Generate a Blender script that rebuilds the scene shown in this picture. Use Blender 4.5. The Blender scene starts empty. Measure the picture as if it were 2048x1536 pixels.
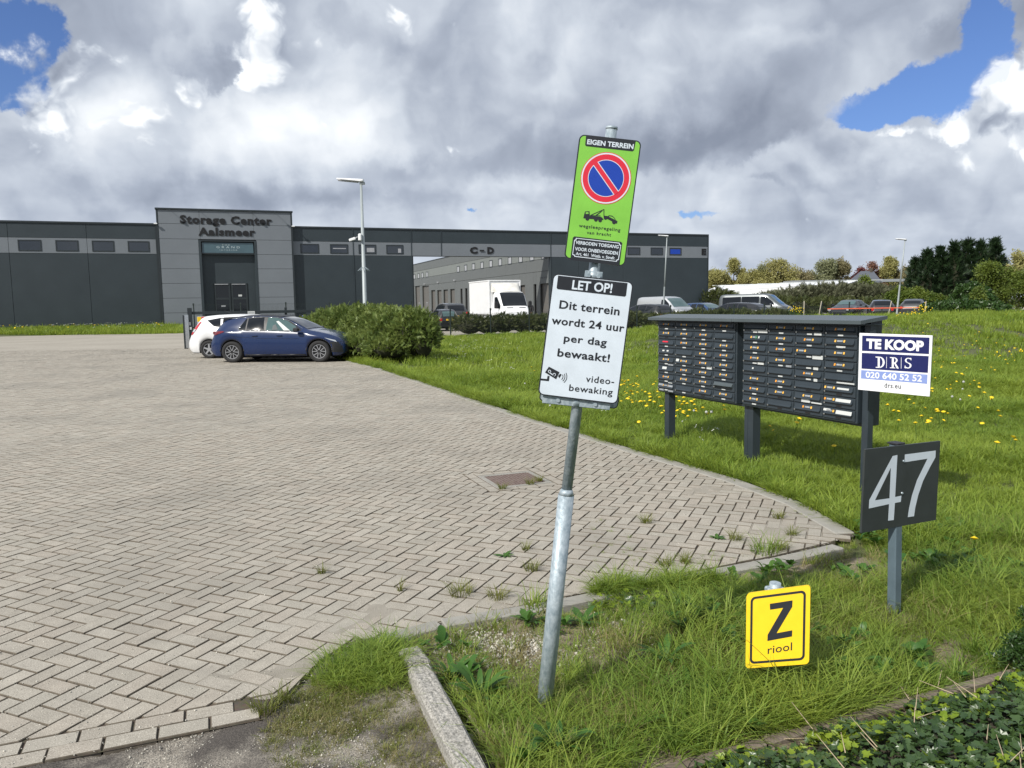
import bpy, math, random
import numpy as np
from mathutils import Vector, Matrix
random.seed(7)
rng = np.random.default_rng(11)
SC = bpy.context.scene
COL = SC.collection

# ------------------------------------------------------------------ camera
F, H = 1538.0, 1.65
PITCH, ROLL = math.radians(5.9), math.radians(0.9)
fwd = np.array([0, math.cos(PITCH), -math.sin(PITCH)])
_u0 = np.array([0, math.sin(PITCH), math.cos(PITCH)]); _r0 = np.array([1., 0, 0])
rt = _r0*math.cos(ROLL) - _u0*math.sin(ROLL)
up = _u0*math.cos(ROLL) + _r0*math.sin(ROLL)
CAM = np.array([0, 0, H])
cd = bpy.data.cameras.new("camera"); cam = bpy.data.objects.new("camera", cd); COL.objects.link(cam)
cam.matrix_world = Matrix(((rt[0], up[0], -fwd[0], 0), (rt[1], up[1], -fwd[1], 0), (rt[2], up[2], -fwd[2], H), (0, 0, 0, 1)))
cd.lens = 36*F/2048; cd.sensor_width = 36; cd.clip_end = 2000; cd.clip_start = 0.05
SC.camera = cam

def ray(x, y): return fwd + rt*(x-1024)/F - up*(y-768)/F
def ground(x, y, z=0.0):
    d = ray(x, y); return CAM + d*((z-H)/d[2])
def at_depth(x, y, Y):
    d = ray(x, y); return CAM + d*Y/d[1]

# ------------------------------------------------------------------ light
SUN_AZ, SUN_EL = math.radians(46), math.radians(41)      # light travels towards +x +y
L_DIR = Vector((math.cos(SUN_AZ)*math.cos(SUN_EL), math.sin(SUN_AZ)*math.cos(SUN_EL), -math.sin(SUN_EL)))
sd = bpy.data.lights.new("sun", 'SUN'); sd.energy = 4.6; sd.angle = math.radians(0.55); sd.color = (1.0, 0.955, 0.88)
so = bpy.data.objects.new("sun", sd); COL.objects.link(so); so.rotation_euler = L_DIR.to_track_quat('-Z', 'Y').to_euler(); so.location = (0, 0, 30)
SC.view_settings.view_transform = 'Standard'; SC.view_settings.look = 'None'
SC.view_settings.gamma = 1; SC.view_settings.exposure = 0.24; SC.view_settings.use_curve_mapping = False
SC.cycles.max_bounces = 6; SC.cycles.transparent_max_bounces = 8

# ------------------------------------------------------------------ sky
W = bpy.data.worlds.new("World"); SC.world = W; W.use_nodes = True
nt = W.node_tree; nt.nodes.clear(); NN = nt.nodes; LK = nt.links
def node(t, **kw):
    n = NN.new(t)
    for k, v in kw.items(): setattr(n, k, v)
    return n
def put(sock, v):
    if hasattr(v, 'is_output') or isinstance(v, bpy.types.NodeSocket): LK.new(v, sock)
    else: sock.default_value = v
def M(op, a, b=0.0, c=0.0, clamp=False):
    n = node('ShaderNodeMath', operation=op); n.use_clamp = clamp
    put(n.inputs[0], a); put(n.inputs[1], b); put(n.inputs[2], c); return n.outputs[0]
def VM(op, a, b=(0, 0, 0), c=(0, 0, 0)):
    n = node('ShaderNodeVectorMath', operation=op)
    put(n.inputs[0], a)
    if op != 'NORMALIZE': put(n.inputs[1], b)
    if op == 'MULTIPLY_ADD': put(n.inputs[2], c)
    return n.outputs['Value'] if op in ('DOT_PRODUCT', 'LENGTH') else n.outputs['Vector']
def noise(vec, scale, detail=6, rough=0.55, dist=0.0, lac=2.0):
    n = node('ShaderNodeTexNoise', noise_dimensions='2D'); put(n.inputs['Vector'], vec)
    n.inputs['Scale'].default_value = scale; n.inputs['Detail'].default_value = detail
    n.inputs['Roughness'].default_value = rough; n.inputs['Distortion'].default_value = dist; n.inputs['Lacunarity'].default_value = lac
    return n.outputs['Fac']
tc = node('ShaderNodeTexCoord')
D = VM('NORMALIZE', tc.outputs['Generated'])
sx = node('ShaderNodeSeparateXYZ'); LK.new(D, sx.inputs[0]); dx, dy, dz = sx.outputs
az = M('ARCTAN2', dx, dy); el = M('ARCSINE', dz)
cb = node('ShaderNodeCombineXYZ'); LK.new(az, cb.inputs[0]); LK.new(el, cb.inputs[1]); AE = cb.outputs[0]
zc = M('ADD', M('MAXIMUM', dz, 0.0), 0.17)
cq = node('ShaderNodeCombineXYZ'); LK.new(M('DIVIDE', dx, zc), cq.inputs[0]); LK.new(M('DIVIDE', dy, zc), cq.inputs[1]); cq.inputs[2].default_value = 3.7
Q = cq.outputs[0]
def px_dir(x, y):
    d = ray(x, y); d = d/np.linalg.norm(d); return math.atan2(d[0], d[1]), math.asin(d[2])
wpn = node('ShaderNodeTexNoise', noise_dimensions='2D'); LK.new(AE, wpn.inputs['Vector']); wpn.inputs['Scale'].default_value = 11.0; wpn.inputs['Detail'].default_value = 6; wpn.inputs['Roughness'].default_value = .6
AEW = VM('ADD', AE, VM('MULTIPLY', VM('SUBTRACT', wpn.outputs['Color'], (0.5, 0.5, 0.5)), (0.11, 0.075, 0)))
def bumps(lst):
    acc = 0.0
    for (x, y, rx, ry, a) in lst:
        a0, e0 = px_dir(x, y); ra, re = rx/F, ry/F
        v = VM('MULTIPLY_ADD', AEW, (1/ra, 1/re, 0), (-a0/ra, -e0/re, 0))
        g = M('EXPONENT', M('MULTIPLY', VM('DOT_PRODUCT', v, v), -1.0))
        acc = M('MULTIPLY_ADD', g, a, acc)
    return acc
# three cloud layers: a broken deck, bright cumulus, darker masses nearer by
def voro(vec, scale, detail=4, rough=.5, smooth=.35):
    n = node('ShaderNodeTexVoronoi', feature='F1', voronoi_dimensions='2D'); put(n.inputs['Vector'], vec); n.inputs['Scale'].default_value = scale
    n.inputs['Detail'].default_value = detail; n.inputs['Roughness'].default_value = rough; n.normalize = False
    return n.outputs['Distance']
def SS(x, a, b):
    r = node('ShaderNodeMapRange', interpolation_type='SMOOTHSTEP'); put(r.inputs[0], x); r.inputs[1].default_value = a; r.inputs[2].default_value = b; return r.outputs[0]
cs = node('ShaderNodeCombineXYZ'); zs_ = M('ADD', dz, 1.05)
LK.new(M('DIVIDE', dx, zs_), cs.inputs[0]); LK.new(M('DIVIDE', dy, zs_), cs.inputs[1]); ST = VM('MULTIPLY', cs.outputs[0], (1.25, 1.25, 0))
warp = node('ShaderNodeTexNoise', noise_dimensions='2D'); LK.new(ST, warp.inputs['Vector']); warp.inputs['Scale'].default_value = 9.0; warp.inputs['Detail'].default_value = 4
Dw = VM('ADD', ST, VM('MULTIPLY', VM('SUBTRACT', warp.outputs['Color'], (0.5, 0.5, 0.5)), (0.08, 0.08, 0)))
def field(vec, off, ns, vs, dn=8, dv=3, wv=.75):
    p = VM('ADD', vec, off); n = noise(p, ns, dn, .49); v = voro(p, vs, dv, .5)
    return M('ADD', M('SUBTRACT', n, .5), M('MULTIPLY', M('SUBTRACT', .44, v), wv))
SO = (-0.020, -0.026, 0)
low = M('SUBTRACT', 1.0, M('MULTIPLY', el, 4.6), clamp=True)
# A: deck
fA = field(Dw, (0, 0, 0), 3.6, 6.0, 9, 3, .26)
deck = noise(Q, 0.60, 8, 0.52); deckB = noise(VM('ADD', Q, (-0.10, 0.42, 0)), 0.60, 5, 0.48)
gaps = bumps([(0, 60, 60, 66, -.70), (30, 182, 36, 26, -.34), (925, 414, 30, 9, -.42),
              (1750, 222, 92, 34, -.66), (1865, 165, 60, 36, -.58), (1975, 50, 44, 56, -.60), (1420, 440, 44, 12, -.34), (2010, 420, 45, 14, -.34)])
dA = M('ADD', M('MULTIPLY_ADD', fA, .55, M('MULTIPLY_ADD', M('SUBTRACT', deck, .5), .5, .79)), gaps)
aA = SS(dA, .36, .50)
shA = bumps([(330, 60, 150, 50, -.06), (560, 260, 300, 90, .16), (600, 395, 420, 26, -.20), (1150, 80, 120, 70, .20), (1140, 200, 160, 60, .10), (1750, 330, 130, 26, .18), (1700, 480, 300, 40, .05), (60, 300, 100, 60, -.10), (180, 290, 60, 40, .12), (760, 250, 160, 60, .06)])
bA = M('ADD', .60, shA); bA = M('MULTIPLY_ADD', M('SUBTRACT', deckB, deck), .7, bA); bA = M('MULTIPLY_ADD', fA, .30, bA)
fA2 = field(Dw, SO, 3.6, 6.0, 6, 3, .26); bA = M('MULTIPLY_ADD', M('SUBTRACT', fA, fA2), .85, bA)
# B: bright cumulus
fB = field(Dw, (3.1, 1.7, .4), 8.0, 15.0, 9, 4, .9); fB2 = field(Dw, (3.1+SO[0], 1.7+SO[1], .4+SO[2]), 8.0, 15.0, 6, 3, .9)
bB_ = bumps([(110, 130, 55, 60, .85), (70, 200, 70, 60, .55), (180, 230, 110, 55, .55), (270, 140, 80, 50, .45), (520, 60, 100, 85, .75), (500, 170, 110, 70, .60), (430, 250, 150, 60, .45), (250, 340, 60, 30, .2), (780, 25, 50, 30, .55), (1110, 70, 90, 60, .40), (860, 60, 60, 40, .25),
              (2010, 180, 80, 100, 1.0), (1900, 225, 60, 50, .55), (1850, 268, 80, 16, .75), (1660, 268, 26, 30, .70), (1300, 345, 22, 16, .60), (1040, 372, 22, 18, .58), (975, 408, 28, 14, .66), (1935, 440, 36, 12, .46), (1490, 395, 90, 14, .34), (1700, 370, 150, 22, .36), (1550, 430, 160, 16, .34), (1780, 400, 80, 16, .32), (1340, 460, 60, 14, .3)])
bigB = noise(Q, .8, 3, .5)
dB = M('ADD', bB_, M('MULTIPLY_ADD', fB, .95, M('MULTIPLY_ADD', M('SUBTRACT', bigB, .5), .5, M('MULTIPLY_ADD', low, .12, -.20))))
aB = M('MULTIPLY', SS(dB, .10, .60), .86)
bB = M('MULTIPLY_ADD', M('SUBTRACT', fB, fB2), 1.15, .83); bB = M('MULTIPLY_ADD', M('SUBTRACT', M('MINIMUM', dB, 1.0), .3), .06, bB)
# C: grey masses with darker undersides
fC = field(Dw, (7.3, 4.1, 2.2), 4.2, 8.0, 9, 3, .32); fC2 = field(Dw, (7.3+SO[0], 4.1+SO[1], 2.2+SO[2]), 4.2, 8.0, 5, 2, .32)
bC_ = bumps([(330, 50, 90, 50, .45), (400, 120, 70, 40, .75), (440, 150, 34, 22, .4), (650, 20, 80, 45, .75), (760, 90, 130, 55, .70), (930, 130, 90, 45, .5), (1240, 40, 110, 45, .6), (1010, 290, 150, 75, .6), (1300, 300, 170, 50, .95), (1500, 230, 150, 75, .85), (1650, 120, 190, 90, .80), (1300, 200, 160, 80, .45),
              (1850, 20, 80, 40, .7), (800, 350, 230, 50, .5), (60, 300, 90, 45, .5), (1578, 348, 44, 18, .62), (1950, 330, 120, 24, .5), (560, 400, 260, 18, .3), (1760, 290, 40, 14, .3)])
bigC = noise(VM('ADD', Q, (5.0, 2.0, 0)), .7, 3, .5)
dC = M('ADD', bC_, M('MULTIPLY_ADD', fC, .70, M('MULTIPLY_ADD', M('SUBTRACT', bigC, .5), .5, -.16)))
aC = M('MULTIPLY', SS(dC, .18, .52), .92)
shC = bumps([(1330, 300, 260, 45, -.17), (1010, 320, 170, 50, -.12), (1570, 270, 140, 40, -.08), (1578, 348, 50, 22, -.12), (430, 145, 60, 30, -.12), (1240, 40, 90, 40, -.06), (1500, 60, 300, 60, .10), (1250, 180, 160, 60, .08), (1900, 20, 80, 40, .10), (820, 120, 100, 50, -.06), (300, 40, 80, 40, .08)])
bC = M('ADD', .50, shC); bC = M('MULTIPLY_ADD', M('SUBTRACT', fC, fC2), .70, bC); bC = M('MULTIPLY_ADD', M('SUBTRACT', .6, M('MINIMUM', dC, 1.2)), .22, bC)
fine = noise(Dw, 26.0, 5, 0.6)
def mixf(a, b, f):
    n = node('ShaderNodeMix', data_type='FLOAT'); put(n.inputs[0], f); put(n.inputs[2], a); put(n.inputs[3], b); return n.outputs[0]
bA = M('MULTIPLY_ADD', low, .07, bA)
br = mixf(mixf(bA, bB, aB), bC, aC)
br = M('MULTIPLY_ADD', M('SUBTRACT', fine, .5), .06, br)
br = M('MULTIPLY_ADD', M('SUBTRACT', br, .60), .93, .62)
al_out = M('MAXIMUM', aA, M('MAXIMUM', aB, aC))
ramp = node('ShaderNodeValToRGB'); LK.new(br, ramp.inputs[0])
cr = ramp.color_ramp; cr.elements[0].position = 0.08; cr.elements[0].color = (.165, .205, .275, 1)
cr.elements[1].position = 1.0; cr.elements[1].color = (.90, .93, .96, 1)
for p, c in ((.30, (.235, .270, .345)), (.50, (.37, .415, .50)), (.70, (.565, .615, .69))):
    e = cr.elements.new(p); e.color = (*c, 1)
SKY_STRENGTH = 0.10
sky = node('ShaderNodeTexSky', sky_type='NISHITA'); sky.sun_disc = False
sky.sun_elevation = SUN_EL; sky.sun_rotation = math.atan2(-L_DIR.x, -L_DIR.y)
sky.air_density = 1.0; sky.dust_density = 0.6; sky.ozone_density = 3.0
sc_ = node('ShaderNodeMix', data_type='RGBA', blend_type='MULTIPLY'); sc_.inputs[0].default_value = 1.0
LK.new(sky.outputs[0], sc_.inputs[6]); sc_.inputs[7].default_value = (.62, .72, 1.0, 1)
cl = VM('MULTIPLY', ramp.outputs[0], (1/SKY_STRENGTH*.97,)*3)
hz = node('ShaderNodeMix', data_type='RGBA'); LK.new(M('MULTIPLY', low, 0.28), hz.inputs[0]); LK.new(cl, hz.inputs[6]); hz.inputs[7].default_value = (4.6, 5.3, 6.5, 1)
mx = node('ShaderNodeMix', data_type='RGBA'); LK.new(al_out, mx.inputs[0]); LK.new(sc_.outputs[2], mx.inputs[6]); LK.new(hz.outputs[2], mx.inputs[7])
bg = node('ShaderNodeBackground'); LK.new(mx.outputs[2], bg.inputs[0]); bg.inputs[1].default_value = SKY_STRENGTH
wo = node('ShaderNodeOutputWorld'); LK.new(bg.outputs[0], wo.inputs[0])
W.cycles.sampling_method = 'MANUAL'; W.cycles.sample_map_resolution = 512

# ------------------------------------------------------------------ material helpers
def new_mat(name):
    m = bpy.data.materials.new(name); m.use_nodes = True
    t = m.node_tree; t.nodes.clear()
    out = t.nodes.new('ShaderNodeOutputMaterial'); b = t.nodes.new('ShaderNodeBsdfPrincipled'); t.links.new(b.outputs[0], out.inputs[0])
    return m, t, b, out
def mat(name, col, rough=0.6, metal=0.0, var=0.08, scale=8.0, bump=0.0, bscale=60.0, coat=0.0, spec=0.5, col2=None, detail=5, trans=0.0, alpha=1.0, rnd=0.0, stretch=(1, 1, 1), hue=0.0):
    m, t, b, out = new_mat(name)
    N, Lk = t.nodes, t.links
    tcn = N.new('ShaderNodeTexCoord'); mp = N.new('ShaderNodeMapping'); Lk.new(tcn.outputs['Object'], mp.inputs[0]); mp.inputs['Scale'].default_value = stretch
    nz = N.new('ShaderNodeTexNoise'); Lk.new(mp.outputs[0], nz.inputs['Vector']); nz.inputs['Scale'].default_value = scale; nz.inputs['Detail'].default_value = detail; nz.inputs['Roughness'].default_value = .6
    mr = N.new('ShaderNodeMapRange'); Lk.new(nz.outputs['Fac'], mr.inputs[0]); mr.inputs[1].default_value = .3; mr.inputs[2].default_value = .7
    mx = N.new('ShaderNodeMix'); mx.data_type = 'RGBA'; Lk.new(mr.outputs[0], mx.inputs[0])
    c = np.array(col[:3]); c2 = np.array(col2) if col2 is not None else c*(1+var)
    c1 = c*(1-var) if col2 is None else c
    mx.inputs[6].default_value = (*c1, 1); mx.inputs[7].default_value = (*c2, 1)
    colout = mx.outputs[2]
    if rnd > 0:
        oi = N.new('ShaderNodeObjectInfo'); hs = N.new('ShaderNodeHueSaturation')
        m1 = N.new('ShaderNodeMapRange'); Lk.new(oi.outputs['Random'], m1.inputs[0]); m1.inputs[3].default_value = 1-rnd; m1.inputs[4].default_value = 1+rnd
        Lk.new(m1.outputs[0], hs.inputs['Value']); Lk.new(colout, hs.inputs['Color'])
        if hue > 0:
            mm = N.new('ShaderNodeMath'); mm.operation = 'MULTIPLY'; mm.inputs[1].default_value = 7.31; Lk.new(oi.outputs['Random'], mm.inputs[0])
            fr = N.new('ShaderNodeMath'); fr.operation = 'FRACT'; Lk.new(mm.outputs[0], fr.inputs[0])
            m2 = N.new('ShaderNodeMapRange'); Lk.new(fr.outputs[0], m2.inputs[0]); m2.inputs[3].default_value = .5-hue; m2.inputs[4].default_value = .5+hue*.6
            Lk.new(m2.outputs[0], hs.inputs['Hue'])
        colout = hs.outputs[0]
    Lk.new(colout, b.inputs['Base Color'])
    rr = N.new('ShaderNodeMapRange'); Lk.new(nz.outputs['Fac'], rr.inputs[0]); rr.inputs[3].default_value = max(0, rough-.07); rr.inputs[4].default_value = min(1, rough+.07)
    Lk.new(rr.outputs[0], b.inputs['Roughness'])
    b.inputs['Metallic'].default_value = metal; b.inputs['Coat Weight'].default_value = coat; b.inputs['Coat Roughness'].default_value = .04
    b.inputs['Specular IOR Level'].default_value = spec; b.inputs['Alpha'].default_value = alpha
    if bump > 0:
        n2 = N.new('ShaderNodeTexNoise'); Lk.new(tcn.outputs['Object'], n2.inputs['Vector']); n2.inputs['Scale'].default_value = bscale; n2.inputs['Detail'].default_value = 4
        bp = N.new('ShaderNodeBump'); bp.inputs['Strength'].default_value = bump; bp.inputs['Distance'].default_value = .01; Lk.new(n2.outputs['Fac'], bp.inputs['Height']); Lk.new(bp.outputs[0], b.inputs['Normal'])
    if trans > 0:
        tr = N.new('ShaderNodeBsdfTranslucent'); Lk.new(colout, tr.inputs[0]); ms = N.new('ShaderNodeMixShader'); ms.inputs[0].default_value = trans
        Lk.new(b.outputs[0], ms.inputs[1]); Lk.new(tr.outputs[0], ms.inputs[2]); Lk.new(ms.outputs[0], out.inputs[0])
    return m
MT = {}
def glass(name, col=(.012, .016, .02), rough=.03, alpha=1.0, spec=.8): return mat(name, col, rough, 0, .1, 3, spec=spec, coat=.3, alpha=alpha)
MT['pvc_dark'] = mat('dark_grey_cladding', (.025, .036, .043), .50, 0, .10, .6, bump=.03, bscale=40)
MT['pvc_mid'] = mat('mid_grey_cladding', (.158, .176, .196), .45, 0, .05, .5, bump=.03, bscale=40)
MT['trim'] = mat('anthracite_trim', (.020, .027, .031), .42, 0, .08, 2)
MT['letters'] = mat('black_letters', (.004, .0045, .006), .7, 0, .1, 3)
MT['window_glass'] = glass('window_glass', (.016, .022, .030), .04)
MT['door_glass'] = glass('door_glass', (.004, .006, .008), .06, spec=.3)
MT['blind'] = mat('pale_window_blind', (.33, .34, .36), .5, 0, .15, 3)
MT['door_grey'] = mat('warm_grey_sectional_door', (.105, .098, .090), .5, 0, .06, 2)
MT['hall_panel'] = mat('hall_panel_grey', (.110, .118, .118), .5, 0, .06, .7)
MT['hall_band'] = mat('hall_band_grey', (.165, .178, .170), .5, 0, .05, .7)
MT['galv'] = mat('galvanised_steel', (.22, .28, .32), .50, .25, .0, 70, bump=.15, bscale=90, col2=(.42, .48, .52), detail=3, stretch=(1, 1, .5))
MT['white'] = mat('white_paint', (.72, .73, .74), .45, 0, .05, 6)
MT['black'] = mat('black_plastic', (.015, .015, .017), .5, 0, .15, 6)
MT['anthracite'] = mat('anthracite_powder_coat', (.026, .036, .045), .42, 0, .10, 5, bump=.04, bscale=300)
MT['anthracite_light'] = mat('anthracite_roof_sheet', (.068, .085, .092), .38, 0, .10, 4)
MT['signface'] = mat('reflective_white_sheet', (.60, .665, .74), .45, 0, .05, 14)
MT['signgreen'] = mat('reflective_green_sheet', (.20, .50, .060), .45, 0, .07, 14)
MT['ink'] = mat('sign_black', (.014, .016, .022), .45, 0, .05, 20)
MT['red'] = mat('sign_red', (.62, .020, .045), .45, 0, .03, 40)
MT['blue'] = mat('sign_blue', (.005, .045, .36), .45, 0, .03, 40)
MT['navy'] = mat('navy_print', (.003, .007, .085), .45, 0, .05, 40)
MT['periwinkle'] = mat('pale_blue_print', (.20, .27, .55), .45, 0, .05, 40)
MT['boardwhite'] = mat('white_board', (.74, .75, .78), .45, 0, .02, 20)
MT['yellow'] = mat('yellow_sign', (.78, .53, .014), .42, 0, .03, 30)
MT['board47'] = mat('dark_grey_board', (.030, .036, .037), .5, 0, .10, 12, bump=.03, bscale=200)
MT['num47'] = mat('pale_number_film', (.56, .62, .68), .5, 0, .03, 20)
MT['post47'] = mat('grey_blue_post', (.085, .12, .145), .5, 0, .12, 10)
MT['orange'] = mat('orange_sticker', (.75, .30, .03), .5, 0, .1, 20)
MT['orange2'] = mat('amber_sticker', (.80, .44, .07), .5, 0, .1, 20)
MT['paper'] = mat('white_paper_label', (.52, .54, .53), .6, 0, .06, 200)
MT['greyfilm'] = mat('grey_sticker', (.26, .28, .30), .5, 0, .25, 60)
MT['slot'] = mat('empty_name_slot', (.012, .010, .010), .6, 0, .2, 20)
MT['chrome'] = mat('chrome', (.62, .64, .66), .18, 1.0, .05, 5)

# ------------------------------------------------------------------ mesh helpers
def setp(o, label=None, cat=None, group=None, kind=None):
    if label: o['label'] = label
    if cat: o['category'] = cat
    if group: o['group'] = group
    if kind: o['kind'] = kind
    return o
WMX = {}
def thing(name, label, cat, loc=(0, 0, 0), rz=0.0, group=None):
    o = bpy.data.objects.new(name, None); COL.objects.link(o); o.empty_display_size = .2
    o.location = loc; o.rotation_euler = (0, 0, rz)
    WMX[o.name] = Matrix.Translation(Vector(loc)) @ Matrix.Rotation(rz, 4, 'Z')
    return setp(o, label, cat, group)
class MB:
    """collects polygons; build() links them as one mesh object"""
    def __init__(s): s.v = []; s.f = []; s.mi = []; s.sm = []
    def add(s, vs, fs, mi=0, smooth=False):
        b = len(s.v); s.v += [tuple(map(float, p)) for p in vs]
        for f in fs: s.f.append([b+i for i in f]); s.mi.append(mi); s.sm.append(smooth)
        return s
    def box(s, x0, x1, y0, y1, z0, z1, mi=0, T=None):
        vs = [(x, y, z) for x in (x0, x1) for y in (y0, y1) for z in (z0, z1)]
        if T is not None: vs = [tuple(T @ Vector(p)) for p in vs]
        return s.add(vs, [(0, 1, 3, 2), (4, 6, 7, 5), (0, 4, 5, 1), (2, 3, 7, 6), (0, 2, 6, 4), (1, 5, 7, 3)], mi)
    def bbox(s, x0, x1, y0, y1, z0, z1, b=.01, mi=0, T=None):
        """box with chamfered edges"""
        vs = []; 
        X, Y, Z = (x0, x1), (y0, y1), (z0, z1)
        idx = {}
        for i in (0, 1):
            for j in (0, 1):
                for k in (0, 1):
                    sx, sy, sz = (b if i == 0 else -b), (b if j == 0 else -b), (b if k == 0 else -b)
                    idx[i, j, k, 0] = len(vs); vs.append((X[i], Y[j]+sy, Z[k]+sz))
                    idx[i, j, k, 1] = len(vs); vs.append((X[i]+sx, Y[j], Z[k]+sz))
                    idx[i, j, k, 2] = len(vs); vs.append((X[i]+sx, Y[j]+sy, Z[k]))
        fs = []
        for i in (0, 1): fs.append([idx[i, 0, 0, 0], idx[i, 1, 0, 0], idx[i, 1, 1, 0], idx[i, 0, 1, 0]])
        for j in (0, 1): fs.append([idx[0, j, 0, 1], idx[1, j, 0, 1], idx[1, j, 1, 1], idx[0, j, 1, 1]])
        for k in (0, 1): fs.append([idx[0, 0, k, 2], idx[1, 0, k, 2], idx[1, 1, k, 2], idx[0, 1, k, 2]])
        for j in (0, 1):
            for k in (0, 1): fs.append([idx[0, j, k, 1], idx[1, j, k, 1], idx[1, j, k, 2], idx[0, j, k, 2]])
        for i in (0, 1):
            for k in (0, 1): fs.append([idx[i, 0, k, 0], idx[i, 1, k, 0], idx[i, 1, k, 2], idx[i, 0, k, 2]])
        for i in (0, 1):
            for j in (0, 1): fs.append([idx[i, j, 0, 0], idx[i, j, 1, 0], idx[i, j, 1, 1], idx[i, j, 0, 1]])
        for i in (0, 1):
            for j in (0, 1):
                for k in (0, 1): fs.append([idx[i, j, k, 0], idx[i, j, k, 1], idx[i, j, k, 2]])
        if T is not None: vs = [tuple(T @ Vector(p)) for p in vs]
        return s.add(vs, fs, mi)
    def tube(s, p0, p1, r0, r1=None, n=16, mi=0, caps=True, smooth=True):
        r1 = r0 if r1 is None else r1
        p0, p1 = Vector(p0), Vector(p1); d = (p1-p0).normalized()
        a = d.orthogonal().normalized(); b = d.cross(a)
        vs = []
        for p, r in ((p0, r0), (p1, r1)):
            for i in range(n):
                t = 2*math.pi*i/n; vs.append(tuple(p + (a*math.cos(t)+b*math.sin(t))*r))
        s.add(vs, [(i, (i+1) % n, n+(i+1) % n, n+i) for i in range(n)], mi, smooth)
        if caps:
            s.add(vs[:n], [tuple(range(n-1, -1, -1))], mi); s.add(vs[n:], [tuple(range(n))], mi)
        return s
    def rings(s, rings, mi=0, close=True, smooth=True):
        """list of rings (same length), bridged"""
        n = len(rings[0]); vs = [p for r in rings for p in r]; fs = []
        for k in range(len(rings)-1):
            for i in range(n if close else n-1):
                j = (i+1) % n; fs.append((k*n+i, k*n+j, (k+1)*n+j, (k+1)*n+i))
        return s.add(vs, fs, mi, smooth)
    def mesh(s, name, mats):
        me = bpy.data.meshes.new(name); me.from_pydata(s.v, [], s.f)
        for m in (mats if isinstance(mats, (list, tuple)) else [mats]): me.materials.append(m)
        me.polygons.foreach_set('material_index', s.mi); me.polygons.foreach_set('use_smooth', s.sm)
        me.update(); return me
    def build(s, name, mats, parent=None, world=False, fix=True):
        me = s.mesh(name, mats)
        if fix: fix_normals(me)
        return link(name, me, parent, world)
def fix_normals(me):
    import bmesh
    bm = bmesh.new(); bm.from_mesh(me); bmesh.ops.remove_doubles(bm, verts=bm.verts, dist=1e-5)
    bmesh.ops.recalc_face_normals(bm, faces=bm.faces); bm.to_mesh(me); bm.free()
def link(name, me, parent=None, world=False):
    o = bpy.data.objects.new(name, me); COL.objects.link(o)
    if parent is not None:
        o.parent = parent
        if world and parent.name in WMX: o.matrix_parent_inverse = WMX[parent.name].inverted()
    return o
def copy_tree(o, parent=None):
    c = o.copy(); COL.objects.link(c)
    if parent is not None: c.parent = parent
    for ch in list(o.children): copy_tree(ch, c)
    return c
def mesh_np(name, V, Fc, mats, smooth=False, attr=None, mi=None):
    """fast mesh from arrays; Fc is (n,k) with constant k"""
    me = bpy.data.meshes.new(name); V = np.asarray(V, np.float32); Fc = np.asarray(Fc, np.int32)
    me.vertices.add(len(V)); me.vertices.foreach_set('co', V.ravel())
    k = Fc.shape[1]; me.loops.add(Fc.size); me.loops.foreach_set('vertex_index', Fc.ravel())
    me.polygons.add(len(Fc)); me.polygons.foreach_set('loop_start', np.arange(0, Fc.size, k, dtype=np.int32))
    try: me.polygons.foreach_set('loop_total', np.full(len(Fc), k, np.int32))
    except Exception: pass
    for m in (mats if isinstance(mats, (list, tuple)) else [mats]): me.materials.append(m)
    if mi is not None: me.polygons.foreach_set('material_index', np.asarray(mi, np.int32))
    me.polygons.foreach_set('use_smooth', np.full(len(Fc), bool(smooth)))
    me.update(calc_edges=True)
    if attr is not None:
        a = me.attributes.new('rnd', 'FLOAT', 'POINT'); a.data.foreach_set('value', np.asarray(attr, np.float32))
    return me
def replicate(tv, tf, pos, rot, scl):
    """tv (n,3) template, tf (m,k) faces; pos (N,3) rot (N,3,3) scl (N,) or (N,3)"""
    scl = np.asarray(scl); s = scl[:, None, None] if scl.ndim == 1 else scl[:, None, :]
    V = (tv[None]*s); V = np.einsum('nij,nkj->nki', rot, V) + pos[:, None, :]
    N = len(pos); Fa = tf[None] + (np.arange(N)*len(tv))[:, None, None]
    return V.reshape(-1, 3), Fa.reshape(-1, tf.shape[1])
def rotz(a):
    c, s = np.cos(a), np.sin(a); R = np.zeros((len(a), 3, 3)); R[:, 0, 0] = c; R[:, 0, 1] = -s; R[:, 1, 0] = s; R[:, 1, 1] = c; R[:, 2, 2] = 1; return R
def rot_rand(N, tilt=.5):
    A = rotz(rng.uniform(0, 6.283, N)); t = rng.normal(0, tilt, N); c, s = np.cos(t), np.sin(t)
    B = np.zeros((N, 3, 3)); B[:, 0, 0] = 1; B[:, 1, 1] = c; B[:, 1, 2] = -s; B[:, 2, 1] = s; B[:, 2, 2] = c
    return A @ B @ rotz(rng.uniform(0, 6.283, N))
def text_mesh(txt, bold=0.0, extrude=0.0, spacing=1.0, res=3):
    cu = bpy.data.curves.new('text', 'FONT'); cu.body = txt; cu.offset = bold; cu.extrude = extrude; cu.space_character = spacing; cu.resolution_u = res
    o = bpy.data.objects.new('text', cu); COL.objects.link(o); bpy.context.view_layer.update()
    dg = bpy.context.evaluated_depsgraph_get(); me = bpy.data.meshes.new_from_object(o.evaluated_get(dg))
    bpy.data.objects.remove(o); v = np.array([tuple(p.co) for p in me.vertices]) if len(me.vertices) else np.zeros((0, 3))
    fs = [list(p.vertices) for p in me.polygons]; bpy.data.meshes.remove(me); bpy.data.curves.remove(cu)
    return v, fs
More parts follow.
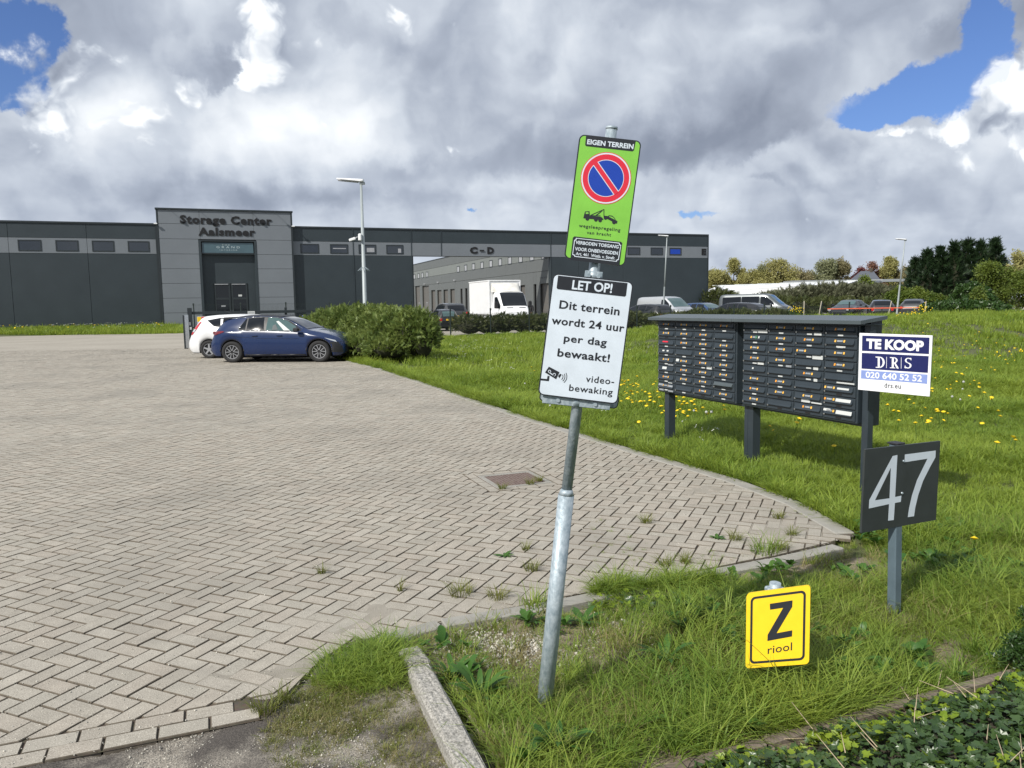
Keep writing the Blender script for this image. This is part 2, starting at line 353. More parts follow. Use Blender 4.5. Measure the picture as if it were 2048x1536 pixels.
def islands(nv, fs):
    par = list(range(nv))
    def fd(a):
        while par[a] != a: par[a] = par[par[a]]; a = par[a]
        return a
    for f in fs:
        for i in f[1:]: par[fd(i)] = fd(f[0])
    g = {}
    for f in fs: g.setdefault(fd(f[0]), []).append(f)
    return list(g.values())
def smooth01(x, a, b):
    t = np.clip((x-a)/(b-a), 0, 1); return t*t*(3-2*t)
CA, SA = math.cos(math.radians(20.5)), math.sin(math.radians(20.5))
RZ = math.radians(20.5)
def W2(u, v, z=0.0): return (u*CA - v*SA, u*SA + v*CA, z)
def UVof(x, y): return x*CA + y*SA, -x*SA + y*CA
# ------------------------------------------------------------------ ground, paving
def hgt(x, y):
    u, v = UVof(np.asarray(x, float), np.asarray(y, float))
    bank = 0.80*smooth01(v, 15.5, 22.5)*(1-smooth01(v, 28, 36))*smooth01(u, 13.5, 21)
    nearb = 0.05*np.sin(x*1.3+.5)*np.sin(y*1.1)*smooth01(y, 4.5, 8)*smooth01(x, 2.5, 5)
    dip = -.06*(1-smooth01(y, 4.6, 6.0))*smooth01(y, -2, 0)
    verge = 0.14*smooth01(v, 60, 66)*(1-smooth01(u, 16, 17.5))
    return bank + nearb + verge + dip*0
xs = np.unique(np.concatenate([np.linspace(-400, -60, 10), np.linspace(-60, -4, 45), np.linspace(-4, 30, 110), np.linspace(30, 90, 40), np.linspace(90, 500, 10)]))
ys = np.unique(np.concatenate([np.linspace(-60, 1, 6), np.linspace(1, 30, 95), np.linspace(30, 90, 60), np.linspace(90, 900, 16)]))
GX, GY = np.meshgrid(xs, ys, indexing='ij'); GZ = hgt(GX, GY) - 0.045 - .05*(GY < 5.0)*(GX < 3.2)
V = np.stack([GX, GY, GZ], -1).reshape(-1, 3); nx, ny = len(xs), len(ys)
ii, jj = np.meshgrid(np.arange(nx-1), np.arange(ny-1), indexing='ij'); a = (ii*ny+jj).ravel()
Fq = np.stack([a, a+ny, a+ny+1, a+1], 1)
MT['soil'] = mat('grassy_soil', (.045, .060, .018), .95, 0, 0, 3.0, bump=.8, bscale=25, col2=(.10, .105, .045))
g = link('ground', mesh_np('ground', V, Fq, MT['soil'], True)); g['kind'] = 'structure'; g['label'] = 'green lawn and verge ground around the paving'

EDGE_A = math.radians(21.5)                       # direction of the near edge rows
eu = np.array([math.cos(EDGE_A), math.sin(EDGE_A)]); ev = np.array([-eu[1], eu[0]])
BL, BW, JT = .1905, .0955, .0065                    # paver pitch and joint
# outline of the paving (world), anticlockwise
def gp(x, y): p = ground(x, y); return (p[0], p[1])
lawn_edge = [gp(1712, 1066), gp(1600, 1005), gp(1470, 957), gp(1280, 903), gp(1060, 836), gp(960, 803), gp(870, 772), gp(760, 737), gp(700, 722)]
EDGE_PT = np.array(gp(365, 1352+0)) if False else None
P0 = np.array(gp(100, 1521))  # outer edge of the edge rows
near_left = [P0 - eu*6.0, P0 + eu*.76]
near_right = [gp(560, 1400), gp(640, 1318), gp(700, 1285), gp(800, 1262), gp(890, 1240), gp(1090, 1200), gp(1400, 1139), gp(1560, 1108), gp(1650, 1086)]
far_left = [(-5.2, 23.6), (-9.2, 34.4)]
PAV = [tuple(near_left[0]), tuple(near_left[1])] + near_right + lawn_edge + far_left + [W2(-1.0, 36.0)[:2], W2(-1.0, 64.0)[:2]] + [(-22.7, 53.9), (-36.2, 54.8), (-60, 56.5), (-60, 1.0)]
PAVN = np.array(PAV)
def inside(px, py, poly=PAVN):
    px = np.asarray(px); py = np.asarray(py); r = np.zeros(px.shape, bool); n = len(poly); j = n-1
    for i in range(n):
        xi, yi = poly[i]; xj, yj = poly[j]
        c = ((yi > py) != (yj > py)) & (px < (xj-xi)*(py-yi)/(yj-yi+1e-12)+xi); r ^= c; j = i
    return r
# bedding sheet that shows in the joints and carries the surface beyond the modelled pavers
def bed_material():
    m, t, b, out = new_mat('joint_sand'); N, Lk = t.nodes, t.links
    tcn = N.new('ShaderNodeTexCoord'); n1 = N.new('ShaderNodeTexNoise'); n1.inputs['Scale'].default_value = 1.3; n1.inputs['Detail'].default_value = 5; Lk.new(tcn.outputs['Object'], n1.inputs[0])
    n2 = N.new('ShaderNodeTexNoise'); n2.inputs['Scale'].default_value = 40; n2.inputs['Detail'].default_value = 4; Lk.new(tcn.outputs['Object'], n2.inputs[0])
    r = N.new('ShaderNodeValToRGB'); Lk.new(n1.outputs[0], r.inputs[0]); r.color_ramp.elements[0].position = .38; r.color_ramp.elements[0].color = (.060, .047, .034, 1); r.color_ramp.elements[1].position = .62; r.color_ramp.elements[1].color = (.12, .098, .070, 1)
    mx = N.new('ShaderNodeMix'); mx.data_type = 'RGBA'; mx.blend_type = 'MULTIPLY'; mx.inputs[0].default_value = .6; Lk.new(r.outputs[0], mx.inputs[6]); Lk.new(n2.outputs['Color'], mx.inputs[7])
    Lk.new(mx.outputs[2], b.inputs['Base Color']); b.inputs['Roughness'].default_value = .95; return m
def far_paving_material():
    m, t, b, out = new_mat('far_pavers'); N, Lk = t.nodes, t.links
    tcn = N.new('ShaderNodeTexCoord')
    n1 = N.new('ShaderNodeTexNoise'); n1.inputs['Scale'].default_value = .35; n1.inputs['Detail'].default_value = 6; Lk.new(tcn.outputs['Object'], n1.inputs[0])
    n2 = N.new('ShaderNodeTexNoise'); n2.inputs['Scale'].default_value = 9; n2.inputs['Detail'].default_value = 5; Lk.new(tcn.outputs['Object'], n2.inputs[0])
    r = N.new('ShaderNodeValToRGB'); Lk.new(n1.outputs[0], r.inputs[0]); r.color_ramp.elements[0].position = .35; r.color_ramp.elements[0].color = (.270, .246, .206, 1); r.color_ramp.elements[1].position = .68; r.color_ramp.elements[1].color = (.325, .298, .252, 1)
    mx = N.new('ShaderNodeMix'); mx.data_type = 'RGBA'; mx.blend_type = 'OVERLAY'; mx.inputs[0].default_value = .35; Lk.new(r.outputs[0], mx.inputs[6]); Lk.new(n2.outputs['Fac'], mx.inputs[7])
    Lk.new(mx.outputs[2], b.inputs['Base Color']); b.inputs['Roughness'].default_value = .9; return m
MT['bed'] = bed_material(); MT['farpav'] = far_paving_material()
from mathutils.geometry import tessellate_polygon
def poly_obj(name, pts, z, m, **kw):
    tr = tessellate_polygon([[Vector((p[0], p[1], 0)) for p in pts]])
    me = bpy.data.meshes.new(name); me.from_pydata([(p[0], p[1], z) for p in pts], [], [tuple(t) for t in tr]); me.materials.append(m); fix_normals(me)
    for p in me.polygons:
        if p.normal.z < 0: me.flip_normals(); break
    o = link(name, me); setp(o, **kw); return o
pave = poly_obj('pavement', PAV, -0.0075, MT['bed'], kind='structure', label='beige herringbone block paving of the forecourt')
FAR_Y = 33.0
lot = [W2(-12, 40.5)[:2], W2(120, 40.5)[:2], W2(120, 160)[:2], W2(14, 160)[:2], W2(14, 64)[:2], W2(-12, 64)[:2]]
poly_obj('parking_lot', lot, -0.006, MT['farpav'], kind='structure', label='beige paved yard behind the fence')
farp = [(-60, FAR_Y-.3), (far_left[1][0]-.15, FAR_Y-.3), (far_left[1][0]-.05, 34.6)] + [W2(-1.0, 36.0)[:2], W2(-1.0, 64.0)[:2]] + [(-22.7, 53.9), (-36.2, 54.8), (-60, 56.5)]
poly_obj('far_paving', farp, -0.0025, MT['farpav'], kind='structure', label='distant stretch of the beige forecourt paving')

def paver_material():
    m, t, b, out = new_mat('concrete_paver'); N, Lk = t.nodes, t.links
    tcn = N.new('ShaderNodeTexCoord'); ge = N.new('ShaderNodeNewGeometry'); at = N.new('ShaderNodeAttribute'); at.attribute_name = 'rnd'
    oi = N.new('ShaderNodeObjectInfo'); ad = N.new('ShaderNodeMath'); ad.operation = 'ADD'; Lk.new(at.outputs['Fac'], ad.inputs[0]); Lk.new(oi.outputs['Random'], ad.inputs[1])
    fr = N.new('ShaderNodeMath'); fr.operation = 'FRACT'; Lk.new(ad.outputs[0], fr.inputs[0])
    r = N.new('ShaderNodeValToRGB'); Lk.new(fr.outputs[0], r.inputs[0])
    e = r.color_ramp; e.elements[0].position = 0; e.elements[0].color = (.275, .250, .210, 1); e.elements[1].position = 1; e.elements[1].color = (.350, .322, .274, 1)
    for p, c in ((.2, (.300, .280, .238)), (.45, (.320, .292, .246)), (.7, (.306, .274, .230)), (.88, (.312, .290, .248))): q = e.elements.new(p); q.color = (*c, 1)
    def nz(sc, d, ro=.6):
        n = N.new('ShaderNodeTexNoise'); n.inputs['Scale'].default_value = sc; n.inputs['Detail'].default_value = d; n.inputs['Roughness'].default_value = ro; Lk.new(ge.outputs['Position'], n.inputs['Vector']); return n.outputs['Fac']
    big = nz(.55, 5); grain = nz(200, 3, .7); mid = nz(9, 5)
    def mixc(a, bcol, fac, mode='MIX'):
        x = N.new('ShaderNodeMix'); x.data_type = 'RGBA'; x.blend_type = mode
        if isinstance(fac, float): x.inputs[0].default_value = fac
        else: Lk.new(fac, x.inputs[0])
        Lk.new(a, x.inputs[6])
        if isinstance(bcol, tuple): x.inputs[7].default_value = (*bcol, 1)
        else: Lk.new(bcol, x.inputs[7])
        return x.outputs[2]
    def mr(s, a0, a1, o0=0., o1=1.):
        x = N.new('ShaderNodeMapRange'); Lk.new(s, x.inputs[0]); x.inputs[1].default_value = a0; x.inputs[2].default_value = a1; x.inputs[3].default_value = o0; x.inputs[4].default_value = o1; return x.outputs[0]
    c = r.outputs[0]
    c = mixc(c, grain, .55, 'OVERLAY'); c = mixc(c, mid, .30, 'OVERLAY')
    c = mixc(c, (.52, .49, .43), mr(grain, .585, .64, 0., .9))              # pale aggregate
    c = mixc(c, (.10, .085, .065), mr(grain, .38, .31, 0., .75))               # pits
    c = mixc(c, (.235, .220, .190), mr(big, .48, .64, 0., .65))                  # worn, greyer stretches
    Lk.new(c, b.inputs['Base Color']); b.inputs['Roughness'].default_value = .88; b.inputs['Specular IOR Level'].default_value = .3
    bp = N.new('ShaderNodeBump'); bp.inputs['Strength'].default_value = .55; bp.inputs['Distance'].default_value = .002; Lk.new(grain, bp.inputs['Height']); Lk.new(bp.outputs[0], b.inputs['Normal'])
    return m
MT['paver'] = paver_material()

# herringbone positions: brick lattice in the rotated frame
HA = EDGE_A + math.radians(45)
ha = np.array([math.cos(HA), math.sin(HA)]); hb = -np.array([-ha[1], ha[0]])
w = BW
bricks = []
R = 470
# a herringbone cell: horizontal brick covers (i..i+2, j), vertical (i+2, j..j+2) ; offsets (1,1) along diagonal and (4,0)/(0,4)
ks = np.arange(-R, R)
K, L_ = np.meshgrid(ks, np.arange(-R//2, R//2), indexing='ij'); K = K.ravel(); L_ = L_.ravel()
hx0 = K + 2*L_ ; hy0 = K - 2*L_        # translation vectors (1,1) and (2,-2)
cH = np.stack([hx0+1.0, hy0+0.5], 1)*w; cV = np.stack([hx0+2.5, hy0+0.0], 1)*w   # centres: lying and standing brick
C0 = np.array([-2.0, 6.0])
def towd(c): return C0 + c[:, :1]*ha + c[:, 1:]*hb
cen = np.concatenate([towd(cH), towd(cV)]); ang = np.concatenate([np.full(len(cH), HA), np.full(len(cV), HA+math.pi/2)])
# keep what lies in the (widened) view and on the paving
def in_view(x, y, mleft=.78, mright=.80, add=1.2): return (y > 1.6) & (x > -mleft*y-add) & (x < mright*y+add)
k = in_view(cen[:, 0], cen[:, 1]) & (cen[:, 1] < FAR_Y+.2)
cen, ang = cen[k], ang[k]
LE = lawn_edge
DR = [gp(946, 951), gp(1058, 936), gp(1134, 965), gp(975, 984)]
dc = np.mean(DR, axis=0); DH = .285
KW = .150
def halfplanes(c):
    """half planes (point, inward normal) that a paver at c may have to be cut by; None = drop it"""
    hp = []
    if (c-P0)@eu < .90:
        if (c-P0)@ev < 2*BW-.12: return None
        hp.append((P0+ev*(2*BW+JT*.5), ev))
    for chain, off, lim in ((LE, KW, .3), (near_right, .0, .3), ([far_left[0], far_left[1]], .0, .3), ([LE[-1], far_left[0]], 0., .3)):
        best = None
        for a_, b_ in zip(chain[:-1], chain[1:]):
            a_ = np.array(a_); b_ = np.array(b_); d = b_-a_; L2 = d@d; t = ((c-a_)@d)/L2
            q = a_+d*min(max(t, 0), 1); r_ = np.linalg.norm(c-q)
            if best is None or r_ < best[0]:
                n_ = np.array([-d[1], d[0]])/math.sqrt(L2); best = (r_, a_, n_)
        if best[0] < lim: hp.append((best[1]+best[2]*off, best[2]))
    p = c-dc; a1, a2 = p@eu, p@ev; lim = DH+BW+JT*.5
    if max(abs(a1), abs(a2)) < lim+.13:
        if max(abs(a1), abs(a2)) < lim-.12: return None
        n_ = eu*np.sign(a1) if abs(a1) > abs(a2) else ev*np.sign(a2)
        hp.append((dc+n_*lim, n_))
    return hp
def rect(c, a, hl, hw):
    e1 = np.array([math.cos(a), math.sin(a)]); e2 = np.array([-e1[1], e1[0]])
    return [c-e1*hl-e2*hw, c+e1*hl-e2*hw, c+e1*hl+e2*hw, c-e1*hl+e2*hw]
def clip(poly, p, n_):
    out = []
    for i in range(len(poly)):
        a_, b_ = poly[i], poly[(i+1) % len(poly)]; da, db = (a_-p)@n_, (b_-p)@n_
        if da >= 0: out.append(a_)
        if (da >= 0) != (db >= 0): out.append(a_+(b_-a_)*da/(da-db))
    return out
def area(poly):
    return .5*sum(poly[i][0]*poly[(i+1) % len(poly)][1]-poly[(i+1) % len(poly)][0]*poly[i][1] for i in range(len(poly)))
# distance to any boundary decides who needs the slow path
def seg_dist(p, a, b):
    a = np.array(a); b = np.array(b); d = b-a; t = np.clip(((p-a)@d)/(d@d), 0, 1); return np.linalg.norm(p-(a+t[:, None]*d), axis=1)
def chain_dist(p, ch): return np.min([seg_dist(p, ch[i], ch[i+1]) for i in range(len(ch)-1)], axis=0)
dmin = np.minimum(chain_dist(cen, LE), chain_dist(cen, near_right)); dmin = np.minimum(dmin, chain_dist(cen, [LE[-1]]+far_left))
dmin = np.minimum(dmin, np.where((cen-P0)@eu < .92, np.abs((cen-P0)@ev-2*BW), 9))
dmin = np.minimum(dmin, np.maximum(np.abs((cen-dc)@eu), np.abs((cen-dc)@ev))-(DH+BW))
ins = inside(cen[:, 0], cen[:, 1])
easy = ins & (dmin > .125) & ~(((cen-P0)@eu < .90) & ((cen-P0)@ev < 2*BW))
hard = ~easy & (ins | (dmin < .10)) & (dmin < .13) 
ec, ea = cen[easy], ang[easy]
cut = []
for c, a_ in zip(cen[hard], ang[hard]):
    hp = halfplanes(c)
    if hp is None: continue
    pl = rect(c, a_, BL/2-JT/2, BW/2-JT/2)
    for p, n_ in hp:
        pl = clip(pl, p, n_)
        if len(pl) < 3: break
    if len(pl) >= 3 and area(pl) > .0012: cut.append(pl)
for r_ in range(2):                          # the two edge rows, running bond
    off = .5*r_+.2
    for i in range(int(6.9/BL)):
        p = P0 + eu*(.78 - (off+i+.5)*BL) + ev*(BW/2 + r_*BW)
        if in_view(p[0], p[1]): cut.append(rect(p+rng.normal(0, .0012, 2), EDGE_A+rng.normal(0, .004), BL/2-JT/2, BW/2-JT/2))
for sgn in (-1, 1):                          # brick frame round the gully cover
    for i in range(-1, 2): cut.append(rect(dc + eu*(i*BL*.99) + ev*sgn*(DH+BW/2), EDGE_A, BL/2-JT/2, BW/2-JT/2))
    for i in range(4): cut.append(rect(dc + ev*((i-1.5)*BL) + eu*sgn*(DH+BW/2), EDGE_A+math.pi/2, BL/2-JT/2, BW/2-JT/2))
# jitter of laid pavers
jx = rng.normal(0, .0011, (len(ec), 2)); ja = rng.normal(0, .006, len(ec)); ec = ec+jx; ea2 = ea+ja
def undul(x, y): return .004*np.sin(x*2.1+.3*y)+.003*np.sin(y*1.7-x*.6)
def chamfer_template(hl, hw):
    c = .0030; z1, z0 = -.0030, -.02
    V = []
    for (sx, sy) in ((-1, -1), (1, -1), (1, 1), (-1, 1)): V.append((sx*(hl-c), sy*(hw-c), 0))
    for (sx, sy) in ((-1, -1), (1, -1), (1, 1), (-1, 1)): V.append((sx*hl, sy*hw, z1))
    for (sx, sy) in ((-1, -1), (1, -1), (1, 1), (-1, 1)): V.append((sx*hl, sy*hw, z0))
    Fs = [(0, 1, 2, 3)]+[(i+4, (i+1) % 4+4, (i+1) % 4, i) for i in range(4)]+[(i+8, (i+1) % 4+8, (i+1) % 4+4, i+4) for i in range(4)]
    return np.array(V, float), np.array(Fs)
tv, tf = chamfer_template(BL/2-JT/2, BW/2-JT/2)
d_cam = np.hypot(ec[:, 0], ec[:, 1])
order = np.argsort(d_cam); ec, ea2, d_cam = ec[order], ea2[order], d_cam[order]
NP = 290
MT['paver_edge'] = mat('dirty_paver_edge', (.115, .097, .074), .95, 0, .3, 30)
mi1 = [0]+[1]*8; mi2 = [0]+[1]*4
me_p = mesh_np('paver', tv, tf, [MT['paver'], MT['paver_edge']], attr=np.zeros(len(tv)), mi=mi1)
for i in range(NP):
    o = bpy.data.objects.new('paver', me_p); COL.objects.link(o); o.parent = pave
    o.location = (ec[i][0], ec[i][1], float(rng.normal(0, .0009))); o.rotation_euler = (rng.normal(0, .006), rng.normal(0, .006), ea2[i])
c2, a2 = ec[NP:], ea2[NP:]
RR = rotz(a2); tl = rng.normal(0, .006, (len(c2), 2)); RR[:, 2, 0] = tl[:, 0]; RR[:, 2, 1] = tl[:, 1]
pos = np.concatenate([c2, rng.normal(0, .0009, (len(c2), 1))], 1)
nearm = np.hypot(c2[:, 0], c2[:, 1]) < 11
V1, F1 = replicate(tv, tf, pos[nearm], RR[nearm], np.ones(nearm.sum()))
a1 = np.repeat(rng.uniform(0, 1, nearm.sum()), len(tv))
tv2 = tv[[0, 1, 2, 3, 8, 9, 10, 11]]*1.0; tv2[:4, :2] = tv[4:8, :2]; tv2[:, 0] *= 1.006; tv2[:, 1] *= 1.012; tf2 = np.array([(0, 1, 2, 3)]+[(i+4, (i+1) % 4+4, (i+1) % 4, i) for i in range(4)])
V2, F2 = replicate(tv2, tf2, pos[~nearm], RR[~nearm], np.ones((~nearm).sum()))
a2_ = np.repeat(rng.uniform(0, 1, (~nearm).sum()), len(tv2))
o = link('paver_field', mesh_np('paver_field', np.concatenate([V1, V2]), np.concatenate([F1, F2+len(V1)]), [MT['paver'], MT['paver_edge']], mi=mi1*int(nearm.sum())+mi2*int((~nearm).sum()), attr=np.concatenate([a1, a2_])), pave); o['kind'] = 'stuff'
# cut pavers: convex prisms
vs, fs, at_, mcut = [], [], [], []
for pl in cut:
    n = len(pl); b = len(vs); cc = sum(pl)/n; z = float(rng.normal(0, .0012))
    for p in pl: q = cc+(p-cc)*(1-.0035/max(.02, np.linalg.norm(p-cc))); vs.append((q[0], q[1], z))
    for p in pl: vs.append((p[0], p[1], z-.0035))
    for p in pl: vs.append((p[0], p[1], -.03))
    fs.append(list(range(b, b+n))); mcut += [0]+[1]*(2*n)
    for k in (0, 1):
        for i in range(n): j = (i+1) % n; fs.append([b+(k+1)*n+i, b+(k+1)*n+j, b+k*n+j, b+k*n+i])
    at_ += [rng.uniform(0, 1)]*(3*n)
me = bpy.data.meshes.new('cut_pavers'); me.from_pydata(vs, [], fs); me.materials.append(MT['paver']); me.materials.append(MT['paver_edge']); me.polygons.foreach_set('material_index', mcut); me.attributes.new('rnd', 'FLOAT', 'POINT').data.foreach_set('value', at_)
o = link('cut_paver_field', me, pave); o['kind'] = 'stuff'
print('pavers', len(ec), len(cut))

# dust and sand that fills the joints in places
DM = [(gp(700, 1240), .75, .32), (gp(520, 1350), .55, .22), (gp(1560, 1060), .55, .42), (gp(1430, 980), .6, .30), (gp(1000, 1200), .7, .16), (gp(1200, 1170), .6, .16)]
def dustz(X, Y):
    m = np.zeros_like(X)
    for (c, rx_, ry_) in DM: m = np.maximum(m, 1.35-np.hypot(((X-c[0])*eu[0]+(Y-c[1])*eu[1])/rx_, (-(X-c[0])*eu[1]+(Y-c[1])*eu[0])/ry_)*1.2)
    m = m+.22*np.sin(X*13+Y*5)*np.sin(Y*11-X*4)+.12*np.sin(X*31+Y*23)
    return -.012+.0116*np.clip(m, 0, 1)
MT['dust'] = mat('pale_joint_dust', (.215, .195, .160), .95, 0, 0, 5, bump=.4, bscale=120, col2=(.285, .262, .222))
dp = [tuple(near_left[1])]+near_right+[lawn_edge[0], lawn_edge[1], lawn_edge[2], lawn_edge[3], gp(1100, 1000), gp(400, 1150), gp(200, 1330)]
terrain_patch_later = dp
# flush kerb along the lawn: 0.5 m concrete strips
MT['kerb'] = mat('concrete_kerb', (.235, .225, .20), .9, 0, .14, 6, bump=.5, bscale=180, col2=(.31, .30, .27))
def kerb_chain(chain, width, seg, zt, parent, inner=True, maxn=40, side=1, drop=.12, gap=.004):
    n = 0; pts = [np.array(p) for p in chain]
    for a_, b_ in zip(pts[:-1], pts[1:]):
        d = b_-a_; L = np.linalg.norm(d); d = d/L; nn = np.array([-d[1], d[0]])*side; k = max(1, round(L/seg)); sl = L/k
        for i in range(k):
            T = Matrix.Translation((*(a_+d*(i+.5)*sl+nn*width/2), zt)) @ Matrix.Rotation(math.atan2(d[1], d[0]), 4, 'Z')
            mb = MB().bbox(-sl/2+gap, sl/2-gap, -width/2, width/2, -drop, 0, .006)
            o = mb.build('kerb_stone', MT['kerb'], parent); o.matrix_local = T @ Matrix.Rotation(float(rng.normal(0, .01)), 4, 'Z'); n += 1
    return n
kerb = thing('lawn_kerb', 'flush concrete kerb strip between block paving and lawn', 'kerb'); kerb['kind'] = 'structure'
kerb_chain(lawn_edge, KW-.004, .9, .006, kerb)
kerb2 = thing('concrete_kerb', 'low concrete kerb between the paving and the weedy bed of the leaning sign', 'kerb'); kerb2['kind'] = 'structure'
kc = [gp(770, 1288), gp(890, 1255), gp(1090, 1221), gp(1400, 1158), gp(1560, 1128), gp(1690, 1098)]
kerb_chain(kc, .10, .9, .008, kerb2, side=1, drop=.16)
# big exposed-aggregate kerb block at the bottom
MT['granite'] = mat('exposed_aggregate', (.13, .125, .11), .9, 0, 0, 90, bump=.7, bscale=110, col2=(.46, .44, .40), detail=3)
zt = .060
A = [ground(815, 1332, zt), ground(915, 1540, zt), ground(1030, 1540, zt), ground(852, 1318, zt)]
A = [np.array(p[:2]) for p in A]
dL = A[1]-A[0]; dL = dL/np.linalg.norm(dL); wd = abs((A[3]-A[0])@np.array([-dL[1], dL[0]])); nn = np.array([-dL[1], dL[0]])*np.sign((A[3]-A[0])@np.array([-dL[1], dL[0]]))
wd = max(wd, .105)
gk = thing('aggregate_kerb', 'weathered exposed-aggregate kerb running out of the bottom of the picture', 'kerb', (A[0][0], A[0][1], 0))
import bmesh
def rough_block(name, L, wdt, zt, m, parent, loc, rzz, mats=None):
    mb = MB().bbox(0, L, 0, wdt, -.12, zt, .014); me = mb.mesh(name, m); bm = bmesh.new(); bm.from_mesh(me); bmesh.ops.remove_doubles(bm, verts=bm.verts, dist=1e-5); bmesh.ops.recalc_face_normals(bm, faces=bm.faces)
    bmesh.ops.subdivide_edges(bm, edges=bm.edges[:], cuts=6, use_grid_fill=True)
    for v in bm.verts:
        v.co += Vector((rng.normal(0, .0012), rng.normal(0, .0012), rng.normal(0, .0012)))
    bm.to_mesh(me); bm.free(); o = link(name, me, parent); o.location = loc; o.rotation_euler[2] = rzz; return o
ak = math.atan2(dL[1], dL[0])
oy = 0 if (np.array([-dL[1], dL[0]])@nn) > 0 else -wd
for i in range(3):
    rough_block('kerb_stone', .90, wd, zt, MT['granite'], gk, (dL[0]*(.003+i*.906)-(oy and 0), dL[1]*(.003+i*.906), 0), ak).location = tuple(np.array([dL[0], dL[1]])*(.003+i*.906) + (nn*0 if oy == 0 else -np.array([-dL[1], dL[0]])*wd)) + (0,)
# short piece of the same kerb beyond, sunk in weeds
rough_block('kerb_stone', .18, wd, zt-.015, MT['granite'], gk, tuple(-dL*.22 + (nn*0 if oy == 0 else -np.array([-dL[1], dL[0]])*wd)) + (0,), ak+.1)

# gully cover
MT['cover'] = mat('cast_iron_cover', (.125, .085, .075), .75, .2, .25, 14, bump=.3, bscale=120, col2=(.19, .15, .13))
gc = thing('drain_cover', 'rusty brown square drain cover with ribs set in the block paving', 'drain cover', (dc[0], dc[1], 0), EDGE_A)
MB().box(-DH+.006, DH-.006, -DH+.006, DH-.006, -.02, -.005).build('cover_plate', MT['cover'], gc)
fr_ = MB()
for s_ in (-1, 1): fr_.bbox(-DH+.008, DH-.008, min(s_*(DH-.008), s_*(DH-.058)), max(s_*(DH-.008), s_*(DH-.058)), -.005, .001, .003); fr_.bbox(min(s_*(DH-.008), s_*(DH-.06)), max(s_*(DH-.008), s_*(DH-.06)), -DH+.06, DH-.06, -.005, .0005, .003)
fr_.build('cover_frame', MT['kerb'], gc)
for i in range(14): MB().bbox(-DH+.075+i*.0325, -DH+.092+i*.0325, -DH+.072, DH-.072, -.005, .001, .002).build('rib', MT['cover'], gc)

# asphalt edge and sandy weed patch in front
def asph():
    m, t, b, out = new_mat('old_asphalt'); N, Lk = t.nodes, t.links; tcn = N.new('ShaderNodeTexCoord')
    def nz(sc, d, r=.6):
        n = N.new('ShaderNodeTexNoise'); n.inputs['Scale'].default_value = sc; n.inputs['Detail'].default_value = d; n.inputs['Roughness'].default_value = r; Lk.new(tcn.outputs['Object'], n.inputs['Vector']); return n.outputs['Fac']
    r1 = N.new('ShaderNodeValToRGB'); Lk.new(nz(3.2, 6), r1.inputs[0]); r1.color_ramp.elements[0].position = .42; r1.color_ramp.elements[0].color = (.060, .052, .045, 1); r1.color_ramp.elements[1].position = .60; r1.color_ramp.elements[1].color = (.21, .19, .16, 1)
    r2 = N.new('ShaderNodeValToRGB'); Lk.new(nz(170, 3), r2.inputs[0]); r2.color_ramp.elements[0].position = .35; r2.color_ramp.elements[0].color = (.25, .25, .25, 1); r2.color_ramp.elements[1].position = .70; r2.color_ramp.elements[1].color = (1, 1, 1, 1)
    mx = N.new('ShaderNodeMix'); mx.data_type = 'RGBA'; mx.blend_type = 'OVERLAY'; mx.inputs[0].default_value = .9; Lk.new(r1.outputs[0], mx.inputs[6]); Lk.new(r2.outputs[0], mx.inputs[7]); Lk.new(mx.outputs[2], b.inputs['Base Color'])
    b.inputs['Roughness'].default_value = .9; bp = N.new('ShaderNodeBump'); bp.inputs['Strength'].default_value = .9; bp.inputs['Distance'].default_value = .006; Lk.new(nz(120, 4), bp.inputs['Height']); Lk.new(bp.outputs[0], b.inputs['Normal']); return m
MT['asphalt'] = asph()
MT['dirt'] = mat('sandy_dirt', (.10, .080, .050), .95, 0, 0, 9, bump=1.0, bscale=60, col2=(.27, .23, .165))
def terrain_patch(name, x0, x1, y0, y1, n, poly, zf, m, **kw):
    X, Y = np.meshgrid(np.linspace(x0, x1, n), np.linspace(y0, y1, n), indexing='ij'); Z = zf(X, Y)
    V = np.stack([X, Y, Z], -1).reshape(-1, 3); ii, jj = np.meshgrid(np.arange(n-1), np.arange(n-1), indexing='ij'); a = (ii*n+jj).ravel(); Fq = np.stack([a, a+n, a+n+1, a+1], 1)
    cx = V[Fq].mean(1); Fq = Fq[inside(cx[:, 0], cx[:, 1], np.array(poly))]
    o = link(name, mesh_np(name, V, Fq, m, True)); setp(o, **kw); return o
terrain_patch('joint_dust', -2.2, 3.0, 2.6, 9.0, 300, terrain_patch_later, dustz, MT['dust'], kind='structure', label='pale dust filling the paver joints near the corners')
strip = [tuple(P0-eu*6-ev*.0), tuple(P0+eu*.76), gp(560, 1400), gp(640, 1318), gp(720, 1290), gp(800, 1272), gp(1000, 1536), (0, 1.6), (-6, .9)]
def zr(X, Y): return -.016+.006*np.sin(X*9+Y*4)+.004*np.sin(X*23-Y*17)
terrain_patch('asphalt_strip', -7, .4, .8, 3.9, 260, strip, zr, MT['asphalt'], kind='structure', label='worn grey asphalt and grit in front of the paving edge')
bedp = [gp(800, 1272), gp(890, 1258), gp(1090, 1224), gp(1400, 1162), gp(1580, 1124), gp(1740, 1110), (3.2, 4.6), (3.0, 1.5), (-.1, 1.5), gp(1010, 1536), gp(852, 1318)]
terrain_patch('weed_bed_soil', -.8, 3.4, 1.4, 5.2, 240, bedp, lambda X, Y: -.022+.008*np.sin(X*7+Y*5)+.005*np.sin(X*19-Y*11), MT['dirt'], kind='structure', label='sandy soil of the weedy bed around the sign posts')
